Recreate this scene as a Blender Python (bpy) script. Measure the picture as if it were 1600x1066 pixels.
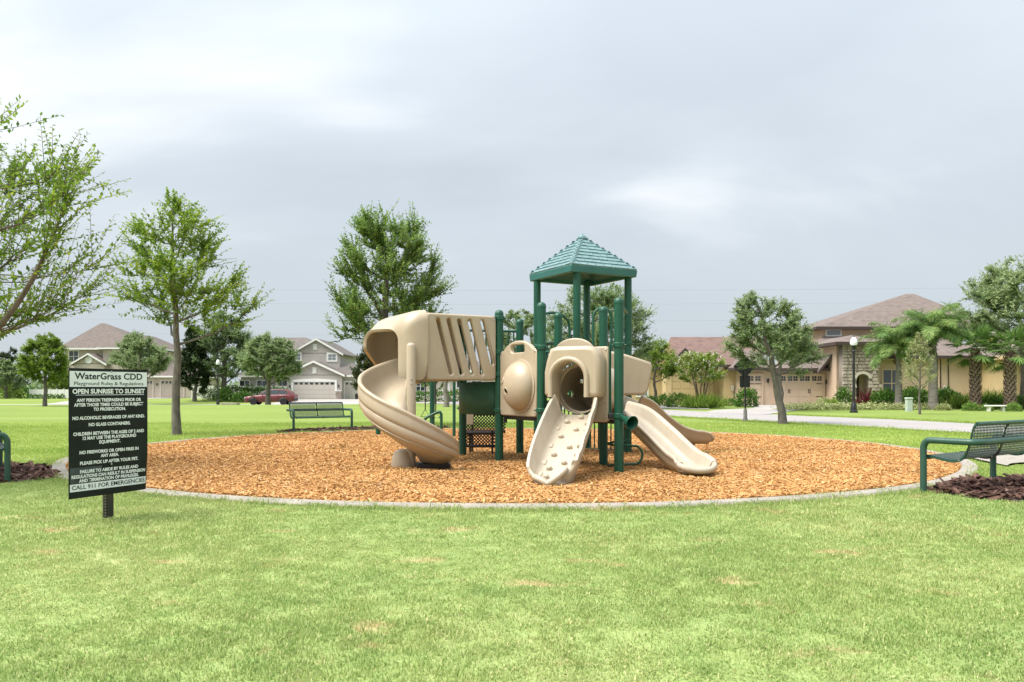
import bpy, bmesh, math, random
import numpy as np
from mathutils import Vector, Matrix

for _o in list(bpy.data.objects):
    bpy.data.objects.remove(_o)
SC = bpy.context.scene
COL = SC.collection
R = math.radians
PI = math.pi

# ------------------------------------------------------------------ camera, sky, sun, exposure
FPX, HOR = 1225.0, 610.0            # focal length and horizon row of a 1600 px wide photograph
cam_d = bpy.data.cameras.new('camera')
cam = bpy.data.objects.new('camera', cam_d)
COL.objects.link(cam)
cam.location = (0, 0, 1.0)
cam.rotation_euler = (R(90), 0, 0)
cam_d.sensor_width = 36
cam_d.lens = 36 * FPX / 1600
cam_d.shift_y = (HOR - 533) / 1600
cam_d.clip_start = 0.05
cam_d.clip_end = 3000
SC.camera = cam

SC.view_settings.view_transform = 'Standard'
SC.view_settings.look = 'None'
SC.view_settings.gamma = 1
SC.view_settings.use_curve_mapping = False
SC.view_settings.exposure = 2.30
SC.render.engine = 'CYCLES'
SC.cycles.max_bounces = 8
SC.cycles.transparent_max_bounces = 8
SC.cycles.use_denoising = True

SUN_EL, SUN_AZ = R(60), R(-112)       # high, from the left
sun_d = bpy.data.lights.new('sun', 'SUN')
sun_d.energy = 1.35
sun_d.angle = R(42)
sun_d.color = (1.0, 0.955, 0.89)
sun = bpy.data.objects.new('sun', sun_d)
COL.objects.link(sun)
SUN_DIR = Vector((math.sin(SUN_AZ) * math.cos(SUN_EL), math.cos(SUN_AZ) * math.cos(SUN_EL), math.sin(SUN_EL)))
sun.rotation_euler = (-SUN_DIR).to_track_quat('-Z', 'Y').to_euler()
sun.location = SUN_DIR * 60

W = bpy.data.worlds.new('World')
SC.world = W
W.use_nodes = True
wn, wl = W.node_tree.nodes, W.node_tree.links
wn.clear()
def WN(t, **k):
    n = wn.new(t)
    for a, b in k.items():
        setattr(n, a, b)
    return n
w_out = WN('ShaderNodeOutputWorld')
w_add = WN('ShaderNodeMixShader')
w_bg1 = WN('ShaderNodeBackground')
w_bg2 = WN('ShaderNodeBackground')
w_sky = WN('ShaderNodeTexSky', sky_type='NISHITA', sun_disc=False, sun_elevation=SUN_EL, sun_rotation=SUN_AZ, dust_density=3.0)
w_bg1.inputs[1].default_value = 0.05
wl.new(w_sky.outputs[0], w_bg1.inputs[0])
w_tc = WN('ShaderNodeTexCoord')
w_sep = WN('ShaderNodeSeparateXYZ')
wl.new(w_tc.outputs['Generated'], w_sep.inputs[0])
w_abs = WN('ShaderNodeMath', operation='MAXIMUM'); w_abs.inputs[1].default_value = 0.0
wl.new(w_sep.outputs[2], w_abs.inputs[0])
w_zp = WN('ShaderNodeMath', operation='ADD'); w_zp.inputs[1].default_value = 0.42
wl.new(w_abs.outputs[0], w_zp.inputs[0])
w_dx = WN('ShaderNodeMath', operation='DIVIDE'); wl.new(w_sep.outputs[0], w_dx.inputs[0]); wl.new(w_zp.outputs[0], w_dx.inputs[1])
w_dy = WN('ShaderNodeMath', operation='DIVIDE'); wl.new(w_sep.outputs[1], w_dy.inputs[0]); wl.new(w_zp.outputs[0], w_dy.inputs[1])
w_cmb = WN('ShaderNodeCombineXYZ')
wl.new(w_dx.outputs[0], w_cmb.inputs[0]); wl.new(w_dy.outputs[0], w_cmb.inputs[1])
w_map = WN('ShaderNodeMapping')
w_map.inputs['Location'].default_value = (7.7, 15.3, 0)
w_map.inputs['Rotation'].default_value = (0, 0, R(-18))
w_map.inputs['Scale'].default_value = (0.95, 1.7, 1)
wl.new(w_cmb.outputs[0], w_map.inputs[0])
w_n1 = WN('ShaderNodeTexNoise')
w_n1.inputs['Scale'].default_value = 1.0
w_n1.inputs['Detail'].default_value = 7
w_n1.inputs['Roughness'].default_value = 0.46
w_n1.inputs['Distortion'].default_value = 0.35
wl.new(w_map.outputs[0], w_n1.inputs['Vector'])
w_rmp = WN('ShaderNodeValToRGB')
cr = w_rmp.color_ramp
cr.elements[0].position = 0.38; cr.elements[0].color = (0.112, 0.124, 0.136, 1)
cr.elements[1].position = 0.70; cr.elements[1].color = (0.194, 0.199, 0.203, 1)
e = cr.elements.new(0.53); e.color = (0.128, 0.141, 0.152, 1)
# cloud forms melt into an even veil towards the horizon
w_fd = WN('ShaderNodeMapRange', interpolation_type='SMOOTHSTEP')
w_fd.inputs['From Min'].default_value = 0.03
w_fd.inputs['From Max'].default_value = 0.26
wl.new(w_abs.outputs[0], w_fd.inputs['Value'])
w_mx = WN('ShaderNodeMix', data_type='FLOAT')
w_mx.inputs[2].default_value = 0.50
wl.new(w_fd.outputs[0], w_mx.inputs[0]); wl.new(w_n1.outputs[0], w_mx.inputs[3])
wl.new(w_mx.outputs[0], w_rmp.inputs[0])
# an overcast dome: brighter towards the zenith
w_gr = WN('ShaderNodeMapRange')
w_gr.inputs['From Min'].default_value = 0.0
w_gr.inputs['From Max'].default_value = 1.0
w_gr.inputs['To Min'].default_value = 1.0
w_gr.inputs['To Max'].default_value = 2.7
w_sq = WN('ShaderNodeMath', operation='POWER'); w_sq.inputs[1].default_value = 1.8
wl.new(w_abs.outputs[0], w_sq.inputs[0]); wl.new(w_sq.outputs[0], w_gr.inputs['Value'])
wl.new(w_rmp.outputs[0], w_bg2.inputs[0])
wl.new(w_gr.outputs[0], w_bg2.inputs[1])
w_add.inputs[0].default_value = 0.93
wl.new(w_bg1.outputs[0], w_add.inputs[1])
wl.new(w_bg2.outputs[0], w_add.inputs[2])
wl.new(w_add.outputs[0], w_out.inputs[0])

# ------------------------------------------------------------------ helpers
def gz(x, y):
    """height of the lawn: flat, with a shallow dip to the far street on the left"""
    def ss(a, b, t):
        t = np.clip((t - a) / (b - a), 0, 1)
        return t * t * (3 - 2 * t)
    x = np.asarray(x, float); y = np.asarray(y, float)
    return -0.45 * ss(52, 76, y) * (1 - ss(80, 89, y)) * (1 - ss(-16, -7, x))
def G(px, py):
    """point of the flat ground seen at a pixel of the 1600 px photograph"""
    Y = FPX / (py - HOR)
    return ((px - 800) / FPX * Y, Y)
def AT(px, py, Y):
    return ((px - 800) / FPX * Y, Y, 1 - (py - HOR) / FPX * Y)

class MB:
    def __init__(s):
        s.v = []; s.f = []
    def add(s, vs, fs):
        o = len(s.v)
        s.v += [tuple(p) for p in vs]
        s.f += [tuple(i + o for i in f) for f in fs]
        return s
    def box(s, c, d, rz=0, M=None):
        cx, cy, cz = c; a, b, h = d[0] / 2, d[1] / 2, d[2] / 2
        co, si = math.cos(rz), math.sin(rz)
        vs = []
        for z in (-h, h):
            for x, y in ((-a, -b), (a, -b), (a, b), (-a, b)):
                vs.append((cx + x * co - y * si, cy + x * si + y * co, cz + z))
        if M: vs = [M @ Vector(p) for p in vs]
        return s.add(vs, [(3, 2, 1, 0), (4, 5, 6, 7), (0, 1, 5, 4), (1, 2, 6, 5), (2, 3, 7, 6), (3, 0, 4, 7)])
    def b2(s, x0, x1, y0, y1, z0, z1):
        return s.box(((x0 + x1) / 2, (y0 + y1) / 2, (z0 + z1) / 2), (abs(x1 - x0), abs(y1 - y0), abs(z1 - z0)))
    def tube(s, pts, r, n=8, cap=True, closed=False):
        pts = [Vector(p) for p in pts]
        N = len(pts)
        rs = r if hasattr(r, '__len__') else [r] * N
        T = []
        for i in range(N):
            a = pts[(i - 1) % N] if (closed or i > 0) else pts[i]
            b = pts[(i + 1) % N] if (closed or i < N - 1) else pts[i]
            t = (b - a)
            T.append(t.normalized() if t.length > 1e-9 else Vector((0, 0, 1)))
        ref = Vector((0, 0, 1)) if abs(T[0].z) < 0.9 else Vector((1, 0, 0))
        A = (ref - T[0] * ref.dot(T[0])).normalized()
        vs = []
        for i in range(N):
            A = (A - T[i] * A.dot(T[i]))
            A = A.normalized() if A.length > 1e-6 else T[i].orthogonal().normalized()
            B = T[i].cross(A)
            for k in range(n):
                q = 2 * PI * k / n
                vs.append(pts[i] + (A * math.cos(q) + B * math.sin(q)) * rs[i])
        fs = []
        M_ = N if closed else N - 1
        for i in range(M_):
            j = (i + 1) % N
            for k in range(n):
                l = (k + 1) % n
                fs.append((i * n + k, i * n + l, j * n + l, j * n + k))
        if cap and not closed:
            fs.append(tuple(range(n - 1, -1, -1)))
            fs.append(tuple(range((N - 1) * n, N * n)))
        return s.add(vs, fs)
    def lathe(s, prof, c=(0, 0, 0), n=16, axis=None):
        """prof: list of (radius, height)"""
        M = Matrix.Translation(Vector(c))
        if axis is not None:
            M = M @ Vector(axis).to_track_quat('Z', 'Y').to_matrix().to_4x4()
        vs = []
        for r_, h in prof:
            for k in range(n):
                q = 2 * PI * k / n
                vs.append(M @ Vector((r_ * math.cos(q), r_ * math.sin(q), h)))
        fs = []
        for i in range(len(prof) - 1):
            for k in range(n):
                l = (k + 1) % n
                fs.append((i * n + k, i * n + l, (i + 1) * n + l, (i + 1) * n + k))
        if prof[0][0] > 1e-4: fs.append(tuple(range(n - 1, -1, -1)))
        if prof[-1][0] > 1e-4: fs.append(tuple(range((len(prof) - 1) * n, len(prof) * n)))
        return s.add(vs, fs)
    def sweep(s, path, secs, cap=True):
        """closed sections (side, up) carried along a path"""
        P = [Vector(p) for p in path]; N = len(P); M_ = len(secs[0])
        vs = []
        for i in range(N):
            t = (P[min(i + 1, N - 1)] - P[max(i - 1, 0)]).normalized()
            sd = t.cross(Vector((0, 0, 1))).normalized()
            up = sd.cross(t)
            for a, b in secs[i]:
                vs.append(P[i] + sd * a + up * b)
        fs = []
        for i in range(N - 1):
            for k in range(M_):
                l = (k + 1) % M_
                fs.append((i * M_ + k, i * M_ + l, (i + 1) * M_ + l, (i + 1) * M_ + k))
        if cap:
            fs.append(tuple(range(M_)))
            fs.append(tuple(range(N * M_ - 1, (N - 1) * M_ - 1, -1)))
        return s.add(vs, fs)
    def mesh(s, name):
        me = bpy.data.meshes.new(name)
        me.from_pydata(s.v, [], s.f)
        return me
    def build(s, name, m, parent=None, smooth=40, bevel=0, seg=2, fix=True):
        me = s.mesh(name)
        if fix:
            bm = bmesh.new(); bm.from_mesh(me)
            bmesh.ops.recalc_face_normals(bm, faces=bm.faces)
            bm.to_mesh(me); bm.free()
        return put(name, me, m, parent, smooth, bevel, seg)

def put(name, me, m, parent=None, smooth=40, bevel=0, seg=2):
    if smooth and len(me.polygons):
        me.shade_smooth()
        me.set_sharp_from_angle(angle=R(smooth))
    if m is not None and not len(me.materials):
        me.materials.append(m)
    o = bpy.data.objects.new(name, me)
    COL.objects.link(o)
    if parent is not None:
        o.parent = parent
    if bevel:
        b = o.modifiers.new('bevel', 'BEVEL')
        b.width = bevel; b.segments = seg; b.limit_method = 'ANGLE'; b.angle_limit = R(35)
    return o

def tag(o, label=None, cat=None, group=None, kind=None):
    if label: o['label'] = label
    if cat: o['category'] = cat
    if group: o['group'] = group
    if kind: o['kind'] = kind
    return o
def thing(name, label, cat, loc=(0, 0, 0), rz=0, group=None):
    o = bpy.data.objects.new(name, None)
    o.empty_display_size = 0.1
    COL.objects.link(o)
    o.location = loc
    o.rotation_euler = (0, 0, rz)
    return tag(o, label, cat, group)
def copy_tree(o, parent=None):
    c = o.copy(); COL.objects.link(c)
    if parent is not None: c.parent = parent
    for ch in list(o.children):
        copy_tree(ch, c)
    return c

def plate_mesh(name, outer, holes, thick, bev=0.0):
    """a slab in the XY plane with real openings, rounded rims"""
    cu = bpy.data.curves.new(name, 'CURVE')
    cu.dimensions = '2D'; cu.fill_mode = 'BOTH'
    cu.extrude = max(thick / 2 - bev, 0.0001); cu.bevel_depth = bev; cu.bevel_resolution = 2
    cu.offset = -bev
    for lp in [outer] + list(holes):
        sp = cu.splines.new('POLY')
        sp.points.add(len(lp) - 1)
        for i, (x, y) in enumerate(lp):
            sp.points[i].co = (x, y, 0, 1)
        sp.use_cyclic_u = True
    ob = bpy.data.objects.new(name, cu)
    me = bpy.data.meshes.new_from_object(ob)
    bpy.data.objects.remove(ob); bpy.data.curves.remove(cu)
    me.materials.clear()
    return me
def rrect(x0, x1, y0, y1, r, n=5):
    pts = []
    for cx, cy, a in ((x1 - r, y1 - r, 0), (x0 + r, y1 - r, 90), (x0 + r, y0 + r, 180), (x1 - r, y0 + r, 270)):
        for k in range(n + 1):
            q = R(a + 90 * k / n)
            pts.append((cx + r * math.cos(q), cy + r * math.sin(q)))
    return pts
def disc(cx, cy, rx, ry=None, n=24):
    ry = ry or rx
    return [(cx + rx * math.cos(2 * PI * k / n), cy + ry * math.sin(2 * PI * k / n)) for k in range(n)]
def frame(o, ex, ey):
    """matrix that takes x,y,z to o + x*ex + y*ey + z*(ex x ey)"""
    ex = Vector(ex).normalized(); ey = Vector(ey).normalized(); ez = ex.cross(ey)
    M = Matrix((ex, ey, ez)).transposed().to_4x4()
    M.translation = Vector(o)
    return M
def np_mesh(name, V, F, attrs=None):
    V = np.ascontiguousarray(V, np.float32); F = np.ascontiguousarray(F, np.int32)
    me = bpy.data.meshes.new(name)
    me.vertices.add(len(V)); me.vertices.foreach_set('co', V.ravel())
    k = F.shape[1]
    me.loops.add(F.size); me.loops.foreach_set('vertex_index', F.ravel())
    me.polygons.add(len(F))
    me.polygons.foreach_set('loop_start', np.arange(len(F), dtype=np.int32) * k)
    for n_, a in (attrs or {}).items():
        at = me.attributes.new(n_, 'FLOAT', 'FACE')
        at.data.foreach_set('value', np.ascontiguousarray(a, np.float32))
    me.update(calc_edges=True)
    me.validate()
    return me
def smoothpath(pts, n=8):
    """Catmull-Rom"""
    P = [np.array(p, float) for p in pts]
    P = [2 * P[0] - P[1]] + P + [2 * P[-1] - P[-2]]
    out = []
    for i in range(1, len(P) - 2):
        for k in range(n):
            t = k / n
            a, b, c, d = P[i - 1], P[i], P[i + 1], P[i + 2]
            out.append(0.5 * (2 * b + (c - a) * t + (2 * a - 5 * b + 4 * c - d) * t * t + (3 * b - a - 3 * c + d) * t ** 3))
    out.append(P[-2])
    return [tuple(p) for p in out]

# ------------------------------------------------------------------ materials
def nodes(m):
    return m.node_tree.nodes, m.node_tree.links
def mat(name, col, rough=0.6, var=0.0, vscale=3.0, bump=0.0, bscale=60.0, spec=0.5, metal=0.0, col2=None, coat=0.0, dirt=0.0, stretch=None):
    m = bpy.data.materials.new(name); m.use_nodes = True
    n, l = nodes(m)
    p = n['Principled BSDF']
    p.inputs['Base Color'].default_value = (*col, 1)
    p.inputs['Roughness'].default_value = rough
    p.inputs['Specular IOR Level'].default_value = spec
    p.inputs['Metallic'].default_value = metal
    p.inputs['Coat Weight'].default_value = coat
    g = n.new('ShaderNodeNewGeometry')
    src = g.outputs['Position']
    if stretch:
        mp = n.new('ShaderNodeMapping'); mp.inputs['Scale'].default_value = stretch
        l.new(src, mp.inputs[0]); src = mp.outputs[0]
    if var or col2:
        t = n.new('ShaderNodeTexNoise'); t.inputs['Scale'].default_value = vscale
        t.inputs['Detail'].default_value = 6; t.inputs['Roughness'].default_value = 0.65
        l.new(src, t.inputs['Vector'])
        r_ = n.new('ShaderNodeValToRGB')
        c2 = col2 or tuple(c * (1 - var) for c in col)
        c1 = col if col2 else tuple(min(1, c * (1 + var)) for c in col)
        r_.color_ramp.elements[0].position = 0.33; r_.color_ramp.elements[0].color = (*c2, 1)
        r_.color_ramp.elements[1].position = 0.67; r_.color_ramp.elements[1].color = (*c1, 1)
        l.new(t.outputs[0], r_.inputs[0]); l.new(r_.outputs[0], p.inputs['Base Color'])
        mr = n.new('ShaderNodeMapRange'); mr.inputs['To Min'].default_value = min(1, rough + 0.1); mr.inputs['To Max'].default_value = max(0.05, rough - 0.08)
        l.new(t.outputs[0], mr.inputs['Value']); l.new(mr.outputs[0], p.inputs['Roughness'])
    if bump:
        t2 = n.new('ShaderNodeTexNoise'); t2.inputs['Scale'].default_value = bscale; t2.inputs['Detail'].default_value = 4
        l.new(src, t2.inputs['Vector'])
        b = n.new('ShaderNodeBump'); b.inputs['Strength'].default_value = bump; b.inputs['Distance'].default_value = 0.01
        l.new(t2.outputs[0], b.inputs['Height']); l.new(b.outputs[0], p.inputs['Normal'])
    return m
def leaf_mat(name, cols, trans=0.35, rough=0.55):
    """cols: dark to light, picked per leaf by its 'var' attribute"""
    m = bpy.data.materials.new(name); m.use_nodes = True
    n, l = nodes(m)
    p = n['Principled BSDF']
    a = n.new('ShaderNodeAttribute'); a.attribute_name = 'var'
    r_ = n.new('ShaderNodeValToRGB')
    els = r_.color_ramp.elements
    els[0].position = 0; els[0].color = (*cols[0], 1)
    els[1].position = 1; els[1].color = (*cols[-1], 1)
    for i, c in enumerate(cols[1:-1]):
        e = els.new((i + 1) / (len(cols) - 1)); e.color = (*c, 1)
    l.new(a.outputs['Fac'], r_.inputs[0])
    l.new(r_.outputs[0], p.inputs['Base Color'])
    p.inputs['Roughness'].default_value = rough
    p.inputs['Specular IOR Level'].default_value = 0.2
    tr = n.new('ShaderNodeBsdfTranslucent')
    l.new(r_.outputs[0], tr.inputs[0])
    mx = n.new('ShaderNodeMixShader'); mx.inputs[0].default_value = trans
    l.new(p.outputs[0], mx.inputs[1]); l.new(tr.outputs[0], mx.inputs[2])
    l.new(mx.outputs[0], n['Material Output'].inputs[0])
    return m

def ramp_node(n, stops):
    r_ = n.new('ShaderNodeValToRGB')
    els = r_.color_ramp.elements
    els[0].position = stops[0][0]; els[0].color = (*stops[0][1], 1)
    els[1].position = stops[-1][0]; els[1].color = (*stops[-1][1], 1)
    for p_, c in stops[1:-1]:
        e = els.new(p_); e.color = (*c, 1)
    return r_
def noise_node(n, l, src, scale, detail=4, rough=0.6, stretch=None, loc=(0, 0, 0)):
    mp = n.new('ShaderNodeMapping'); mp.inputs['Scale'].default_value = stretch or (1, 1, 1); mp.inputs['Location'].default_value = loc
    l.new(src, mp.inputs[0])
    t = n.new('ShaderNodeTexNoise'); t.inputs['Scale'].default_value = scale; t.inputs['Detail'].default_value = detail; t.inputs['Roughness'].default_value = rough
    l.new(mp.outputs[0], t.inputs['Vector'])
    return t
def mixc(n, l, fac, a, b):
    x = n.new('ShaderNodeMix'); x.data_type = 'RGBA'
    for sock, v in ((x.inputs[0], fac), (x.inputs[6], a), (x.inputs[7], b)):
        if hasattr(v, 'links') or isinstance(v, bpy.types.NodeSocket): l.new(v, sock)
        else: sock.default_value = v if not isinstance(v, tuple) else (*v, 1)
    return x.outputs[2]
LAWN_NEAR = (0.128, 0.172, 0.046)
def lawn_colour(n, l, blade=False):
    """patchy turf colour from the place on the ground: greener and yellower swathes, straw patches, brighter lush turf beyond the playground"""
    g = n.new('ShaderNodeNewGeometry'); P = g.outputs['Position']
    big = noise_node(n, l, P, 0.55, 4, 0.55)
    lk = 1.38 if blade else 0.90
    c = ramp_node(n, [(0.3, (0.235, 0.345, 0.108)), (0.5, (0.330, 0.420, 0.142)), (0.7, (0.440, 0.475, 0.205))])
    l.new(big.outputs[0], c.inputs[0])
    fine = noise_node(n, l, P, 5.0, 5, 0.7)
    c2 = ramp_node(n, [(0.3, (0.235, 0.345, 0.112)), (0.72, (0.430, 0.465, 0.200))])
    l.new(fine.outputs[0], c2.inputs[0])
    col = mixc(n, l, 0.45, c.outputs[0], c2.outputs[0])
    # dry straw patches
    st = noise_node(n, l, P, 2.1, 5, 0.66, (0.75, 1.25, 1), (7.3, 2.2, 0))
    sr = ramp_node(n, [(0.60, (0, 0, 0)), (0.71, (0.8, 0.8, 0.8))])
    l.new(st.outputs[0], sr.inputs[0])
    sp = n.new('ShaderNodeSeparateXYZ'); l.new(P, sp.inputs[0])
    near = n.new('ShaderNodeMapRange'); near.inputs['From Min'].default_value = 7.5; near.inputs['From Max'].default_value = 12.0
    near.inputs['To Min'].default_value = 1; near.inputs['To Max'].default_value = 0
    l.new(sp.outputs[1], near.inputs['Value'])
    mu = n.new('ShaderNodeMath'); mu.operation = 'MULTIPLY'
    l.new(sr.outputs[0], mu.inputs[0]); l.new(near.outputs[0], mu.inputs[1])
    col = mixc(n, l, mu.outputs[0], col, (0.62, 0.45, 0.28))
    # lush watered turf further off
    lush = noise_node(n, l, P, 0.16, 3, 0.5, (0.6, 2.2, 1))
    lc = ramp_node(n, [(0.35, tuple(lk * c_ for c_ in (0.205, 0.288, 0.058))), (0.65, tuple(lk * c_ for c_ in (0.275, 0.350, 0.085)))])
    l.new(lush.outputs[0], lc.inputs[0])
    far = n.new('ShaderNodeMath'); far.operation = 'SUBTRACT'; far.inputs[0].default_value = 1
    l.new(near.outputs[0], far.inputs[1])
    fm = n.new('ShaderNodeMath'); fm.operation = 'MULTIPLY'; fm.inputs[1].default_value = 0.92
    l.new(far.outputs[0], fm.inputs[0])
    col = mixc(n, l, fm.outputs[0], col, lc.outputs[0])
    return col, fine, P

m_lawn = bpy.data.materials.new('lawn'); m_lawn.use_nodes = True
n, l = nodes(m_lawn)
col, fine, P = lawn_colour(n, l)
spk = noise_node(n, l, P, 45, 3, 0.7)
spr = ramp_node(n, [(0.35, (0.72, 0.74, 0.66)), (0.65, (1.0, 1.0, 1.0))])
l.new(spk.outputs[0], spr.inputs[0])
mm = n.new('ShaderNodeMix'); mm.data_type = 'RGBA'; mm.blend_type = 'MULTIPLY'; mm.inputs[0].default_value = 1
l.new(col, mm.inputs[6]); l.new(spr.outputs[0], mm.inputs[7])
l.new(mm.outputs[2], n['Principled BSDF'].inputs['Base Color'])
n['Principled BSDF'].inputs['Roughness'].default_value = 0.9
n['Principled BSDF'].inputs['Specular IOR Level'].default_value = 0.15
bp = n.new('ShaderNodeBump'); bp.inputs['Strength'].default_value = 0.7; bp.inputs['Distance'].default_value = 0.03
l.new(spk.outputs[0], bp.inputs['Height']); l.new(bp.outputs[0], n['Principled BSDF'].inputs['Normal'])

m_blade = bpy.data.materials.new('grass_blade'); m_blade.use_nodes = True
n, l = nodes(m_blade)
col, fine, P = lawn_colour(n, l, True)
a = n.new('ShaderNodeAttribute'); a.attribute_name = 'var'
va = ramp_node(n, [(0.0, (0.72, 0.80, 0.62)), (0.75, (1.12, 1.12, 1.05)), (0.9, (1.45, 1.3, 1.5)), (1.0, (2.0, 1.45, 2.2))])
l.new(a.outputs['Fac'], va.inputs[0])
mm = n.new('ShaderNodeMix'); mm.data_type = 'RGBA'; mm.blend_type = 'MULTIPLY'; mm.inputs[0].default_value = 1
l.new(col, mm.inputs[6]); l.new(va.outputs[0], mm.inputs[7])
l.new(mm.outputs[2], n['Principled BSDF'].inputs['Base Color'])
n['Principled BSDF'].inputs['Roughness'].default_value = 0.6
n['Principled BSDF'].inputs['Specular IOR Level'].default_value = 0.25
tr = n.new('ShaderNodeBsdfTranslucent'); l.new(mm.outputs[2], tr.inputs[0])
mx = n.new('ShaderNodeMixShader'); mx.inputs[0].default_value = 0.4
l.new(n['Principled BSDF'].outputs[0], mx.inputs[1]); l.new(tr.outputs[0], mx.inputs[2])
l.new(mx.outputs[0], n['Material Output'].inputs[0])

def chip_mat(name, stops):
    m = bpy.data.materials.new(name); m.use_nodes = True
    n, l = nodes(m)
    a = n.new('ShaderNodeAttribute'); a.attribute_name = 'tone'; a.attribute_type = 'INSTANCER'
    r_ = ramp_node(n, stops); l.new(a.outputs['Fac'], r_.inputs[0])
    g = n.new('ShaderNodeNewGeometry')
    t = noise_node(n, l, g.outputs['Position'], 140, 3, 0.6)
    tr_ = ramp_node(n, [(0.3, (0.7, 0.7, 0.7)), (0.7, (1.1, 1.1, 1.1))]); l.new(t.outputs[0], tr_.inputs[0])
    mm = n.new('ShaderNodeMix'); mm.data_type = 'RGBA'; mm.blend_type = 'MULTIPLY'; mm.inputs[0].default_value = 1
    l.new(r_.outputs[0], mm.inputs[6]); l.new(tr_.outputs[0], mm.inputs[7])
    ws = noise_node(n, l, g.outputs['Position'], 0.9, 5, 0.65)
    wr = ramp_node(n, [(0.3, (0.80, 0.78, 0.76)), (0.55, (1, 1, 1)), (0.75, (1.1, 1.12, 1.18))]); l.new(ws.outputs[0], wr.inputs[0])
    m3 = n.new('ShaderNodeMix'); m3.data_type = 'RGBA'; m3.blend_type = 'MULTIPLY'; m3.inputs[0].default_value = 1
    l.new(mm.outputs[2], m3.inputs[6]); l.new(wr.outputs[0], m3.inputs[7])
    l.new(m3.outputs[2], n['Principled BSDF'].inputs['Base Color'])
    n['Principled BSDF'].inputs['Roughness'].default_value = 0.8
    n['Principled BSDF'].inputs['Specular IOR Level'].default_value = 0.25
    return m
m_chip = chip_mat('orange_wood_chip', [(0, (0.14, 0.062, 0.026)), (0.07, (0.32, 0.150, 0.048)), (0.35, (0.52, 0.272, 0.092)), (0.75, (0.65, 0.378, 0.150)), (1, (0.76, 0.55, 0.32))])
m_bark = chip_mat('brown_bark_chip', [(0, (0.030, 0.017, 0.014)), (0.45, (0.095, 0.048, 0.036)), (0.8, (0.19, 0.105, 0.080)), (1, (0.36, 0.25, 0.19))])
m_chipbase = mat('wood_chip_base', (0.50, 0.25, 0.085), 0.9, col2=(0.28, 0.125, 0.045), vscale=30, bump=0.8, bscale=60)
m_barkbase = mat('bark_base', (0.07, 0.038, 0.03), 0.95, col2=(0.025, 0.014, 0.012), vscale=25, bump=0.8, bscale=50)
m_conc = mat('kerb_concrete', (0.295, 0.265, 0.228), 0.85, var=0.16, vscale=4, bump=0.3, bscale=120)
m_road = mat('road_pavement', (0.300, 0.278, 0.268), 0.9, var=0.07, vscale=0.8, bump=0.2, bscale=60)
m_drive = mat('driveway_concrete', (0.34, 0.315, 0.30), 0.9, var=0.10, vscale=0.7, bump=0.2, bscale=60)
m_tan = mat('tan_plastic', (0.430, 0.352, 0.252), 0.36, var=0.055, vscale=2.2, bump=0.05, bscale=260)
m_tan2 = mat('pale_worn_plastic', (0.450, 0.386, 0.295), 0.40, var=0.06, vscale=3.0, bump=0.05, bscale=260)
def scuff(m, amt=0.5):
    """faint sun fading, run-off streaks and scratches of the old plastic"""
    n, l = nodes(m); p = n['Principled BSDF']
    src = p.inputs['Base Color'].links[0].from_socket
    g = n.new('ShaderNodeNewGeometry'); P = g.outputs['Position']
    t = noise_node(n, l, P, 9, 5, 0.7, (1.6, 1.6, 0.22))
    r_ = ramp_node(n, [(0.36, (0.80, 0.77, 0.72)), (0.52, (1, 1, 1)), (0.70, (1.07, 1.07, 1.07))]); l.new(t.outputs[0], r_.inputs[0])
    m1 = n.new('ShaderNodeMix'); m1.data_type = 'RGBA'; m1.blend_type = 'MULTIPLY'; m1.inputs[0].default_value = amt
    l.new(src, m1.inputs[6]); l.new(r_.outputs[0], m1.inputs[7])
    t2 = noise_node(n, l, P, 55, 3, 0.8, (1, 0.12, 0.5))
    r2 = ramp_node(n, [(0.70, (0, 0, 0)), (0.76, (1, 1, 1))]); l.new(t2.outputs[0], r2.inputs[0])
    m2 = n.new('ShaderNodeMath'); m2.operation = 'MULTIPLY'; m2.inputs[1].default_value = 0.35 * amt; l.new(r2.outputs[0], m2.inputs[0])
    c = mixc(n, l, m2.outputs[0], m1.outputs[2], (0.70, 0.64, 0.55))
    l.new(c, p.inputs['Base Color'])
scuff(m_tan, 0.2); scuff(m_tan2, 0.3)
m_tanin = mat('tan_plastic_rubbed', (0.50, 0.385, 0.26), 0.22, col2=(0.60, 0.50, 0.38), vscale=3.5)
m_green = mat('green_post_paint', (0.004, 0.068, 0.036), 0.42, var=0.14, vscale=5, bump=0.03, bscale=300)
m_green2 = mat('green_panel', (0.030, 0.110, 0.066), 0.6, var=0.15, vscale=6, bump=0.2, bscale=160)
m_teal = mat('teal_roof_plastic', (0.028, 0.128, 0.118), 0.42, var=0.12, vscale=4, bump=0.03, bscale=200)
m_shin = mat('teal_roof_shingle', (0.150, 0.255, 0.265), 0.30, var=0.16, vscale=9, bump=0.06, bscale=180)
m_bench = mat('bench_green_coating', (0.026, 0.078, 0.056), 0.38, var=0.12, vscale=9, bump=0.06, bscale=400)
m_mesh = mat('bench_mesh_coating', (0.060, 0.090, 0.074), 0.45, var=0.1, vscale=9)
m_black = mat('black_metal', (0.012, 0.013, 0.015), 0.4, var=0.2, vscale=8)
m_deck = mat('brown_deck_coating', (0.028, 0.020, 0.017), 0.55, var=0.2, vscale=12)
m_steel = mat('steel_bolt', (0.45, 0.45, 0.45), 0.35, metal=1.0)
m_signblk = mat('sign_black', (0.007, 0.010, 0.009), 0.45, col2=(0.016, 0.021, 0.018), vscale=5, spec=0.2)
m_signwht = mat('sign_white', (0.74, 0.77, 0.80), 0.4, var=0.06, vscale=8)
m_signpost = mat('sign_post_metal', (0.016, 0.018, 0.018), 0.45, col2=(0.05, 0.035, 0.02), vscale=9)
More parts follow.
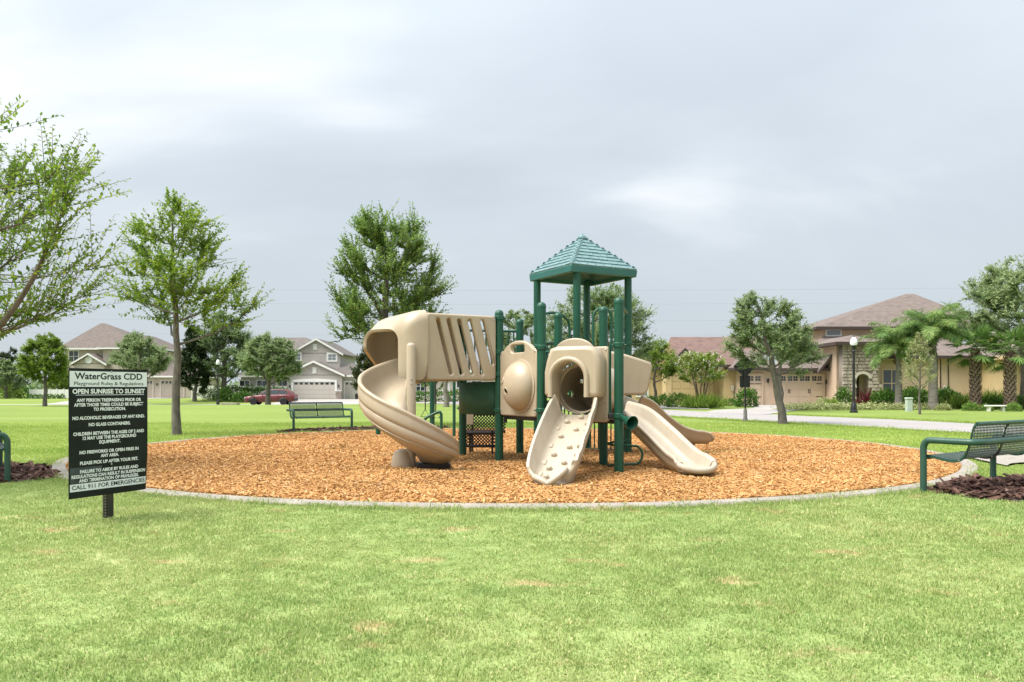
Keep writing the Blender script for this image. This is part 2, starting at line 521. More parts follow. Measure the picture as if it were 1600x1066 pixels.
m_white = mat('white_trim', (0.74, 0.73, 0.70), 0.6, var=0.04, vscale=2)
m_glass = mat('window_glass', (0.035, 0.045, 0.05), 0.05, spec=0.8)
m_glassl = mat('pale_window_glass', (0.20, 0.23, 0.25), 0.08, spec=0.8)
m_barkt = mat('tree_bark', (0.20, 0.150, 0.115), 0.95, col2=(0.085, 0.060, 0.045), vscale=14, bump=1.0, bscale=45, stretch=(1, 1, 0.35))
m_barkg = mat('grey_tree_bark', (0.185, 0.165, 0.135), 0.95, col2=(0.075, 0.066, 0.056), vscale=10, bump=1.0, bscale=40, stretch=(1, 1, 0.4))
m_palmt = mat('palm_trunk', (0.27, 0.245, 0.215), 0.95, col2=(0.15, 0.13, 0.11), vscale=7, bump=0.8, bscale=18, stretch=(0.3, 0.3, 2.5))
m_boot = mat('palm_boot', (0.30, 0.225, 0.185), 0.9, col2=(0.16, 0.10, 0.08), vscale=8)
m_boota = mat('palm_trunk_fibre', (0.10, 0.062, 0.05), 0.95, col2=(0.05, 0.03, 0.025), vscale=12)
L_elm = leaf_mat('elm_leaf', [(0.084, 0.163, 0.021), (0.163, 0.279, 0.032), (0.269, 0.399, 0.047), (0.469, 0.523, 0.051)], 0.38)
L_elmd = leaf_mat('dark_elm_leaf', [(0.081, 0.154, 0.036), (0.149, 0.265, 0.055), (0.250, 0.374, 0.085), (0.412, 0.512, 0.113)], 0.42)
L_oak = leaf_mat('oak_leaf', [(0.100, 0.163, 0.068), (0.177, 0.261, 0.110), (0.281, 0.361, 0.168), (0.432, 0.484, 0.247)], 0.38)
L_dark = leaf_mat('magnolia_leaf', [(0.018, 0.035, 0.015), (0.035, 0.065, 0.025), (0.056, 0.094, 0.035), (0.200, 0.138, 0.056)], 0.15, 0.4)
L_lime = leaf_mat('lime_leaf', [(0.093, 0.163, 0.025), (0.171, 0.264, 0.040), (0.256, 0.357, 0.062), (0.395, 0.449, 0.093)], 0.38)
L_pale = leaf_mat('pale_leaf', [(0.202, 0.248, 0.085), (0.310, 0.349, 0.139), (0.449, 0.465, 0.225), (0.589, 0.589, 0.341)], 0.35)
L_hedge = leaf_mat('hedge_leaf', [(0.034, 0.087, 0.019), (0.068, 0.155, 0.028), (0.124, 0.232, 0.037), (0.217, 0.326, 0.054)], 0.25, 0.42)
L_palm = leaf_mat('palm_leaflet', [(0.069, 0.145, 0.046), (0.122, 0.225, 0.065), (0.211, 0.329, 0.088), (0.383, 0.449, 0.162)], 0.3, 0.42)
L_fan = leaf_mat('fan_palm_leaf', [(0.132, 0.186, 0.046), (0.264, 0.310, 0.078), (0.388, 0.411, 0.124), (0.558, 0.527, 0.217)], 0.3, 0.5)
L_red = leaf_mat('red_leaf', [(0.06, 0.012, 0.016), (0.13, 0.025, 0.03), (0.21, 0.05, 0.055), (0.30, 0.16, 0.13)], 0.25)
L_flower = leaf_mat('white_blossom', [(0.5, 0.48, 0.36), (0.62, 0.6, 0.48), (0.7, 0.68, 0.58)], 0.3)

# ------------------------------------------------------------------ ground, kerb, roads
rnd = random.Random(7)
rng = np.random.default_rng(11)
CX, CY, CR = 0.02, 13.33, 6.61            # the round play area: inner edge of its kerb
KW = 0.20                                 # kerb width

def grid_sheet(name, xs, ys, m, off=0.0):
    xs = np.array(xs, float); ys = np.array(ys, float)
    X, Y = np.meshgrid(xs, ys)
    Z = gz(X, Y) + off
    V = np.stack([X.ravel(), Y.ravel(), Z.ravel()], 1)
    nx, ny = len(xs), len(ys)
    i, j = np.meshgrid(np.arange(nx - 1), np.arange(ny - 1))
    a = (j * nx + i).ravel()
    F = np.stack([a, a + 1, a + nx + 1, a + nx], 1)
    return put(name, np_mesh(name, V, F), m, smooth=30)
lx = [-900, -400, -200, -140] + list(np.arange(-110, 61, 1.5)) + [75, 100, 150, 250, 450, 900]
ly = [-120, -40, -10, 0, 4, 8, 12, 16, 20, 30, 40, 46] + list(np.arange(50, 93, 1.0)) + [96, 105, 120, 150, 200, 300, 500, 900, 1500]
lawn = tag(grid_sheet('lawn', lx, ly, m_lawn), kind='structure')

def strip(name, left, right, m, off, n=12, kind='structure', straight=False):
    """a flat sheet between two matched polylines, following the ground"""
    if straight:
        Lp, Rp = ([tuple(np.array(P_[i]) * (1 - k / n) + np.array(P_[i + 1]) * k / n) for i in range(len(P_) - 1) for k in range(n)] + [P_[-1]] for P_ in (left, right))
    else:
        Lp = smoothpath([(*p, 0) for p in left], n); Rp = smoothpath([(*p, 0) for p in right], n)
    V = []
    for a, b in zip(Lp, Rp):
        for k in range(7):
            t = k / 6
            x = a[0] + (b[0] - a[0]) * t; y = a[1] + (b[1] - a[1]) * t
            V.append((x, y, float(gz(x, y)) + off))
    F = []
    for i in range(len(Lp) - 1):
        for k in range(6):
            q = i * 7 + k
            F.append((q, q + 1, q + 8, q + 7))
    mb = MB().add(V, F)
    return tag(mb.build(name, m, smooth=30), kind=kind)

# road on the right, running from near right to far left behind the play area
NR = [(21.4, -9.7), G(1600, 684), G(1400, 672), G(1120, 656), (1.4, 40.5), (-4.7, 56.0), (-12.5, 71.2), (-18, 74), (-30, 74.5), (-60, 74.5), (-100, 74.5)]
FR = [(27.0, -7.5), G(1600, 666.5), G(1400, 656), G(1160, 646.5), (6.9, 42.5), (0.8, 58.2), (-5.6, 74.0), (-13, 80.0), (-30, 80.5), (-60, 80.5), (-100, 80.5)]
strip('road', NR, FR, m_road, 0.012, straight=True)
# driveway in front of the peach house garage, driveways of the houses on the left
strip('driveway', [(8.35, 34.4), (10.4, 39.5), (13.6, 44.0), (15.2, 52.9)], [(10.6, 32.4), (14.2, 39.0), (18.2, 45.0), (20.6, 52.9)], m_drive, 0.018)
strip('driveway', [(-25.5, 80.2), (-25.2, 83), (-24.9, 88.3)], [(-14.5, 80.2), (-16.2, 84), (-17.0, 88.3)], m_drive, 0.020)
strip('driveway', [(-48.5, 80.3), (-48.0, 90), (-47.5, 101.5)], [(-41.5, 80.3), (-42.0, 90), (-42.2, 101.5)], m_drive, 0.022)
strip('driveway', [(6.5, 44), (8.3, 48), (10.6, 54.5)], [(10.2, 40.5), (11.8, 47), (13.9, 54.5)], m_drive, 0.024)

# kerb ring
def ring(r0, r1, z0, z1, n=180):
    ch = 0.02
    prof = [(r0, z0), (r0, z1 - ch), (r0 + ch, z1), (r1 - ch, z1), (r1, z1 - ch), (r1, z0)]
    mb = MB(); V = []; F = []; M_ = len(prof)
    for i in range(n):
        q = 2 * PI * i / n
        for r_, z in prof:
            w = 0.012 * math.sin(5 * q) + 0.008 * math.sin(13 * q + 1)
            V.append((CX + (r_ + w) * math.cos(q), CY + (r_ + w) * math.sin(q), z))
    for i in range(n):
        j = (i + 1) % n
        for k in range(M_ - 1):
            F.append((i * M_ + k, j * M_ + k, j * M_ + k + 1, i * M_ + k + 1))
    return mb.add(V, F)
tag(ring(CR, CR + KW, -0.1, 0.032).build('kerb', m_conc, smooth=30), kind='structure')
# concrete path that meets the kerb on the right
strip('path', [(6.70, 11.75), (7.25, 12.05), (8.2, 12.2), (12.0, 11.9), (17.5, 10.9)], [(6.40, 10.15), (6.85, 10.55), (8.0, 10.75), (11.8, 10.45), (17.2, 9.4)], m_conc, 0.030)
# wood chip bed
mb = MB(); V = [(CX, CY, 0.03)]; F = []
NRG = 24
HOLLOWS = ((-.72, 9.75, .03), (2.3, 8.85, .035), (.40, 8.15, .03), (3.2, 12.7, .03))   # scuffed feet of the slides
for r_ in range(1, NRG + 1):
    for k in range(72):
        q = 2 * PI * k / 72; rr = (CR + 0.01) * r_ / NRG
        z = 0.012 - sum(d_ * math.exp(-((CX + rr * math.cos(q) - hx_) ** 2 + (CY + rr * math.sin(q) - hy_) ** 2) / .16) for hx_, hy_, d_ in HOLLOWS) + 0.018 * (math.sin(rr * 3.1 + 2 * math.cos(q * 2)) * math.cos(q * 5 + rr)) * (1 - (r_ / NRG) ** 6)
        V.append((CX + rr * math.cos(q), CY + rr * math.sin(q), z))
for k in range(72):
    F.append((0, 1 + k, 1 + (k + 1) % 72))
for r_ in range(NRG - 1):
    for k in range(72):
        a = 1 + r_ * 72 + k; b = 1 + r_ * 72 + (k + 1) % 72
        F.append((a, a + 72, b + 72, b))
tag(mb.add(V, F).build('wood_chip_bed', m_chipbase, smooth=60), kind='structure')

# brown mulch beds by the benches
BEDS = [
    [G(1452, 769), (4.35, 7.1), (4.75, 6.98), (5.35, 7.05), (5.85, 7.5), (6.15, 8.2), (5.75, 8.75), (5.1, 8.75), (4.6, 8.3)],
    [(-7.4, 8.9), (-6.4, 8.4), (-5.6, 8.4), (-5.15, 8.8), (-5.45, 9.5), (-5.95, 10.1), (-6.5, 10.3), (-7.5, 10.0)],
    [(-5.5, 18.35), (-4.6, 18.85), (-3.6, 19.45), (-2.7, 19.9), (-1.6, 20.2), (-1.7, 20.75), (-2.8, 20.9), (-3.6, 20.75), (-4.6, 20.0), (-5.4, 19.2)],
]
def in_poly(x, y, poly):
    c = np.zeros(len(x), bool); j = len(poly) - 1
    for i in range(len(poly)):
        xi, yi = poly[i]; xj, yj = poly[j]
        k = ((yi > y) != (yj > y)) & (x < (xj - xi) * (y - yi) / (yj - yi + 1e-12) + xi)
        c ^= k; j = i
    return c
for bp_ in BEDS:
    sm = smoothpath([(*p, 0) for p in bp_ + [bp_[0]]], 4)[:-1]
    cx_ = sum(p[0] for p in sm) / len(sm); cy_ = sum(p[1] for p in sm) / len(sm)
    mb = MB().add([(cx_, cy_, 0.035)] + [(p[0], p[1], 0.005) for p in sm], [(0, 1 + k, 1 + (k + 1) % len(sm)) for k in range(len(sm))])
    tag(mb.build('mulch_bed', m_barkbase, smooth=60), kind='structure')

# scatter: a point cloud whose points carry pieces chosen from a small kit
def scatter(name, pts, kit, rot, scl, tone, kind='stuff'):
    me = bpy.data.meshes.new(name)
    me.vertices.add(len(pts)); me.vertices.foreach_set('co', np.ascontiguousarray(pts, np.float32).ravel())
    for nm, ty, key, arr in (('rot', 'FLOAT_VECTOR', 'vector', rot), ('scl', 'FLOAT_VECTOR', 'vector', scl), ('tone', 'FLOAT', 'value', tone)):
        at = me.attributes.new(nm, ty, 'POINT'); at.data.foreach_set(key, np.ascontiguousarray(arr, np.float32).ravel())
    at = me.attributes.new('pick', 'INT', 'POINT'); at.data.foreach_set('value', rng.integers(0, len(kit.objects), len(pts)).astype(np.int32))
    ob = bpy.data.objects.new(name, me); COL.objects.link(ob)
    ng = bpy.data.node_groups.new(name + '_nodes', 'GeometryNodeTree')
    ng.interface.new_socket('Geometry', in_out='INPUT', socket_type='NodeSocketGeometry')
    ng.interface.new_socket('Geometry', in_out='OUTPUT', socket_type='NodeSocketGeometry')
    gi = ng.nodes.new('NodeGroupInput'); go = ng.nodes.new('NodeGroupOutput')
    ip = ng.nodes.new('GeometryNodeInstanceOnPoints'); ci = ng.nodes.new('GeometryNodeCollectionInfo')
    ci.inputs['Collection'].default_value = kit
    ci.inputs['Separate Children'].default_value = True; ci.inputs['Reset Children'].default_value = True
    ip.inputs['Pick Instance'].default_value = True
    def attr(nm, ty):
        q = ng.nodes.new('GeometryNodeInputNamedAttribute'); q.data_type = ty; q.inputs['Name'].default_value = nm
        return q.outputs['Attribute']
    L_ = ng.links.new
    L_(gi.outputs[0], ip.inputs['Points']); L_(ci.outputs[0], ip.inputs['Instance'])
    L_(attr('pick', 'INT'), ip.inputs['Instance Index'])
    L_(attr('rot', 'FLOAT_VECTOR'), ip.inputs['Rotation']); L_(attr('scl', 'FLOAT_VECTOR'), ip.inputs['Scale'])
    L_(ip.outputs[0], go.inputs[0])
    md = ob.modifiers.new('scatter', 'NODES'); md.node_group = ng
    return tag(ob, kind=kind)
def kit_of(name, meshes):
    k = bpy.data.collections.new(name)
    for i, me in enumerate(meshes):
        k.objects.link(bpy.data.objects.new(name, me))
    return k
def chip_mesh(L_, w, h, m, seed):
    q = random.Random(seed)
    vs = []
    for z in (-1, 1):
        for x, y in ((-1, -1), (1, -1), (1, 1), (-1, 1)):
            vs.append((x * L_ / 2 * q.uniform(0.7, 1.1), y * w / 2 * q.uniform(0.5, 1.15), z * h / 2 * q.uniform(0.6, 1.2) + 0.1 * L_ * (x > 0) * q.uniform(-1, 1)))
    me = MB().add(vs, [(3, 2, 1, 0), (4, 5, 6, 7), (0, 1, 5, 4), (1, 2, 6, 5), (2, 3, 7, 6), (3, 0, 4, 7)]).mesh('wood_chip')
    me.materials.append(m)
    return me
def chip_scatter(name, x, y, z, kit, label, smin, smax):
    N = len(x)
    rot = np.stack([rng.normal(0, 0.28, N), rng.normal(0, 0.28, N), rng.uniform(0, 2 * PI, N)], 1)
    s = rng.uniform(smin, smax, N)
    scl = np.stack([s * rng.uniform(0.7, 1.4, N), s, s], 1)
    tone = np.clip(rng.beta(2.2, 2.2, N), 0, 1)
    o = scatter(name, np.stack([x, y, z], 1), kit, rot, scl, tone)
    return o
kit_chip = kit_of('wood_chip_kit', [chip_mesh(0.028 + 0.004 * i, 0.010 + 0.0016 * (i % 3), 0.005, m_chip, i) for i in range(6)])
kit_bark = kit_of('bark_chip_kit', [chip_mesh(0.075 + 0.012 * i, 0.028 + 0.005 * (i % 3), 0.012, m_bark, 20 + i) for i in range(6)])
NN = 440000
xx = rng.uniform(CX - CR, CX + CR, NN); yy = rng.uniform(CY - CR, CY + CR, NN)
ok = (np.hypot(xx - CX, yy - CY) < CR - 0.01) & (rng.uniform(0, 1, NN) < np.clip((9.0 / yy) ** 1.6, 0, 1))
xx, yy = xx[ok], yy[ok]
zz = rng.uniform(0.012, 0.042, len(xx)) + 0.010 * np.sin(xx * 2.3 + 1.1 * yy) * np.sin(yy * 2.9)
for hx_, hy_, d_ in HOLLOWS:
    zz -= d_ * np.exp(-((xx - hx_) ** 2 + (yy - hy_) ** 2) / .16)
# scuffed hollows at the slide feet keep fewer, paler chips
ch = chip_scatter('wood_chips', xx, yy, zz, kit_chip, '', 0.75, 1.5)
tag(ch, 'loose orange wood chips covering the round play area', 'wood chips')
bx, by = [], []
for bp_ in BEDS:
    x0 = min(p[0] for p in bp_); x1 = max(p[0] for p in bp_); y0 = min(p[1] for p in bp_); y1 = max(p[1] for p in bp_)
    k = int((x1 - x0) * (y1 - y0) * 420)
    x = rng.uniform(x0, x1, k); y = rng.uniform(y0, y1, k)
    q = in_poly(x, y, bp_) & (np.hypot(x - CX, y - CY) > CR + KW)
    bx.append(x[q]); by.append(y[q])
bx = np.concatenate(bx); by = np.concatenate(by)
ch = chip_scatter('bark_mulch', bx, by, rng.uniform(0.01, 0.05, len(bx)), kit_bark, '', 0.7, 1.4)
tag(ch, 'dark brown bark mulch in the beds under the benches', 'mulch')

# ------------------------------------------------------------------ the play structure
PS = thing('play_structure', 'large green and tan play structure with slides and a teal pitched roof', 'play structure', (0.6, 11.0, 0))
ORG = Vector((0.6, 11.0, 0))
def rel(o):
    """move a world-space mesh under the structure's origin"""
    o.data.transform(Matrix.Translation(-ORG))
    return o
def pbuild(mb, name, m, parent=None, **k):
    o = mb.build(name, m, None, **k)
    rel(o); o.parent = parent or PS
    return o
def pput(name, me, m, parent=None, **k):
    o = put(name, me, m, None, **k)
    rel(o); o.parent = parent or PS
    return o
POST = dict(A=(-.174, 10.65), B=(-.74, 11.78), C=(.12, 12.0), D=(.365, 9.71), E=(1.256, 9.21), F=(1.19, 10.2), G=(.647, 11.0),
            R1=(.96, 11.6), R2=(1.8, 12.16), R3=(1.24, 13.0), R4=(.40, 12.44))
PR = 0.0565
post_obj = {}
ROOFZ = 2.80
for k, (x, y) in POST.items():
    top = 2.02 if not k.startswith('R') else ROOFZ
    prof = [(PR, -0.15), (PR, top)]
    if not k.startswith('R'):
        prof += [(PR * 1.06, top), (PR * 1.06, top + .02), (PR * .95, top + .045), (PR * .6, top + .066), (0.0, top + .073)]
    o = pbuild(MB().lathe(prof, (x, y, 0), 24), 'post', m_green)
    post_obj[k] = o
CLAMPS = dict(A=(1.98, 1.52, 1.22, .73), B=(1.95, 1.2, .73), C=(1.5, .7), D=(1.53, .75), E=(1.53, .70), F=(1.5, .66), G=(1.5, .66),
              R1=(1.7, .82), R2=(1.72, .82), R3=(1.7, .82), R4=(1.7, .82))
for k, zs in CLAMPS.items():
    x, y = POST[k]
    for z in zs:
        mb = MB().lathe([(PR + .004, -.03), (PR + .013, -.022), (PR + .013, .022), (PR + .004, .03)], (x, y, z), 20)
        for q in (0, 2.1, 4.2):
            mb.lathe([(.011, 0), (.011, .03), (.006, .034)], (x + (PR + .006) * math.cos(q + z), y + (PR + .006) * math.sin(q + z), z), 8, (math.cos(q + z), math.sin(q + z), 0))
        c = pbuild(mb, 'clamp', m_green, post_obj[k])
        c.parent = post_obj[k]
def V3(k, z): return Vector((*POST[k], z))
# decks
for ks, z in ((('D', 'F', 'G', 'A'), .66), (('D', 'E', 'F'), .655), (('A', 'G', 'C', 'B'), 1.12), (('R1', 'R2', 'R3', 'R4'), .84)):
    c = sum((Vector((*POST[k], 0)) for k in ks), Vector()) / len(ks)
    lo = [V3(k, z - .05) + (c - V3(k, 0)).normalized() * .075 for k in ks]
    for p in lo: p.z = z - .05
    hi = [p + Vector((0, 0, .05)) for p in lo]
    nk = len(ks)
    mb = MB().add(lo + hi, [tuple(range(nk - 1, -1, -1)), tuple(range(nk, 2 * nk))] + [(i, (i + 1) % nk, nk + (i + 1) % nk, nk + i) for i in range(nk)])
    pbuild(mb, 'deck', m_deck, bevel=.006)

# pitched roof with moulded shingles
RC = Vector((1.10, 12.28, 0)); RA = R(29); HS = .60
ex = Vector((math.cos(RA), math.sin(RA), 0)); ey = Vector((-math.sin(RA), math.cos(RA), 0))
EZ = 2.84; AZ_ = 3.43
def rp(a, b, z): return RC + ex * a + ey * b + Vector((0, 0, z))
mb = MB()
lo = [rp(-HS, -HS, EZ - .105), rp(HS, -HS, EZ - .105), rp(HS, HS, EZ - .105), rp(-HS, HS, EZ - .105)]
hi = [rp(a * (HS + .01), b * (HS + .01), EZ) for a, b in ((-1, -1), (1, -1), (1, 1), (-1, 1))]
ins = [rp(a * (HS - .05), b * (HS - .05), EZ - .105) for a, b in ((-1, -1), (1, -1), (1, 1), (-1, 1))]
inr = [rp(a * (HS - .05), b * (HS - .05), EZ - .03) for a, b in ((-1, -1), (1, -1), (1, 1), (-1, 1))]
ap = rp(0, 0, AZ_ - .03); apin = rp(0, 0, AZ_ - .16)
vs = lo + hi + ins + inr + [ap, apin]
fs = []
for i in range(4):
    j = (i + 1) % 4
    fs += [(i, j, 4 + j, 4 + i), (4 + i, 4 + j, 16), (i, 8 + i, 8 + j, j), (8 + i, 12 + i, 12 + j, 8 + j), (12 + i, 17, 12 + j)]
roof = pbuild(MB().add(vs, fs), 'roof', m_teal, smooth=20, bevel=.012)
NC = 9
SH = bpy.data.meshes.new('shingle')
SH.from_pydata([(-.5, 0, 0), (.5, 0, 0), (.5, 1, 0), (-.5, 1, 0), (-.47, .03, 1), (.47, .03, 1), (.5, 1, .35), (-.5, 1, .35)], [],
               [(3, 2, 1, 0), (4, 5, 6, 7), (0, 1, 5, 4), (1, 2, 6, 5), (2, 3, 7, 6), (3, 0, 4, 7)])
SH.materials.append(m_shin)
for side in range(4):
    q = RA + side * PI / 2
    sx = Vector((math.cos(q), math.sin(q), 0)); sy = Vector((-math.sin(q), math.cos(q), 0))   # along eave, inwards
    slope = (sy * HS + Vector((0, 0, AZ_ - .03 - EZ))); SL = slope.length; slope.normalize()
    nrm = sx.cross(slope)
    rt = random.Random(side)
    for c in range(NC):
        t0 = c / NC; half = HS * (1 - t0) * 1.0
        base = RC + Vector((0, 0, EZ)) - sy * HS + slope * (t0 * SL)
        nn = max(1, round(2 * half / .145))
        off = .5 * (c % 2) if nn > 1 else 0
        edges = [-half] + [-half + 2 * half * (i + off) / nn for i in range(1 if off == 0 else 0, nn)] + [half]
        edges = sorted(set(round(e_, 4) for e_ in edges))
        for a, b in zip(edges, edges[1:]):
            if b - a < .025: continue
            o = bpy.data.objects.new('shingle', SH); COL.objects.link(o); o.parent = roof
            ctr = base + sx * ((a + b) / 2) + nrm * .004
            M = Matrix((sx * (b - a - .006), slope * (SL / NC * .98), nrm * rt.uniform(.016, .022))).transposed().to_4x4()
            M.translation = ctr - ORG
            o.matrix_basis = M
cap = pbuild(MB().add([rp(-.075, -.075, AZ_ - .055), rp(.075, -.075, AZ_ - .055), rp(.075, .075, AZ_ - .055), rp(-.075, .075, AZ_ - .055), rp(0, 0, AZ_ + .03)],
                      [(3, 2, 1, 0), (0, 1, 4), (1, 2, 4), (2, 3, 4), (3, 0, 4)]), 'roof_cap', m_shin, roof, smooth=20)

# bubble panel between A and D, facing left
a_, d_ = V3('A', 0), V3('D', 0)
exv = (d_ - a_).normalized(); W_ = (d_ - a_).length - .15
M = frame(a_ + exv * .075 + Vector((0, 0, .665)), exv, (0, 0, 1))
Hh = .86
arch = [(0.03, 0), (W_ - .03, 0), (W_, .03), (W_, Hh - .03)] + [(W_ * (1 - t), Hh + .12 * math.sin(PI * min(1, max(0, (t - .1) / .8))) ** .7) for t in np.linspace(.05, .95, 22)] + [(0, Hh - .03), (0, .03)]
BCX, BCY, BR = W_ * .60, .39, .31
BP = .20
hole = rrect(W_ / 2 - .18, W_ / 2 + .18, Hh - .035, Hh + .065, .045)
me = plate_mesh('bubble_panel', arch, [hole, disc(BCX, BCY, BR - .01, n=40)], .06, .016)
me.transform(M)
bub = pput('bubble_panel', me, m_tan)
outw = exv.cross(Vector((0, 0, 1)))          # local +z
if outw.dot(Vector((0, -1, 0))) < 0: outw = -outw
mb = MB()
prof = [(BR + .03, .028), (BR + .03, .04), (BR, .046)] + [(BR * math.cos(t), .046 + BP * math.sin(t)) for t in np.linspace(.05, PI / 2, 14)]
bm_ = MB().lathe(prof, (0, 0, 0), 40)
me = bm_.mesh('bubble'); 
bc = a_ + exv * (.075 + BCX) + Vector((0, 0, .665 + BCY))
Mb = frame((0, 0, 0), exv, (0, 0, 1)).to_3x3()
sgn = 1 if (Mb @ Vector((0, 0, 1))).dot(outw) > 0 else -1
# cut two real peep holes by dropping faces round two directions, rims added as rings
bmm = bmesh.new(); bmm.from_mesh(me)
bmesh.ops.subdivide_edges(bmm, edges=list(bmm.edges), cuts=2, use_grid_fill=True)
holes_d = [Vector((-.50, .25, 1)).normalized(), Vector((-.05, -.22, 1)).normalized()]
def hpos(d): return Vector((d.x * BR, d.y * BR, .046 + d.z * BP))
dele = [f for f in bmm.faces if any((f.calc_center_median() - hpos(d)).length < .042 for d in holes_d)]
bmesh.ops.delete(bmm, geom=dele, context='FACES')
bmesh.ops.recalc_face_normals(bmm, faces=bmm.faces)
bmm.to_mesh(me); bmm.free()
Mfull = frame(bc, exv, (0, 0, 1))
if sgn < 0: Mfull = Mfull @ Matrix.Scale(-1, 4, (0, 0, 1)) 
me.transform(Mfull)
bo = pput('bubble', me, m_tan, bub, smooth=60)
sm_ = bo.modifiers.new('shell', 'SOLIDIFY'); sm_.thickness = .012; sm_.offset = 0
mb = MB()
for d in holes_d:
    ctr = Mfull @ hpos(d); nn = (Mfull.to_3x3() @ d).normalized()
    t1 = nn.orthogonal().normalized(); t2 = nn.cross(t1)
    mb.tube([ctr + (t1 * math.cos(2 * PI * k / 18) + t2 * math.sin(2 * PI * k / 18)) * .043 for k in range(18)], .010, 6, closed=True)
pbuild(mb, 'peep_hole_rim', m_tan, bub)

# crawl tunnel panel between D and E with a ramp in front
d_, e_ = V3('D', 0), V3('E', 0)
exv = (e_ - d_).normalized(); nv = Vector((exv.y, -exv.x, 0))      # towards the lawn
PW = (e_ - d_).length - .285; P0 = d_ + exv * .165
TC = .31; TZ = .62
TR = .22
hole = [(TC - TR, .0 + .05)] + [(TC + TR * math.cos(PI - PI * k / 20), .52 + TR * math.sin(PI - PI * k / 20)) for k in range(21)] + [(TC + TR, .05)]
me = plate_mesh('tunnel_panel', rrect(0, PW, 0, .90, .04), [hole], .06, .016)
Mp = frame(P0 + Vector((0, 0, TZ)), exv, (0, 0, 1))
me.transform(Mp)
tp = pput('tunnel_panel', me, m_tan)
# top bulge of the panel behind
me = plate_mesh('panel_crest', [(-.03, .86), (.49, .86)] + [(.23 + .26 * math.cos(PI * k / 16), .86 + .16 * math.sin(PI * k / 16)) for k in range(17)], [], .05, .015)
me.transform(Mp); me.transform(Matrix.Translation(-nv * .12))
pput('panel_crest', me, m_tan, tp)
# projecting arched hood
ho = [(0.01, .30), (TC - TR + .01, .30)] + [(TC + (TR - .01) * math.cos(PI - PI * k / 20), .52 + (TR - .03) * math.sin(PI - PI * k / 20)) for k in range(21)] + [(TC + TR - .01, .30), (PW - .06, .30), (PW - .03, .34), (PW - .03, .74), (PW - .10, .88), (PW - .2, .905), (.15, .905), (.06, .88), (.01, .74), (-.02, .60), (-.02, .34)]
me = plate_mesh('tunnel_hood', ho, [], .26, .05)
me.transform(Mp); me.transform(Matrix.Translation(nv * .10))
pput('tunnel_hood', me, m_tan, tp, smooth=50)
# rolled rim around the mouth
rim = [P0 + exv * (TC + (TR + .015) * math.cos(PI - PI * k / 24)) + nv * .235 + Vector((0, 0, TZ + .52 + (TR + .01) * math.sin(PI - PI * k / 24))) for k in range(25)]
rim = [Vector((rim[0].x, rim[0].y, TZ + .30))] + rim + [Vector((rim[-1].x, rim[-1].y, TZ + .30))]
pbuild(MB().tube(rim, .032, 10), 'hood_rim', m_tan, tp)
# tube behind the mouth, closed by a shallow bowl with two holes
tcz = TZ + .40; TRr = .30
c0 = P0 + exv * (TC + .02) + Vector((0, 0, tcz))
mb = MB().lathe([(TRr, -.02 - .03 * i_) for i_ in range(23)] + [(TRr * .97, -.75), (TRr * .84, -.86), (TRr * .60, -.95), (TRr * .3, -.99), (0.001, -1.0)], c0, 72, nv)
me = mb.mesh('crawl_tube')
bmm = bmesh.new(); bmm.from_mesh(me)
bmesh.ops.delete(bmm, geom=[f for f in bmm.faces if len(f.verts) > 4], context='FACES')   # the mouth stays open
hp_ = [Vector((.0902, 1, .0114)).normalized(), Vector((.0743, 1, -.0041)).normalized()]   # sight lines from the lawn through the two peep holes
def near_hole(p, h):
    q_ = p - Vector((0, 0, 1))
    return (q_ - h * q_.dot(h)).length < .034 and (p - c0).dot(nv) < -.12
bmesh.ops.delete(bmm, geom=[f for f in bmm.faces if any(near_hole(f.calc_center_median(), h) for h in hp_)], context='FACES')
bmesh.ops.recalc_face_normals(bmm, faces=bmm.faces)
bmm.to_mesh(me); bmm.free()
ct = pput('crawl_tube', me, m_tan, tp, smooth=60)
sm_ = ct.modifiers.new('shell', 'SOLIDIFY'); sm_.thickness = .012; sm_.offset = 0
cr_ = [c0 + (exv * math.cos(2 * PI * k / 40) + Vector((0, 0, math.sin(2 * PI * k / 40)))) * (TRr - .01) - nv * .10 for k in range(40)]
pbuild(MB().tube(cr_, .016, 8, closed=True), 'tube_seam', m_tan, ct)
# ramp: trough with flared walls
top = P0 + exv * (TC + .03) + nv * .06 + Vector((0, 0, TZ + .06))
bot = Vector((.43, 8.33, .035))
path = smoothpath([top - (bot - top) * .04, top * .97 + bot * .03, top * .66 + bot * .34 + Vector((.0, 0, .02)), top * .33 + bot * .67 + Vector((0, 0, .015)), top * .12 + bot * .88 + Vector((0, 0, -.005)), bot + Vector((.0, 0, -.0)), bot + Vector((-.035, -.10, -.012))], 6)
secs = []
for i in range(len(path)):
    t = i / (len(path) - 1)
    fw = .17 + .045 * math.sin(PI * min(1, t * 1.05)) - .02 * t
    hl = .30 - .08 * t - .04 * max(0, (t - .75) / .25) + .012 * math.sin(t * 40)
    hr = .27 - .15 * t
    if t > .9:
        k = (t - .9) / .1; hl *= 1 - .55 * k; hr *= 1 - .55 * k; fw *= 1 - .55 * k * k
    th = .028
    secs.append([(-fw - .02, -th), (fw + .02, -th), (fw + .085, hr * .6), (fw + .105, hr - .01), (fw + .10, hr + .012), (fw + .07, hr + .014), (fw + .055, hr - .012), (fw + .025, .05), (fw - .01, .012), (fw - .05, 0),
                 (-fw + .05, 0), (-fw + .01, .012), (-fw - .025, .05), (-fw - .055, hl - .012), (-fw - .07, hl + .014), (-fw - .10, hl + .012), (-fw - .105, hl - .01), (-fw - .085, hl * .6)])
ramp = pbuild(MB().sweep(path, secs), 'climbing_ramp', m_tan2, smooth=55)
e0 = Vector(path[-1]); tn = (Vector(path[-1]) - Vector(path[-4])).normalized(); sd = tn.cross(Vector((0, 0, 1))).normalized()
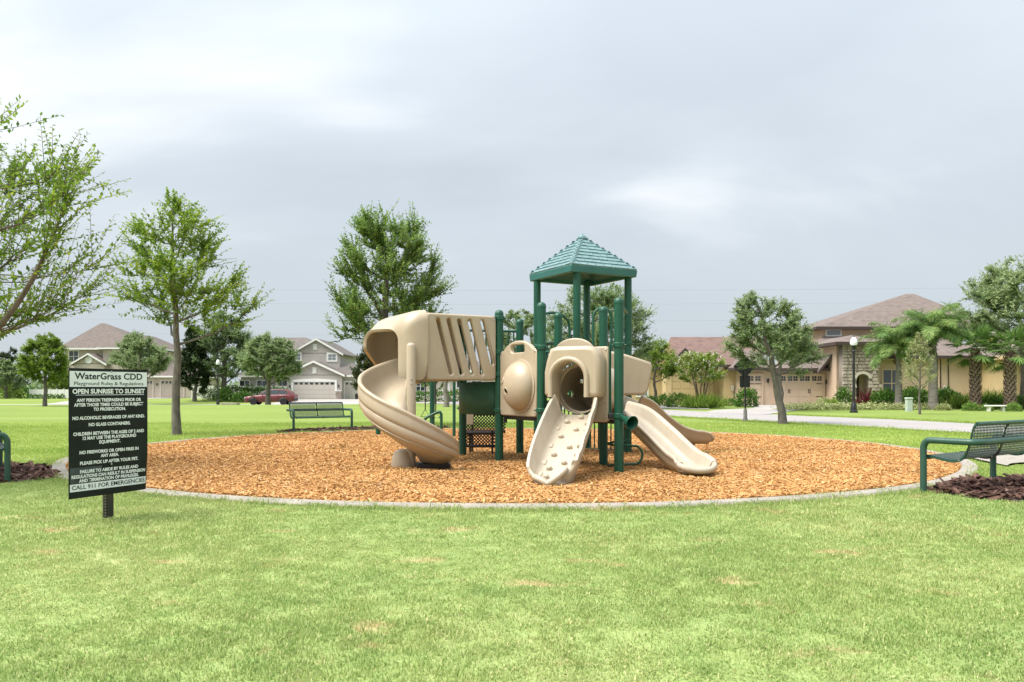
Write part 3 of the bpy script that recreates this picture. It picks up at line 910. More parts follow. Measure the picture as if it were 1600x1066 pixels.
lip = [e0 + sd * (.17 * math.cos(PI * k_ / 12)) + tn * (.10 * math.sin(PI * k_ / 12) - .02) + Vector((0, 0, (.10 + .05 * (k_ - 6) / 6) * abs(math.cos(PI * k_ / 12)) + .005)) for k_ in range(13)]
pbuild(MB().tube(lip, .034, 10), 'ramp_lip', m_tan2, ramp)
o = pbuild(MB().add([e0] + [e0 + sd * (.17 * math.cos(PI * k_ / 12)) + tn * (.10 * math.sin(PI * k_ / 12) - .02) + Vector((0, 0, .004)) for k_ in range(13)], [(0, k_, k_ + 1) for k_ in range(1, 13)]), 'ramp_end', m_tan2, ramp)
q_ = o.modifiers.new('shell', 'SOLIDIFY'); q_.thickness = .03; q_.offset = 0
def ramp_at(t, a, b):
    i = min(len(path) - 2, int(t * (len(path) - 1))); f = t * (len(path) - 1) - i
    p = Vector(path[i]).lerp(Vector(path[i + 1]), f)
    tn = (Vector(path[i + 1]) - Vector(path[i])).normalized()
    sd = tn.cross(Vector((0, 0, 1))).normalized(); up = sd.cross(tn)
    return p + sd * a + up * b, sd, up, tn
KN = MB().lathe([(.036, -.01), (.034, .012), (.026, .026), (.012, .032), (0, .033)], (0, 0, 0), 12).mesh('hand_hold')
KN.materials.append(m_tan2); KN.shade_smooth()
def knob(t, a, b, tilt):
    p, sd, up, tn = ramp_at(t, a, b)
    ax = (up * math.cos(tilt) + sd * math.sin(tilt)).normalized()
    o = bpy.data.objects.new('hand_hold', KN); COL.objects.link(o); o.parent = ramp
    Mx = frame((0, 0, 0), (sd * math.cos(tilt) - up * math.sin(tilt)), tn)
    if (Mx.to_3x3() @ Vector((0, 0, 1))).dot(ax) < 0: Mx = Mx @ Matrix.Rotation(PI, 4, 'X')
    Mx.translation = p - ORG
    o.matrix_basis = Mx @ Matrix.Diagonal((1.0, .8, 1.15, 1))
PATH_SIDE = 1
for i, t in enumerate((.16, .29, .43, .56, .69, .82)):
    knob(t, -.06, .004, 0)
    knob(t + .06, .085, .004, 0)
for t in (.12, .26, .33, .50, .58, .72):
    knob(t, -.235, .15, .95)
# ribs under the ramp
for i in range(5, len(path) - 8, 5):
    p, sd, up, tn = ramp_at(i / (len(path) - 1), 0, -.035)
    for s_ in (-1, 1):
        q = p + sd * (.20 * s_)
        four = (q - tn * .04 + up * .05, q + tn * .04 + up * .05, q + tn * .03 - up * .045, q - tn * .03 - up * .045)
        pbuild(MB().add(list(four) + [x_ - sd * .06 * s_ for x_ in four], [(0, 1, 2, 3), (7, 6, 5, 4), (0, 4, 5, 1), (1, 5, 6, 2), (2, 6, 7, 3), (3, 7, 4, 0)]), 'ramp_rib', m_tan2, ramp, bevel=.01)
# side bars of the tunnel panel
for p in (P0 - exv * .005 + nv * .0, P0 + exv * (PW + .005)):
    mb = MB().tube([Vector((p.x, p.y, .68)), Vector((p.x, p.y, 1.53))], .018, 8)
    pbuild(mb, 'panel_bar', m_green, tp)

BM = MB().lathe([(.011, 0), (.011, .004), (.006, .007), (0, .007)], (0, 0, 0), 10).mesh('bolt'); BM.materials.append(m_steel)
def bolt(p, ax_, par):
    o = bpy.data.objects.new('bolt', BM); COL.objects.link(o); o.parent = par
    M_b = Vector(ax_).to_track_quat('Z', 'Y').to_matrix().to_4x4(); M_b.translation = Vector(p) - ORG; o.matrix_basis = M_b
for x_ in (.035, PW - .035):
    for z_ in (.06, .24, .86):
        bolt(P0 + exv * x_ + nv * .031 + Vector((0, 0, TZ + z_)), nv, tp)
ad = (V3('D', 0) - V3('A', 0)).normalized()
for x_ in (.035, W_ - .035):
    for z_ in (.05, .42, .82):
        bolt(a_ + ad * (.075 + x_) + outw * .031 + Vector((0, 0, .665 + z_)), outw, bub)
# half drum counter panel under the left deck, between B and A
a_, b_ = V3('A', 0), V3('B', 0)
exv = (a_ - b_).normalized(); nw = Vector((exv.y, -exv.x, 0))
if nw.y > 0: nw = -nw
pts = []
L_ = (a_ - b_).length
mb = MB(); vs = []
NS = 14
for k in range(NS + 1):
    t = k / NS
    p = b_ + exv * (.07 + (L_ - .14) * t) + nw * (.02 + .24 * math.sin(PI * t))
    for z in (.665, 1.10):
        vs.append(Vector((p.x, p.y, z)))
mb.add(vs, [(2 * k, 2 * k + 2, 2 * k + 3, 2 * k + 1) for k in range(NS)])
o = pbuild(mb, 'curved_panel', m_green2, smooth=60)
s_ = o.modifiers.new('shell', 'SOLIDIFY'); s_.thickness = .03; s_.offset = 0

# ---- spiral slide with its slotted tunnel
un = Vector((.866, .5, 0)); vn = Vector((-.5, .866, 0))
SP = Vector((-1.28, 9.95, 0))
pole = pbuild(MB().lathe([(.060, -.1), (.060, 1.56), (.052, 1.585), (.03, 1.60), (0, 1.604)], (SP.x, SP.y, 0), 20), 'slide_pole', m_tan)
mb = MB()
for z in (1.08, 1.14): mb.lathe([(.010, 0), (.010, .012), (.004, .015)], (SP.x + .01, SP.y - .058, z), 8, (0.1, -1, 0))
pbuild(mb, 'bolt', m_steel, pole)
mb = MB(); vs = []; fs = []
def sp_prof(th):
    """section at a turning angle: list of (radius, height)"""
    d = math.degrees(th)
    t = (d - 78) / (350 - 78)
    zb = np.interp(d, [78, 105, 180, 270, 320, 350], [1.14, 1.10, .78, .34, .15, .10])
    zo = np.interp(d, [78, 100, 135, 180, 225, 270, 320, 338, 350], [1.52, 1.46, 1.34, 1.17, .97, .75, .46, .36, .30])
    zi = np.interp(d, [78, 105, 180, 270, 320, 350], [1.42, 1.34, .96, .50, .26, .17])
    ro = .67 + .0 * t - .04 * max(0, (d - 335) / 15)
    hw = zo - zb
    inn = [(.10, zi), (.125, zb + .13), (.17, zb + .05), (.24, zb + .012), (.36, zb), (.46, zb + .012), (.545, zb + .06), (.60, zb + .15), (.625, zb + hw * .6), (.635, zo - .015)]
    out = [(.645, zo + .012), (.672, zo + .022), (.695, zo + .012), (.70, zo - .012), (.682, zo - .035), (.688, zo - .05), (.700, zb + hw * .66), (.692, zb + hw * .56), (.676, zb + hw * .53), (.690, zb + hw * .49), (.680, zb + hw * .30), (.655, zb + hw * .215), (.640, zb + hw * .19), (.648, zb + hw * .155), (.59, zb + .012), (.48, zb - .038), (.36, zb - .05), (.22, zb - .04), (.13, zb + .0), (.075, zb + .10), (.07, zi)]
    k = ro / .70
    return [(r_ * k, z) for r_, z in inn + out]
NT = 64
M_ = len(sp_prof(2))
for i in range(NT + 1):
    th = R(78 + (350 - 78) * i / NT)
    for r_, z in sp_prof(th):
        vs.append((SP.x + r_ * math.cos(th), SP.y + r_ * math.sin(th), z))
for i in range(NT):
    for k in range(M_):
        l_ = (k + 1) % M_
        fs.append((i * M_ + k, i * M_ + l_, (i + 1) * M_ + l_, (i + 1) * M_ + k))
fs.append(tuple(range(M_))); fs.append(tuple(range((NT + 1) * M_ - 1, NT * M_ - 1, -1)))
spiral = pbuild(mb.add(vs, fs), 'spiral_slide', m_tan, smooth=75)
# foot under the pole
mb = MB().lathe([(.16, 0), (.17, .03), (.15, .16), (.12, .24), (.06, .27)], (SP.x - .10, SP.y + .05, -.02), 20)
pbuild(mb, 'slide_foot', m_tan, spiral)
me = plate_mesh('slide_base', rrect(-.22, .22, -.14, .14, .05), [], .07, .012)
me.transform(frame((SP.x + .28, SP.y + .0, .045), (1, .1, 0), (-.1, 1, 0)))
pput('slide_base', me, m_deck, spiral)

# slotted tunnel: side walls, roof, hood over the top of the slide
SW0 = V3('A', 0) - un * .065                        # right end of the near wall
TL = 1.02
zb0, zt0 = 1.13, 2.0
def slots(L__):
    hs = []
    for i in range(5):
        x = .06 + .153 * i
        dx = .19; y1 = zt0 - .085; y0 = zb0 + (.10 if i > 0 else .24)
        # slanted, round-ended slot, leaning with its top to the left
        a0 = Vector((x, y0, 0)); a1 = Vector((x + dx * (y1 - y0) / .70, y1, 0))
        ax_ = (a1 - a0).normalized(); sdv = Vector((-ax_.y, ax_.x, 0)); r_ = .026
        base = math.atan2(ax_.y, ax_.x)
        lp = []
        for cc, s0 in ((a1, -90), (a0, 90)):
            for k in range(7):
                q = base + R(s0 + 180 * k / 6)
                lp.append((cc.x + r_ * math.cos(q), cc.y + r_ * math.sin(q)))
        hs.append(lp)
    return hs
wall_out = rrect(0, TL, zb0, zt0, .03)
tun = None
for s_, p in ((1, SW0), (2, V3('B', 0) - un * .065)):
    me = plate_mesh('slotted_wall', rrect(0, TL, zb0, zt0, .05), slots(TL), .075, .022)
    me.transform(frame(p, -un, (0, 0, 1)))
    if s_ == 1:
        tun = pput('slotted_wall', me, m_tan)
    else:
        pput('slotted_wall', me, m_tan)
nn_ = Vector((un.y, -un.x, 0))
for x_ in (.035, TL * .55):
    for z_ in (1.17, 1.95):
        bolt(SW0 - un * x_ + nn_ * .0375 + Vector((0, 0, z_)), nn_, tun)
# roof of the tunnel, a shallow arch
ab = (V3('B', 0) - V3('A', 0)); wl_ = ab.length; abn = ab.normalized()
vs = []; NA = 12
for j in range(2):
    for k in range(NA + 1):
        t = k / NA
        p = SW0 - un * (TL * j - (.0 if j else 0)) + abn * (wl_ * t)
        vs.append(Vector((p.x, p.y, zt0 - .02 + .05 * math.sin(PI * t))))
o = pbuild(MB().add(vs, [(k, k + 1, NA + 2 + k, NA + 1 + k) for k in range(NA)]), 'tunnel_roof', m_tan, smooth=60)
q_ = o.modifiers.new('shell', 'SOLIDIFY'); q_.thickness = .04; q_.offset = 0
# hood: loft of arched sections, from the tunnel end to the mouth over the slide
def hood_sec(c, wv, w, zbn, zbf, zt, rr):
    """open arch from near foot over to far foot; c centre, wv width direction (near to far)"""
    pts = []
    n_ = 8
    pts.append(c - wv * w + Vector((0, 0, zbn)))
    for k in range(n_ + 1):
        q = PI - PI / 2 * k / n_
        pts.append(c + wv * (-w + rr + rr * math.cos(q)) + Vector((0, 0, zt - rr + rr * math.sin(q))))
    for k in range(n_ + 1):
        q = PI / 2 - PI / 2 * k / n_
        pts.append(c + wv * (w - rr + rr * math.cos(q)) + Vector((0, 0, zt - rr + rr * math.sin(q))))
    pts.append(c + wv * w + Vector((0, 0, zbf)))
    return pts
secs_h = []
for (nx_, ny_), (fx_, fy_), zn_, zf_, zt_, rr_ in (((-1.09, 10.10), (-1.66, 11.22), 1.13, 1.13, 2.0, .10), ((-1.20, 10.05), (-1.74, 11.14), 1.13, 1.2, 1.995, .13),
                                                   ((-1.31, 10.03), (-1.87, 10.97), 1.14, 1.33, 1.94, .16), ((-1.38, 10.06), (-1.91, 10.73), 1.155, 1.43, 1.85, .17),
                                                   ((-1.415, 10.09), (-1.93, 10.56), 1.165, 1.50, 1.79, .16), ((-1.43, 10.11), (-1.94, 10.44), 1.17, 1.53, 1.765, .15)):
    N_ = Vector((nx_, ny_, 0)); F_ = Vector((fx_, fy_, 0))
    secs_h.append(hood_sec((N_ + F_) / 2, (F_ - N_).normalized(), (F_ - N_).length / 2, zn_, zf_, zt_, rr_))
NH = len(secs_h[0])
mb = MB().add([p for s_ in secs_h for p in s_], [(i * NH + k, i * NH + k + 1, (i + 1) * NH + k + 1, (i + 1) * NH + k) for i in range(len(secs_h) - 1) for k in range(NH - 1)])
hood = pbuild(mb, 'slide_hood', m_tan, smooth=80)
q_ = hood.modifiers.new('sub', 'SUBSURF'); q_.levels = 1; q_.render_levels = 2
q_ = hood.modifiers.new('shell', 'SOLIDIFY'); q_.thickness = .045; q_.offset = 1
q_ = hood.modifiers.new('soft', 'BEVEL'); q_.width = .012; q_.segments = 2; q_.limit_method = 'ANGLE'

# ---- two wave slides on the right
def wave(pts, hw, wall, endflare=0.0):
    p_ = smoothpath(pts, 7); N = len(p_); secs = []
    for i in range(N):
        t = i / (N - 1)
        w = hw * (1 + endflare * max(0, (t - .7) / .3)); h = wall * (1 - .35 * max(0, (t - .75) / .25))
        if t > .93:
            k = (t - .93) / .07; w *= 1 - .16 * k * k
        th = .03
        secs.append([(-w + .03, -th), (w - .03, -th), (w + .035, h * .45), (w + .04, h - .035), (w + .058, h - .02), (w + .058, h + .004), (w + .035, h + .018), (w + .008, h + .012), (w - .012, h - .02), (w - .03, .06), (w - .065, .014), (w - .11, 0),
                     (-w + .11, 0), (-w + .065, .014), (-w + .03, .06), (-w + .012, h - .02), (-w - .008, h + .012), (-w - .035, h + .018), (-w - .058, h + .004), (-w - .058, h - .02), (-w - .04, h - .035), (-w - .035, h * .45)])
    return p_, secs
for pts, hw, wall, fl in (([(1.38, 10.64, .67), (1.58, 10.24, .59), (1.79, 9.84, .37), (1.95, 9.53, .175), (2.04, 9.34, .085), (2.11, 9.16, .058), (2.14, 9.07, .052)], .20, .17, .12),
                          ([(1.78, 11.85, .75), (1.95, 11.93, .67), (2.15, 12.03, .49), (2.45, 12.18, .29), (2.72, 12.32, .205), (2.93, 12.43, .19), (3.03, 12.48, .185)], .20, .17, .06)):
    p_, secs = wave(pts, hw, wall, fl)
    sl = pbuild(MB().sweep(p_, secs), 'wave_slide', m_tan2 if fl > .1 else m_tan, smooth=60)
    # front lip and foot
    e0 = Vector(p_[-1]); tn = (Vector(p_[-1]) - Vector(p_[-4])).normalized(); sd = tn.cross(Vector((0, 0, 1))).normalized()
    w = hw * (1 + fl) * .84 + .045
    lip = []
    for k in range(13):
        q = PI * k / 12
        lip.append(e0 + sd * (w * math.cos(q)) + tn * (.13 * math.sin(q) - .02) + Vector((0, 0, .095 - .065 * math.sin(q))))
    pbuild(MB().tube(lip, .036, 10), 'slide_lip', m_tan2 if fl > .1 else m_tan, sl)
    vs = [e0 + Vector((0, 0, -.012))] + [e0 + sd * (w * math.cos(PI * k / 12)) + tn * (.13 * math.sin(PI * k / 12) - .01) + Vector((0, 0, .012 + .02 * abs(math.cos(PI * k / 12)))) for k in range(13)]
    o = pbuild(MB().add(vs, [(0, k, k + 1) for k in range(1, 13)]), 'slide_end', m_tan2 if fl > .1 else m_tan, sl, smooth=80)
    q_ = o.modifiers.new('shell', 'SOLIDIFY'); q_.thickness = .03; q_.offset = 0
    fo = e0 - tn * .28
    pbuild(MB().box((fo.x, fo.y, (fo.z - .02) / 2), (.22, .07, fo.z + .0), math.atan2(sd.y, sd.x)), 'slide_foot', m_deck, sl)
# hood at the top of the wave slides
hb0 = Vector((1.66, 11.05, .0))
hx = Vector((.96, .28, 0)).normalized(); hy = Vector((-.28, .96, 0)).normalized()
out_ = [(-.36, .93), (.20, .93), (.27, 1.0), (.335, 1.34), (.31, 1.395), (.20, 1.43), (-.05, 1.50), (-.36, 1.55)]
me = plate_mesh('slide_hood', out_, [], .10, .035)
me.transform(frame(hb0, hx, (0, 0, 1)))
wh = pput('slide_hood', me, m_tan, smooth=60)
me = plate_mesh('slide_hood', out_, [], .10, .035)
me.transform(frame(hb0 + hy * .9, hx, (0, 0, 1)))
pput('slide_hood', me, m_tan, smooth=60)
mb = MB()
vs = []
for (x, z) in [(.30, 1.37), (.20, 1.415), (-.05, 1.485), (-.36, 1.53)]:
    for t in (.0, .25, .5, .75, 1):
        p = hb0 + hx * x + hy * (.9 * t); vs.append(Vector((p.x, p.y, z + .05 * math.sin(PI * t))))
o = pbuild(mb.add(vs, [(i * 5 + k, i * 5 + k + 1, i * 5 + k + 6, i * 5 + k + 5) for i in range(3) for k in range(4)]), 'hood_roof', m_tan, wh, smooth=60)
q_ = o.modifiers.new('shell', 'SOLIDIFY'); q_.thickness = .035; q_.offset = 0

# ---- rails, arches, bars
def bar(mb, p, q, r_=.017): return mb.tube([p, q], r_, 8)
def guard(k0, k1, z0, z1, n_, parent=None):
    p, q = V3(k0, 0), V3(k1, 0); d = (q - p); L__ = d.length; d.normalize()
    mb = MB()
    for z in (z0, z1):
        bar(mb, p + d * PR + Vector((0, 0, z)), q - d * PR + Vector((0, 0, z)), .019)
    g_ = pbuild(mb, 'guard_rail', m_green)
    for i in range(n_):
        t = PR + .04 + (L__ - 2 * PR - .08) * i / (n_ - 1)
        pbuild(bar(MB(), p + d * t + Vector((0, 0, z0)), p + d * t + Vector((0, 0, z1)), .011), 'baluster', m_green, g_)
guard('R1', 'R4', .90, 1.74, 10)
guard('R4', 'R3', .90, 1.74, 10)
guard('R3', 'R2', .04, .78, 9)
guard('G', 'C', .74, 1.55, 9)
guard('C', 'B', 1.2, 1.9, 9)
guard('R4', 'R1', .04, .78, 9)
def arch_bar(p, q, z0, z1, r_=.019):
    p = Vector((*p, 0)); q = Vector((*q, 0)); w = (q - p).length / 2; c = (p + q) / 2; d = (q - p).normalized()
    pts = [p + Vector((0, 0, z0))] + [c - d * w * math.cos(PI * k / 14) + Vector((0, 0, z1 - w + w * math.sin(PI * k / 14))) for k in range(15)] + [q + Vector((0, 0, z0))]
    pbuild(MB().tube(pts, r_, 8), 'arch_bar', m_green)
arch_bar((1.17, 11.3), (1.44, 11.35), .82, 2.19)
pts = smoothpath([(.42, 11.0, 2.07), (.62, 11.15, 2.10), (.76, 11.25, 2.04), (.83, 11.3, 1.86), (.84, 11.3, .84)], 6)
pbuild(MB().tube(pts, .019, 8), 'grab_bar', m_green)
pts = smoothpath([(1.44, 11.3, 2.15), (1.60, 11.3, 2.18), (1.75, 11.9, 2.17)], 6)
pbuild(MB().tube(pts, .019, 8), 'grab_bar', m_green)
# climbing loops beside the front post
for z, w, y in ((.60, .08, 9.5), (.33, .22, 9.45)):
    pts = [(1.20, y + .35, z), (1.26, y + .1, z)] + [(1.26 + w + .09 * math.sin(PI * k / 8), y, z - .11 + .11 * math.cos(PI * k / 8)) for k in range(9)] + [(1.26, y - .04, z - .22), (1.17, y + .1, z - .25)]
    pbuild(MB().tube(smoothpath(pts, 4), .015, 8), 'climbing_loop', m_green)
mb = MB()
bar(mb, (1.36, 9.62, .05), (1.36, 9.62, .72), .012)
pbuild(mb, 'loop_stay', m_green)
# speaking trumpet on the front post
ax = Vector((.36, -.72, -.22)).normalized()
pb = V3('E', .70) + ax * .07
mb = MB().lathe([(.030, -.02), (.032, .06), (.05, .12), (.078, .20), (.084, .205), (.080, .212), (.072, .205), (.045, .12), (.026, .05), (0, .05)], pb, 20, ax)
pbuild(mb, 'speaking_trumpet', m_green)
pbuild(MB().box((*(V3('E', .70) + Vector((-.09, .02, 0))).xy, .70), (.07, .06, .06)), 'trumpet_bracket', m_black, bevel=.01)
pbuild(MB().box((POST['A'][0] + .085, POST['A'][1] - .03, .62), (.05, .05, .12)), 'panel_bracket', m_black, bevel=.01)
# dark coated perforated steps under the left deck
def diamond(mb, o, ex_, ey_, W__, H__, pitch=.035, w=.009, th=.004):
    """a sheet of crossing diagonal strips filling a rectangle"""
    ex_ = Vector(ex_).normalized(); ey_ = Vector(ey_).normalized(); ez_ = ex_.cross(ey_); o = Vector(o)
    for sgn_ in (1, -1):
        c = -H__ if sgn_ > 0 else 0
        while c < W__ + (0 if sgn_ > 0 else H__):
            # line x = c + sgn*y
            y0, y1 = 0.0, H__
            xa, xb = c, c + sgn_ * H__
            def clip(xlim):
                return (xlim - c) * sgn_
            lo, hi = y0, y1
            if sgn_ > 0:
                lo = max(lo, clip(0)); hi = min(hi, clip(W__))
            else:
                lo = max(lo, clip(W__)); hi = min(hi, clip(0))
            if hi - lo > .01:
                p = o + ex_ * (c + sgn_ * lo) + ey_ * lo; q = o + ex_ * (c + sgn_ * hi) + ey_ * hi
                d = (q - p).normalized(); s2 = d.cross(ez_) * w / 2; u2 = ez_ * th * (1 if sgn_ > 0 else -1)
                mb.add([p - s2, p + s2, q + s2, q - s2, p - s2 + u2, p + s2 + u2, q + s2 + u2, q - s2 + u2], [(0, 1, 2, 3), (7, 6, 5, 4), (0, 4, 5, 1), (2, 6, 7, 3), (1, 5, 6, 2), (3, 7, 4, 0)])
            c += pitch
    return mb
st0 = Vector((-.80, 12.25, 0)); sx_ = Vector((1, -.06, 0)).normalized(); sy_ = Vector((.06, 1, 0)).normalized()
mb = MB()
diamond(mb, st0 + Vector((0, 0, .36)), sx_, (0, 0, 1), .70, .27, .05, .016)
diamond(mb, st0 + Vector((0, 0, .355)) - sy_ * .30, sx_, sy_, .66, .30, .05, .016)
diamond(mb, st0 + Vector((0, 0, .16)) - sy_ * .30, sx_, (0, 0, 1), .56, .20, .05, .016)
stp = pbuild(mb, 'entry_step', m_deck, fix=False, smooth=0)
mb = MB()
for a, b in (((0, 0, .63), (.70, 0, .63)), ((0, 0, .355), (.70, 0, .355)), ((0, -.30, .35), (.68, -.30, .35)), ((0, -.3, .15), (.56, -.3, .15))):
    p = st0 + sx_ * a[0] + sy_ * a[1] + Vector((0, 0, a[2])); q = st0 + sx_ * b[0] + sy_ * b[1] + Vector((0, 0, b[2]))
    mb.tube([p, q], .022, 6)
pbuild(mb, 'step_frame', m_deck, stp)
for x, y, h in ((.18, -.29, .36), (.52, -.31, .40), (.18, 0, .62), (.60, 0, .62)):
    p = st0 + sx_ * x + sy_ * y
    pbuild(MB().tube([p, p + Vector((0, 0, h))], .016, 6), 'leg', m_deck, stp)
pbuild(MB().box((-.70, 12.1, .56), (.22, .02, .19), -.06), 'step_panel', m_tanin, stp, bevel=.01)

# ---- ring ladder behind the slide
RL = thing('ring_ladder', 'green overhead ladder with hanging grips standing behind the spiral slide', 'climbing frame', (-2.3, 17.0, 0))
def lb(mb, name, m, parent=None, **k):
    o = mb.build(name, m, None, **k); o.data.transform(Matrix.Translation((2.3, -17.0, 0))); o.parent = parent or RL
    return o
lb(MB().tube(smoothpath([(-2.90, 17.0, -.1), (-2.90, 17.0, 1.2), (-2.89, 16.95, 1.62), (-2.66, 16.8, 1.98), (-2.2, 16.6, 2.1), (-1.76, 16.4, 2.1)], 6), .055, 12), 'arched_post', m_green)
lb(MB().tube([(-1.73, 17.0, -.1), (-1.73, 17.0, 2.14)], .055, 12), 'post', m_green)
lb(MB().tube([(-1.21, 16.4, -.1), (-1.21, 16.4, 2.14)], .032, 10), 'thin_post', m_green)
lb(MB().tube([(-1.73, 17.0, 2.1), (-1.21, 16.4, 2.1)], .03, 10), 'cross_bar', m_green)
lb(MB().tube([(-2.1, 16.5, 2.1), (-1.2, 16.38, 2.1)], .03, 10), 'cross_bar', m_green)
for x, z in ((-1.82, .45), (-1.60, .42)):
    hr_ = lb(MB().tube([(x, 16.45, 2.1), (x, 16.45, z + .14)], .012, 6), 'hanging_rod', m_black)
    lb(MB().tube([(x - .09, 16.45, z), (x + .09, 16.45, z), (x, 16.45, z + .15)], .014, 6, closed=True), 'grip', m_green, hr_)
lb(MB().tube(smoothpath([(-1.80, 16.2, -.05), (-1.80, 16.2, .36), (-1.77, 16.2, .43), (-1.70, 16.2, .47), (-1.52, 16.2, .55), (-1.47, 16.2, .52), (-1.46, 16.2, .42), (-1.46, 16.2, -.05)], 5), .03, 10), 'step_loop', m_green)

# ------------------------------------------------------------------ plants
def unit(a):
    return a / (np.linalg.norm(a, axis=-1, keepdims=True) + 1e-9)
def leaves_np(P, D, N, ln, wd, q):
    """pointed, slightly folded leaves: origin, direction, normal, length, width"""
    D = unit(D); S = unit(np.cross(D, N)); Nn = np.cross(S, D)
    ln = ln[:, None]; wd = wd[:, None]
    a = P; b = P + D * ln * .45 + S * wd * .5 + Nn * wd * .12; c = P + D * ln; d = P + D * ln * .45 - S * wd * .5 + Nn * wd * .12
    V = np.stack([a, b, c, d], 1).reshape(-1, 3)
    F = np.arange(len(P) * 4).reshape(-1, 4)
    return V, F
def crown_part(name, P, D, N, ln, wd, var, m, parent):
    V, F = leaves_np(P, D, N, ln, wd, None)
    me = np_mesh(name, V, F, {'var': np.clip(var, 0, 1)})
    return put(name, me, m, parent, smooth=0)
def bez(a, b, c, n):
    t = np.linspace(0, 1, n)[:, None]
    return (1 - t) ** 2 * a + 2 * t * (1 - t) * b + t ** 2 * c
def make_tree(name, label, base, H, prof, trunk_r, lmat, tmat, seed, group=None, nl=11, nsub=4, nshoot=260, per=16, leaf=.08, shoot=.6, up=.6,
              lean=(0, 0), h0=None, spread=1.0, var0=.45, twigs=False, stems=1, rise=.8, cat='tree', flower=0, shape=(1, 1), leafw=.5, curve=.25, droop=0, bend=None, extra=None):
    """trunk, limbs and leafy shoots; prof = [(height, radius), ...] bounds the crown"""
    q = np.random.default_rng(seed)
    bz = float(gz(base[0], base[1]))
    t = thing(name, label, cat, (base[0], base[1], bz), 0, group)
    ph = [p[0] for p in prof]; pr = [p[1] for p in prof]
    h0 = ph[0] if h0 is None else h0
    lobes = q.uniform(.78, 1.18, 9); l0 = q.uniform(0, 2 * PI)
    def R_(h, az):
        k = (np.asarray(az) + l0) / (2 * PI) * 9
        i = np.floor(k).astype(int) % 9; f = k - np.floor(k)
        return np.interp(h, ph, pr) * (lobes[i] * (1 - f) + lobes[(i + 1) % 9] * f)
    limbs = []
    mb = MB()
    top = ph[-1] * .93
    lean = np.array([lean[0], lean[1], 0.0])
    for s in range(stems):
        n_ = 10
        hs = np.linspace(0, top, n_)
        w = q.normal(0, trunk_r * .38, (n_, 2)); w[0] = 0; w[1] *= .4
        off = np.zeros(3) if stems == 1 else np.array([math.cos(2 * PI * s / stems), math.sin(2 * PI * s / stems), 0]) * trunk_r * 1.6
        sp_ = np.zeros(3) if stems == 1 else off / (np.linalg.norm(off) + 1e-9) * pr[len(pr) // 2] * .45
        T = np.stack([w[:, 0], w[:, 1], hs], 1) + off + np.outer(hs / top, sp_) + np.outer((hs / top) ** 1.2, lean)
        if bend is not None:
            T[:, :2] += np.outer(np.sin(hs / top * PI * .9), bend)
        T[0, 2] = -.25
        rr = trunk_r * np.interp(hs / top, [0, .04, .12, .5, 1], [1.35, 1.08, 1.0, .68, .12])
        mb.tube([tuple(p) for p in T], list(rr), 9)
        nl_ = max(3, nl // stems)
        for i in range(nl_):
            f = (i + .5) / nl_
            hsr = h0 + (top * .92 - h0) * f ** 1.1
            az = i * 2.39996 + q.uniform(-.5, .5) + s * 2 * PI / max(1, stems)
            o = np.array([np.interp(hsr, hs, T[:, k]) for k in range(3)])
            r0 = float(np.interp(hsr, hs, rr))
            he = min(ph[-1] * .98, hsr + rise * (ph[-1] - hsr) * q.uniform(.35, .8) + .1)
            rad = float(R_(he, az)) * q.uniform(.72, .98) * spread
            cen = lean * (he / top)
            e_ = np.array([math.cos(az) * rad * shape[0], math.sin(az) * rad * shape[1], he]) + cen
            mid = o * .45 + e_ * .55 + np.array([math.cos(az), math.sin(az), 0]) * rad * .14 - np.array([0, 0, curve * (he - hsr)])
            B = bez(o, mid, e_, 9); B[1:-1] += q.normal(0, .018 * H / 5, (7, 3))
            lr = max(.010, min(r0 * .45, trunk_r * .36)) * np.linspace(1, .12, 9)
            mb.tube([tuple(p) for p in B], list(lr), 6)
            limbs.append((B, 1.0))
            for k in range(nsub):
                tt = q.uniform(.22, .85)
                so = np.array([np.interp(tt, np.linspace(0, 1, 9), B[:, j]) for j in range(3)])
                az2 = az + q.choice([-1, 1]) * q.uniform(.35, 1.1)
                he2 = np.clip(so[2] + q.uniform(-.02 - droop, .30) * H * .5, ph[0], ph[-1] * .99)
                rad2 = float(R_(he2, az2)) * q.uniform(.7, 1.0) * spread
                e2 = np.array([math.cos(az2) * rad2 * shape[0], math.sin(az2) * rad2 * shape[1], he2]) + lean * (he2 / top)
                e2 = so + (e2 - so) * q.uniform(.55, 1.0)
                B2 = bez(so, so * .5 + e2 * .5 + np.array([0, 0, -curve * .3 * abs(he2 - so[2])]), e2, 6)
                B2[1:-1] += q.normal(0, .02 * H / 5, (4, 3))
                mb.tube([tuple(p) for p in B2], list(max(.008, lr[int(tt * 8)] * .6) * np.linspace(1, .15, 6)), 5)
                limbs.append((B2, .8))
        limbs.append((T[5:], .7))
    for B_, rr_ in (extra or []):
        B_ = np.array(smoothpath(B_, 4)); mb.tube([tuple(p) for p in B_], list(np.interp(np.linspace(0, 1, len(B_)), np.linspace(0, 1, len(rr_)), rr_)), 8)
        limbs.append((B_[len(B_) // 2:], 1.2))
    # shoots
    wts = np.array([np.linalg.norm(np.diff(b, axis=0), axis=1).sum() * w_ for b, w_ in limbs]); wts /= wts.sum()
    pick = q.choice(len(limbs), nshoot, p=wts)
    O = np.zeros((nshoot, 3)); TD = np.zeros((nshoot, 3))
    for i, k in enumerate(pick):
        b = limbs[k][0]; m_ = len(b)
        u_ = q.uniform(.18, 1.0) ** .75 * (m_ - 1); j = min(m_ - 2, int(u_)); f = u_ - j
        O[i] = b[j] * (1 - f) + b[j + 1] * f; TD[i] = b[j + 1] - b[j]
    TD = unit(TD)
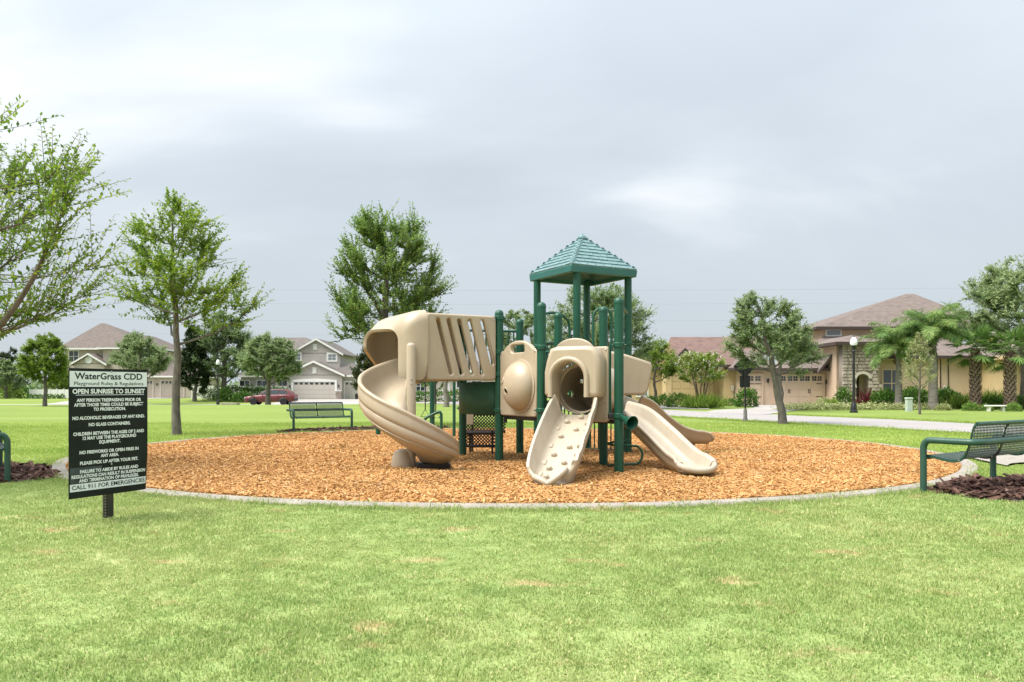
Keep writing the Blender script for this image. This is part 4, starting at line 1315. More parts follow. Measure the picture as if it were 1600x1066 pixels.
    outw = O.copy(); outw[:, 2] = 0; outw -= np.outer(O[:, 2] / top, lean)
    outw = unit(outw + q.normal(0, .05, outw.shape))
    SDv = unit(TD * .55 + outw * .5 + q.normal(0, .55, (nshoot, 3)) + np.array([0, 0, up]))
    SL_ = shoot * q.uniform(.45, 1.25, nshoot)
    E_ = O + SDv * SL_[:, None]
    az = np.arctan2(E_[:, 1] - lean[1] * E_[:, 2] / top, E_[:, 0] - lean[0] * E_[:, 2] / top)
    rmax = R_(np.clip(E_[:, 2], ph[0], ph[-1]), az) * 1.06 + .05
    rad = np.hypot(E_[:, 0] - lean[0] * E_[:, 2] / top, E_[:, 1] - lean[1] * E_[:, 2] / top)
    SL_ *= np.clip(rmax / (rad + 1e-6), .35, 1)
    SL_ *= np.where(E_[:, 2] > ph[-1] * 1.03, .55, 1)
    tt = (np.arange(per) + .5) / per
    jit = q.uniform(-.5 / per, .5 / per, (nshoot, per))
    Tt = tt[None, :] + jit
    cur = np.array([0, 0, 1.0]) * (.10 * up - .10 * droop * 3)
    Pl = O[:, None, :] + SDv[:, None, :] * (SL_[:, None] * Tt)[..., None] + cur * (SL_[:, None] * Tt ** 2)[..., None]
    side = unit(np.cross(SDv, np.array([0, 0, 1.0]) + q.normal(0, .5, (nshoot, 3))))
    sg = np.where(np.arange(per) % 2 == 0, 1.0, -1.0)
    Dl = SDv[:, None, :] * .55 + side[:, None, :] * (sg[None, :, None] * .8) + q.normal(0, .35, (nshoot, per, 3)) + np.array([0, 0, -droop])
    Nl = np.array([0, 0, 1.0]) + q.normal(0, .45, (nshoot, per, 3))
    sz = leaf * q.uniform(.65, 1.2, (nshoot, per)) * (1 - .35 * Tt)
    tone = var0 + q.normal(0, .15, (nshoot, 1)) + q.normal(0, .13, (nshoot, per)) + .10 * (Tt - .5)
    Pl, Dl, Nl = Pl.reshape(-1, 3), Dl.reshape(-1, 3), Nl.reshape(-1, 3)
    sz = sz.ravel(); tone = tone.ravel()
    put('trunk', mb.mesh('trunk'), tmat, t, smooth=60)
    if flower:
        fl = q.uniform(0, 1, nshoot) < flower
        msk = np.repeat(fl, per) & (np.tile(tt, nshoot) > .55)
        crown_part('blossom', Pl[msk], Dl[msk], Nl[msk], sz[msk] * .8, sz[msk] * .7, q.uniform(0, 1, msk.sum()), L_flower, t)
        Pl, Dl, Nl, sz, tone = Pl[~msk], Dl[~msk], Nl[~msk], sz[~msk], tone[~msk]
    cr_ = crown_part('crown', Pl, Dl, Nl, sz, sz * leafw, tone, lmat, t)
    if twigs:
        mb = MB()
        for i in range(nshoot):
            a = O[i]; b = O[i] + SDv[i] * SL_[i] * .5 + cur * SL_[i] * .25; c = O[i] + SDv[i] * SL_[i] + cur * SL_[i]
            mb.tube([tuple(a), tuple(b), tuple(c)], [.006 * H / 5, .004 * H / 5, .0015], 3, cap=False)
        put('twigs', mb.mesh('twigs'), tmat, t, smooth=60)['kind'] = 'stuff'
    return t

# near elms round the play area
make_tree('elm_tree', 'large leafy elm reaching into the left edge of the photo, its trunk outside', (-7.05, 8.9), 4.6,
          [(1.8, .35), (1.95, 1.2), (2.2, 2.0), (2.5, 2.45), (3.0, 2.3), (3.5, 2.0), (4.0, 1.6), (4.35, .8)], .085, L_elm, m_barkt, 3, nl=13, nsub=5, nshoot=850, per=24, leaf=.085,
          shoot=.85, up=.85, h0=.75, var0=.42, twigs=True, rise=.75, leafw=.52, lean=(.5, .1), extra=[([(0.02, 0, .75), (.55, -.05, 1.15), (1.2, -.1, 1.62), (1.58, -.1, 2.10), (1.85, -.05, 2.7), (2.0, 0, 3.2)], [.048, .042, .036, .029, .018, .008])])
make_tree('elm_tree', 'bright green elm with a slim mossy trunk between the rules sign and the left bench', (-7.47, 17.5), 5.6,
          [(2.15, .4), (2.5, 1.3), (2.95, 1.7), (3.4, 1.75), (3.8, 1.2), (4.3, 1.02), (4.8, .9), (5.2, .5), (5.55, .15)], .09, L_elm, m_barkg, 12, nl=15, nsub=5, nshoot=640, per=20, leaf=.098,
          shoot=.62, up=.55, h0=1.95, var0=.5, twigs=True, rise=.42, leafw=.62, lean=(-.10, 0))
make_tree('elm_tree', 'tall dense elm rising behind the spiral slide', (-3.45, 21.5), 6.3,
          [(1.6, .7), (2.1, 1.45), (2.8, 1.72), (3.5, 1.62), (4.2, 1.45), (5.0, 1.15), (5.7, .85), (6.15, .5)], .15, L_elmd, m_barkg, 5, nl=18, nsub=5, nshoot=1900, per=20, leaf=.105,
          shoot=.6, up=.9, h0=1.5, var0=.45, twigs=True, rise=.55, leafw=.55)
# oaks
make_tree('oak_tree', 'rounded oak with a leaning grey trunk at the near edge of the right road', (8.0, 23.1), 3.95,
          [(1.3, .5), (1.6, 1.25), (2.15, 1.48), (2.8, 1.34), (3.3, .98), (3.75, .5), (3.95, .15)], .115, L_oak, m_barkg, 8, nl=13, nsub=5, nshoot=1800, per=15, leaf=.10,
          shoot=.32, up=.25, h0=1.35, var0=.5, lean=(-.72, .1), rise=.6)
make_tree('oak_tree', 'oak with a straight thin grey trunk in front of the small tan garage door', (12.75, 37.2), 4.4,
          [(1.75, .5), (2.2, 1.25), (2.9, 1.5), (3.6, 1.25), (4.2, .6)], .13, L_oak, m_barkg, 9, nl=11, nsub=4, nshoot=1040, per=14, leaf=.115,
          shoot=.4, up=.25, h0=1.7, var0=.42, rise=.6)
make_tree('oak_tree', 'wide spreading oak behind the teal playground roof', (4.55, 43), 7.1,
          [(1.9, 1.0), (2.7, 2.9), (3.8, 3.5), (4.9, 3.3), (5.9, 2.5), (6.7, 1.2), (7.0, .3)], .26, L_oak, m_barkg, 10, nl=18, nsub=5, nshoot=2500, per=17, leaf=.16,
          shoot=.65, up=.3, h0=1.8, var0=.45, rise=.6)
make_tree('oak_tree', 'smaller oak crown between the slotted tan wall and the teal roof', (.45, 47), 5.9,
          [(1.9, .8), (2.6, 1.8), (3.6, 2.1), (4.6, 1.8), (5.4, 1.1), (5.8, .3)], .2, L_oak, m_barkg, 21, nl=14, nsub=4, nshoot=1240, per=16, leaf=.16,
          shoot=.55, up=.3, h0=1.7, var0=.42, rise=.6)
make_tree('oak_tree', 'big light green oak above the two booted palms on the far right', (27.2, 41.5), 8.6,
          [(2.9, 1.2), (3.5, 3.0), (4.4, 3.9), (5.4, 3.7), (6.4, 2.9), (7.4, 1.9), (8.2, .6)], .24, L_oak, m_barkg, 14, nl=18, nsub=5, nshoot=2600, per=17, leaf=.20,
          shoot=.75, up=.3, h0=2.6, var0=.62, rise=.5)
make_tree('oak_tree', 'full oak with olive leaves in front of the grey gabled house, beside the parked car', (-19.3, 62), 6.0,
          [(1.4, .9), (2.1, 2.1), (3.0, 2.55), (4.0, 2.3), (5.0, 1.5), (5.7, .5)], .2, L_oak, m_barkg, 15, nl=16, nsub=5, nshoot=2300, per=15, leaf=.19,
          shoot=.6, up=.25, h0=1.5, var0=.55, rise=.6)
make_tree('oak_tree', 'tall oak between the dark conical magnolia and the grey gabled house', (-31.6, 86), 10.2,
          [(1.6, 1.2), (2.8, 3.2), (4.5, 3.6), (6.3, 3.2), (8.0, 2.4), (9.3, 1.3), (10.0, .3)], .3, L_oak, m_barkg, 16, nl=18, nsub=5, nshoot=2500, per=16, leaf=.27,
          shoot=.85, up=.4, h0=1.6, var0=.38, rise=.6)
make_tree('oak_tree', 'round grey green oak in front of the brown roofed house, above the rules sign', (-37.0, 78), 7.6,
          [(2.3, 1.2), (3.0, 2.9), (4.2, 3.3), (5.4, 2.9), (6.5, 1.8), (7.3, .5)], .22, L_oak, m_barkg, 17, nl=16, nsub=5, nshoot=2300, per=15, leaf=.22,
          shoot=.7, up=.2, h0=2.3, var0=.55, rise=.55)
make_tree('round_tree', 'round lime green tree on the lawn left of the rules sign', (-29.2, 49), 4.75,
          [(1.0, .8), (1.5, 1.45), (2.3, 1.62), (3.1, 1.45), (3.9, .95), (4.6, .3)], .12, L_lime, m_barkg, 18, nl=15, nsub=5, nshoot=1800, per=15, leaf=.16,
          shoot=.45, up=.3, h0=1.05, var0=.38, rise=.6)
make_tree('magnolia_tree', 'dark conical magnolia between the left elm and the lamp post', (-34.4, 85), 8.9,
          [(.5, 1.4), (1.6, 1.75), (3.5, 1.65), (5.2, 1.35), (7.0, .9), (8.5, .3)], .2, L_dark, m_barkg, 19, nl=22, nsub=4, nshoot=1900, per=14, leaf=.28,
          shoot=.5, up=.4, h0=.6, var0=.42, rise=.35)
make_tree('magnolia_tree', 'dark magnolia half hidden behind the top of the spiral slide', (-9.4, 52), 4.4,
          [(.5, .9), (1.3, 1.35), (2.3, 1.3), (3.2, .9), (4.2, .25)], .15, L_dark, m_barkg, 20, nl=16, nsub=4, nshoot=1040, per=14, leaf=.19,
          shoot=.4, up=.4, h0=.6, var0=.6, rise=.4)
make_tree('street_tree', 'small bright tree with a thin trunk beside the yellow house window', (8.65, 47.5), 4.3,
          [(1.35, .5), (1.8, 1.25), (2.5, 1.45), (3.3, 1.15), (4.1, .4)], .1, L_lime, m_barkg, 22, nl=12, nsub=4, nshoot=840, per=14, leaf=.14,
          shoot=.5, up=.35, h0=1.4, var0=.42, rise=.55)
make_tree('crape_myrtle', 'white flowering crape myrtle with many bare stems before the yellow garage', (10.6, 44), 3.4,
          [(1.05, .4), (1.5, 1.2), (2.1, 1.55), (2.7, 1.35), (3.3, .4)], .05, L_lime, m_barkt, 23, nl=15, nsub=3, nshoot=840, per=14, leaf=.13,
          shoot=.45, up=.6, h0=1.0, var0=.6, stems=5, rise=.6, flower=.34)
make_tree('young_tree', 'young pale green staked tree standing before the two feather palms', (16.9, 32.5), 3.45,
          [(.95, .2), (1.25, .55), (1.8, .72), (2.4, .52), (3.0, .28), (3.4, .08)], .045, L_pale, m_barkg, 24, nl=16, nsub=2, nshoot=272, per=14, leaf=.085,
          shoot=.42, up=.55, h0=.9, var0=.5, rise=.4, twigs=True)
make_tree('street_tree', 'small round street tree seen through the gap under the slotted tan wall', (-5.7, 58), 3.2,
          [(.9, .5), (1.4, 1.1), (2.2, 1.2), (2.9, .7), (3.2, .2)], .10, L_elmd, m_barkg, 25, nl=10, nsub=3, nshoot=600, per=13, leaf=.15,
          shoot=.4, up=.3, h0=.9, var0=.5, rise=.5)
make_tree('street_tree', 'street tree with a pale straight trunk seen beneath the slotted tan wall', (-3.95, 47), 4.6,
          [(2.1, .6), (2.6, 1.4), (3.3, 1.6), (4.1, 1.0), (4.5, .3)], .15, L_elmd, m_palmt, 26, nl=10, nsub=3, nshoot=640, per=13, leaf=.15,
          shoot=.4, up=.3, h0=2.0, var0=.5, rise=.5)
for (x, y, h, w, s, lb_, m_) in ((-60.0, 93, 4.9, 2.0, 31, 'olive green tree at the left photo edge behind the low hedge', L_oak),
                                 (-55.2, 96, 3.6, 1.8, 32, 'yellowish bushy tree behind the round lime tree and the white fence', L_lime),
                                 (-66.5, 104, 7.0, 2.6, 33, 'dark green tree standing behind the olive tree at the left edge', L_dark),
                                 (-43.4, 110, 5.2, 2.5, 34, 'green tree behind the garages of the brown roofed house', L_elmd)):
    make_tree('background_tree', lb_, (x, y), h, [(.3, w * .7), (h * .25, w), (h * .55, w * .95), (h * .8, w * .6), (h * .97, .2)], .15, m_, m_barkg, s, nl=14, nsub=4, nshoot=840, per=14, leaf=.26, shoot=.5, up=.3, h0=.5, var0=.5, rise=.5)

# shrubs and hedges
def make_shrub(name, label, c, size, m, seed, n=900, leaf=.1, group=None, rz=0, boxy=2.2, up=.3, cat='shrub', spiky=0.0, leafw=.62, var0=.45):
    if not spiky: n = int(n * 2.2)
    leaf *= 1.15
    q = np.random.default_rng(seed)
    bz = float(gz(c[0], c[1]))
    d = unit(q.normal(0, 1, (n, 3))); d[:, 2] = np.abs(d[:, 2])
    p_ = boxy
    k = (np.abs(d) ** p_).sum(1) ** (-1 / p_)
    rad = q.uniform(.35, 1.0, n) ** .5
    nz = 1 + .10 * np.sin(d[:, 0] * 7 + seed) * np.cos(d[:, 1] * 6) + .08 * np.sin(d[:, 0] * 15 + d[:, 2] * 13)
    P = d * (k * rad * nz)[:, None] * np.array([size[0] / 2, size[1] / 2, size[2]])
    D = unit(d * .8 + q.normal(0, .6, (n, 3)) + np.array([0, 0, up]))
    if spiky:
        a = q.uniform(0, 2 * PI, n); e_ = q.uniform(.2, 1.35, n) ** .8
        D = np.stack([np.cos(a) * np.cos(e_), np.sin(a) * np.cos(e_), np.sin(e_)], 1)
        P = np.stack([q.normal(0, size[0] * .22, n), q.normal(0, size[1] * .22, n), np.full(n, .02)], 1)
        ln = size[2] * q.uniform(.6, 1.1, n)
    else:
        ln = leaf * q.uniform(.6, 1.25, n)
    N = np.array([0, 0, 1.0]) + q.normal(0, .6, (n, 3))
    wd = ln * leafw if not spiky else np.full(n, spiky)
    V, F = leaves_np(P, D, N, ln, wd, None)
    me = np_mesh(name, V, F, {'var': np.clip(var0 + q.normal(0, .2, n) + .15 * (P[:, 2] / size[2] - .5), 0, 1)})
    o = put(name, me, m, None, smooth=0)
    o.location = (c[0], c[1], bz); o.rotation_euler = (0, 0, rz)
    return tag(o, label, cat, group)
def gx(px, Y): return (px - 800) / FPX * Y
for (px, Y, w, d_, h, m_, lb_, n_, lf, by_, sp_) in (
    (1016, 47.0, 1.15, 1.0, .62, L_hedge, 'low dark shrub under the yellow house window, left of the street tree', 500, .10, 2.2, 0),
    (1037, 50.0, 1.0, 1.0, .72, L_hedge, 'dark round shrub right of the street tree trunk', 450, .10, 2.2, 0),
    (1061, 45.5, 1.55, 1.1, .78, L_hedge, 'clipped shrub at the left foot of the crape myrtle', 700, .10, 2.6, 0),
    (1098, 43.0, 2.1, 1.5, .95, L_lime, 'broad fountain grass clump under the crape myrtle', 1100, .10, 2, .045),
    (1144, 49.0, 1.4, .9, .45, L_hedge, 'small low shrub beside the electric meter', 300, .1, 2.2, 0),
    (1167, 46.5, 1.25, .9, 1.05, L_hedge, 'boxy clipped hedge beside the small garage door', 900, .10, 4.0, 0),
    (1318, 44.0, .85, .8, 1.12, L_hedge, 'upright clipped shrub between the wide garage and stone entry', 600, .10, 3.5, 0),
    (1287, 44.0, 1.0, .8, .58, L_pale, 'yellow tipped low shrub before the wide garage', 380, .09, 2, 0),
    (1301, 43.0, 1.0, .8, .50, L_lime, 'small light green shrub right of the yellow tipped one', 380, .09, 2, 0),
    (1356, 44.5, 1.05, 1.0, 1.25, L_red, 'red leaved cordyline beside the stone arch', 170, .10, 2, .07),
    (1384, 43.5, 1.7, 1.2, 1.0, L_hedge, 'glossy green shrub right of the red cordyline', 900, .12, 2.4, 0),
    (1428, 45.0, 2.2, 1.3, 1.15, L_hedge, 'large glossy shrub between the two feather palms', 1100, .12, 2.6, 0),
    (1477, 43.5, 2.0, 1.3, 1.05, L_hedge, 'dark spreading shrub right of the second feather palm', 1000, .12, 2.4, 0),
    (1505, 42.5, 1.9, 1.2, .95, L_lime, 'arching grassy clump left of the first booted palm', 650, .1, 2, .05),
    (1551, 44.0, 2.3, 1.4, 1.2, L_lime, 'tall grassy clump between the two booted palms', 800, .1, 2, .05),
    (1552, 41.0, 1.7, .9, .62, L_hedge, 'low dark hedge behind the white garden bench', 700, .09, 4, 0),
    (1593, 41.5, 1.3, .9, .68, L_hedge, 'dark hedge at the right photo edge beside the last palm', 600, .09, 4, 0),
    (1517, 38.0, .78, .7, .42, L_elmd, 'round ball shrub at the foot of the first booted palm', 420, .07, 2, 0),
    (1540, 38.0, .62, .6, .30, L_elmd, 'small ball shrub just left of the white garden bench', 330, .07, 2, 0),
    (1584, 37.2, .70, .7, .40, L_elmd, 'round ball shrub right of the white garden bench', 380, .07, 2, 0),
    (1474, 39.0, .8, .6, .30, L_pale, 'low pinkish groundcover shrub right of the second palm trunk', 260, .08, 2, 0),
    (352, 84.5, 2.0, 1.4, 1.5, L_hedge, 'round clipped shrub behind the left lamp post', 600, .17, 2.2, 0),
    (379, 84.0, 2.3, 1.4, 1.15, L_hedge, 'round clipped shrub in front of the low hedge left of the car', 500, .17, 2.2, 0),
    (12, 95, 3.6, 2, 1.7, L_lime, 'light green hedge at the left edge of the lawn', 600, .2, 2.8, 0),
    (30, 97, 4.0, 2, 1.5, L_hedge, 'dark low hedge behind the lime tree on the left', 600, .2, 3, 0)):
    make_shrub('shrub', lb_, (gx(px, Y), Y), (w, d_, h), m_, int(px), n_, lf, boxy=by_, spiky=sp_)
make_shrub('hedge', 'long dark clipped hedge in front of the grey house, behind the car', (gx(385, 87), 87), (9.5, 1.2, 1.45), L_hedge, 77, 1900, .17, boxy=5, cat='hedge')
make_shrub('hedge', 'hedge along the pale house seen under the slotted tan wall', (gx(700, 66.5), 66.5), (7.5, 1.0, .9), L_hedge, 78, 1100, .15, boxy=5, cat='hedge')
ROW = ('left end', 'second', 'third', 'middle', 'fifth', 'sixth', 'right end')
for i, px in enumerate((47, 55, 63, 72, 80, 89, 97)):
    make_shrub('fence_shrub', 'tiny dark shrub, ' + ROW[i] + ' of the row of seven along the white fence', (gx(px, 92), 92), (.7, .6, .55), L_hedge, 200 + i, 90, .13, 'shrubs along the white fence')
# ground cover: pale leafy border and red-brown bark bed in front of the peach house
q = np.random.default_rng(5)
n_ = 5200
t_ = q.uniform(0, 1, n_)
bxp = np.interp(t_, [0, .12, .5, .85, 1], [13.3, 14.6, 17.2, 20.2, 21.9]); byp = np.interp(t_, [0, .12, .5, .85, 1], [38.9, 39.6, 40.0, 40.4, 40.9])
P = np.stack([bxp + q.normal(0, .25, n_), byp + q.normal(0, .32, n_), np.abs(q.normal(0, .13, n_)) + .02], 1)
D = q.normal(0, 1, (n_, 3)); D[:, 2] = np.abs(D[:, 2]) * .8
V, F = leaves_np(P, D, np.array([0, 0, 1.0]) + q.normal(0, .4, (n_, 3)), q.uniform(.08, .16, n_), q.uniform(.05, .09, n_), None)
tag(put('ground_cover', np_mesh('ground_cover', V, F, {'var': q.uniform(.1, .8, n_)}), L_pale, smooth=0), 'pale yellow green leafy border along the front of the peach house', 'ground cover', kind='stuff')

# palms
def feather_palm(label, base, th, tr, seed, nf=17, fl=2.3):
    q = np.random.default_rng(seed)
    t = thing('feather_palm', label, 'palm tree', (*base, 0), 0, 'feather palms before the peach house')
    hs = np.linspace(-.2, th, 12)
    prof = [(tr * float(np.interp(h, [-.2, .1, .5, th * .6, th], [1.55, 1.4, 1.1, 1.0, .72])) * (1 + .02 * math.sin(h * 22)), h) for h in hs]
    put('trunk', MB().lathe(prof, (0, 0, 0), 14).mesh('trunk'), m_palmt, t)
    put('crown_shaft', MB().lathe([(tr * .72, th - .05), (tr * .8, th + .15), (tr * .55, th + .6), (tr * .3, th + .95)], (0, 0, 0), 12).mesh('crown_shaft'), m_green2, t).data.materials[0] = m_shaft
    for i in range(nf):
        az = i * 2.39996 + q.uniform(-.2, .2); el = np.interp(i / (nf - 1), [0, 1], [1.42, .05]) + q.uniform(-.12, .12)
        L__ = fl * q.uniform(.85, 1.1)
        n_ = 14; pts = [np.array([0, 0, th + .6])]; e_ = el
        for k in range(n_):
            dvec = np.array([math.cos(az) * math.cos(e_), math.sin(az) * math.cos(e_), math.sin(e_)])
            pts.append(pts[-1] + dvec * L__ / n_); e_ -= (.045 + .125 * k / n_) * (1.15 if el > .2 else 1.0)
        pts = np.array(pts)
        fr = put('frond', MB().tube([tuple(p) for p in pts], list(np.linspace(.028, .006, n_ + 1)), 4).mesh('frond'), m_shaft, t)
        nn = 240
        u_ = np.repeat(np.linspace(.12, .99, nn // 2), 2) * n_; j = np.minimum(n_ - 1, u_.astype(int)); f = (u_ - j)[:, None]
        P = pts[j] * (1 - f) + pts[j + 1] * f; Tn = unit(pts[j + 1] - pts[j])
        sd = unit(np.cross(Tn, np.array([0, 0, 1.0]))); sg = np.where(np.arange(nn) % 2 == 0, 1, -1)[:, None]
        D = Tn * .55 + sd * sg * .75 + np.array([0, 0, -.50]) + q.normal(0, .36, (nn, 3))
        ln = .52 * np.sin(np.clip(u_ / n_, .05, 1) * PI * .82 + .35) + .12
        crown_part('leaflets', P, D, np.cross(D, sd * sg) + q.normal(0, .3, (nn, 3)), ln, np.full(nn, .032), .55 + q.normal(0, .2, nn) + .12 * math.sin(i), L_palm, fr)
    return t
m_shaft = mat('palm_crown_shaft', (0.10, 0.17, 0.05), 0.5, var=.15, vscale=6)
feather_palm('feather palm with the left thin grey trunk beside the stone arch', (gx(1404, 41.5), 41.5), 2.7, .16, 41, 26, 2.1)
feather_palm('feather palm with the right stouter grey trunk swollen at its foot', (gx(1458, 40.5), 40.5), 3.4, .21, 42, 26, 2.2)
def booted_palm(label, base, th, seed):
    q = np.random.default_rng(seed)
    t = thing('booted_palm', label, 'palm tree', (*base, 0), 0, 'booted fan palms on the far right')
    tr = .22
    put('trunk', MB().lathe([(tr * 1.15, -.2), (tr, .1), (tr * .95, th * .5), (tr * 1.0, th)], (0, 0, 0), 14).mesh('trunk'), m_boota, t)
    mb = MB(); nb = 150
    for i in range(nb):
        h = .08 + (th * .86) * i / nb; az = i * 2.39996
        r_ = tr * .95
        o = Vector((math.cos(az), math.sin(az), 0)); s = Vector((-math.sin(az), math.cos(az), 0)); u_ = Vector((0, 0, 1))
        w = .085; hh = .20
        p = o * r_ + u_ * h
        a = p - s * w - o * .03; b = p + s * w - o * .03; c = p + o * .10 + u_ * hh + s * .035; d = p + o * .10 + u_ * hh - s * .035; e_ = p + o * .05 + u_ * .02
        mb.add([a, b, c, d, e_], [(4, 1, 2), (4, 2, 3), (4, 3, 0), (0, 3, 2, 1)])
    put('boots', mb.mesh('boots'), m_boot, t, smooth=0)['kind'] = 'stuff'
    for i in range(20):
        az = i * 2.39996; el = np.interp(i / 19, [0, 1], [1.2, -.75]) + q.uniform(-.1, .1)
        d = np.array([math.cos(az) * math.cos(el), math.sin(az) * math.cos(el), math.sin(el)])
        o = np.array([0, 0, th + .1]); L__ = q.uniform(.75, 1.0)
        hub = o + d * L__ + np.array([0, 0, -.12])
        fr = put('frond', MB().tube([tuple(o), tuple(o + d * L__ * .5), tuple(hub)], [.022, .018, .012], 4).mesh('frond'), m_shaft, t)
        nn = 30; a = np.linspace(-1.75, 1.75, nn)
        sd = unit(np.cross(d, np.array([0, 0, 1.0])))
        D = d[None, :] * np.cos(a)[:, None] + sd[None, :] * np.sin(a)[:, None] + np.array([0, 0, -.28]) + q.normal(0, .06, (nn, 3))
        nup = np.cross(sd, d)
        crown_part('fan_leaf', np.repeat(hub[None, :], nn, 0), D, np.repeat(nup[None, :], nn, 0) + q.normal(0, .2, (nn, 3)), .8 * (1 - .25 * np.abs(a) / 1.75), np.full(nn, .075), .45 + q.normal(0, .15, nn) + (.35 if i % 6 == 5 else 0), L_fan if i % 6 == 5 else L_palm, fr)
    return t
booted_palm('fan palm with a shaggy booted trunk, left one of the pair on the far right', (gx(1524, 40.2), 40.2), 3.15, 51)
booted_palm('fan palm with a shaggy booted trunk, right one of the pair, before the yellow house', (gx(1578, 39.3), 39.3), 3.0, 52)
# low far wood that closes the horizon behind the houses
q = np.random.default_rng(91)
n_ = 16000
a_x = q.uniform(-300, 300, n_)
hgt = 3.2 + 1.0 * np.sin(a_x * .11) + .8 * np.sin(a_x * .37 + 1) + .5 * np.sin(a_x * .9)
P = np.stack([a_x + q.normal(0, .6, n_), 262 + 8 * np.sin(a_x * .02) + q.uniform(-4, 4, n_), hgt * q.uniform(0, 1, n_) ** .8], 1)
V, F = leaves_np(P, q.normal(0, 1, (n_, 3)), q.normal(0, 1, (n_, 3)), q.uniform(.8, 1.6, n_), q.uniform(.6, 1.1, n_), None)
tag(put('far_wood', np_mesh('far_wood', V, F, {'var': q.uniform(.1, .8, n_)}), L_oak, smooth=0), 'low far line of green woods on the horizon behind the houses', 'woods', kind='stuff')

# ------------------------------------------------------------------ houses
m_stu1 = mat('beige_stucco', (0.44, 0.385, 0.32), 0.9, var=.06, vscale=1.2, bump=.15, bscale=25)
m_stu2 = mat('grey_siding', (0.42, 0.385, 0.355), 0.85, var=.05, vscale=1.0, bump=.15, bscale=25)
m_stu3 = mat('yellow_stucco', (0.52, 0.390, 0.215), 0.9, var=.06, vscale=1.0, bump=.2, bscale=25)
m_stu4 = mat('peach_stucco', (0.54, 0.405, 0.292), 0.9, var=.06, vscale=1.0, bump=.2, bscale=25)
m_stu5 = mat('pale_stucco', (0.56, 0.50, 0.42), 0.9, var=.05, vscale=1.0)
m_gd1 = mat('taupe_garage_door', (0.40, 0.345, 0.285), 0.6, var=.03, vscale=1)
m_gd2 = mat('grey_garage_door', (0.50, 0.455, 0.405), 0.6, var=.03, vscale=1)
m_gd4 = mat('peach_garage_door', (0.57, 0.440, 0.320), 0.6, var=.03, vscale=1)
m_gd3 = mat('yellow_garage_door', (0.50, 0.365, 0.185), 0.6, var=.03, vscale=1)
m_rf1 = mat('weathered_brown_shingles', (0.165, 0.128, 0.110), 0.92, col2=(0.095, 0.082, 0.072), vscale=2.4, bump=.8, bscale=9, stretch=(1, 1, 2.6))
m_rf2 = mat('grey_brown_shingles', (0.150, 0.128, 0.115), 0.92, col2=(0.095, 0.082, 0.076), vscale=2.2, bump=.8, bscale=9, stretch=(1, 1, 2.6))
m_rf3 = mat('red_brown_shingles', (0.185, 0.115, 0.096), 0.92, col2=(0.115, 0.070, 0.060), vscale=2.2, bump=.8, bscale=9, stretch=(1, 1, 2.6))
m_rf4 = mat('brown_shingles', (0.190, 0.150, 0.130), 0.92, col2=(0.115, 0.090, 0.080), vscale=2.2, bump=.8, bscale=9, stretch=(1, 1, 2.6))
m_brown = mat('brown_fascia', (0.055, 0.038, 0.032), 0.6)
m_stone = mat('entry_stone', (0.50, 0.42, 0.34), 0.9, col2=(0.27, 0.225, 0.19), vscale=2.6, bump=.6, bscale=14)
m_mort = mat('stone_mortar', (0.25, 0.21, 0.17), 0.95, var=.1, vscale=6)
m_dark = mat('dark_opening', (0.02, 0.018, 0.016), 0.7)

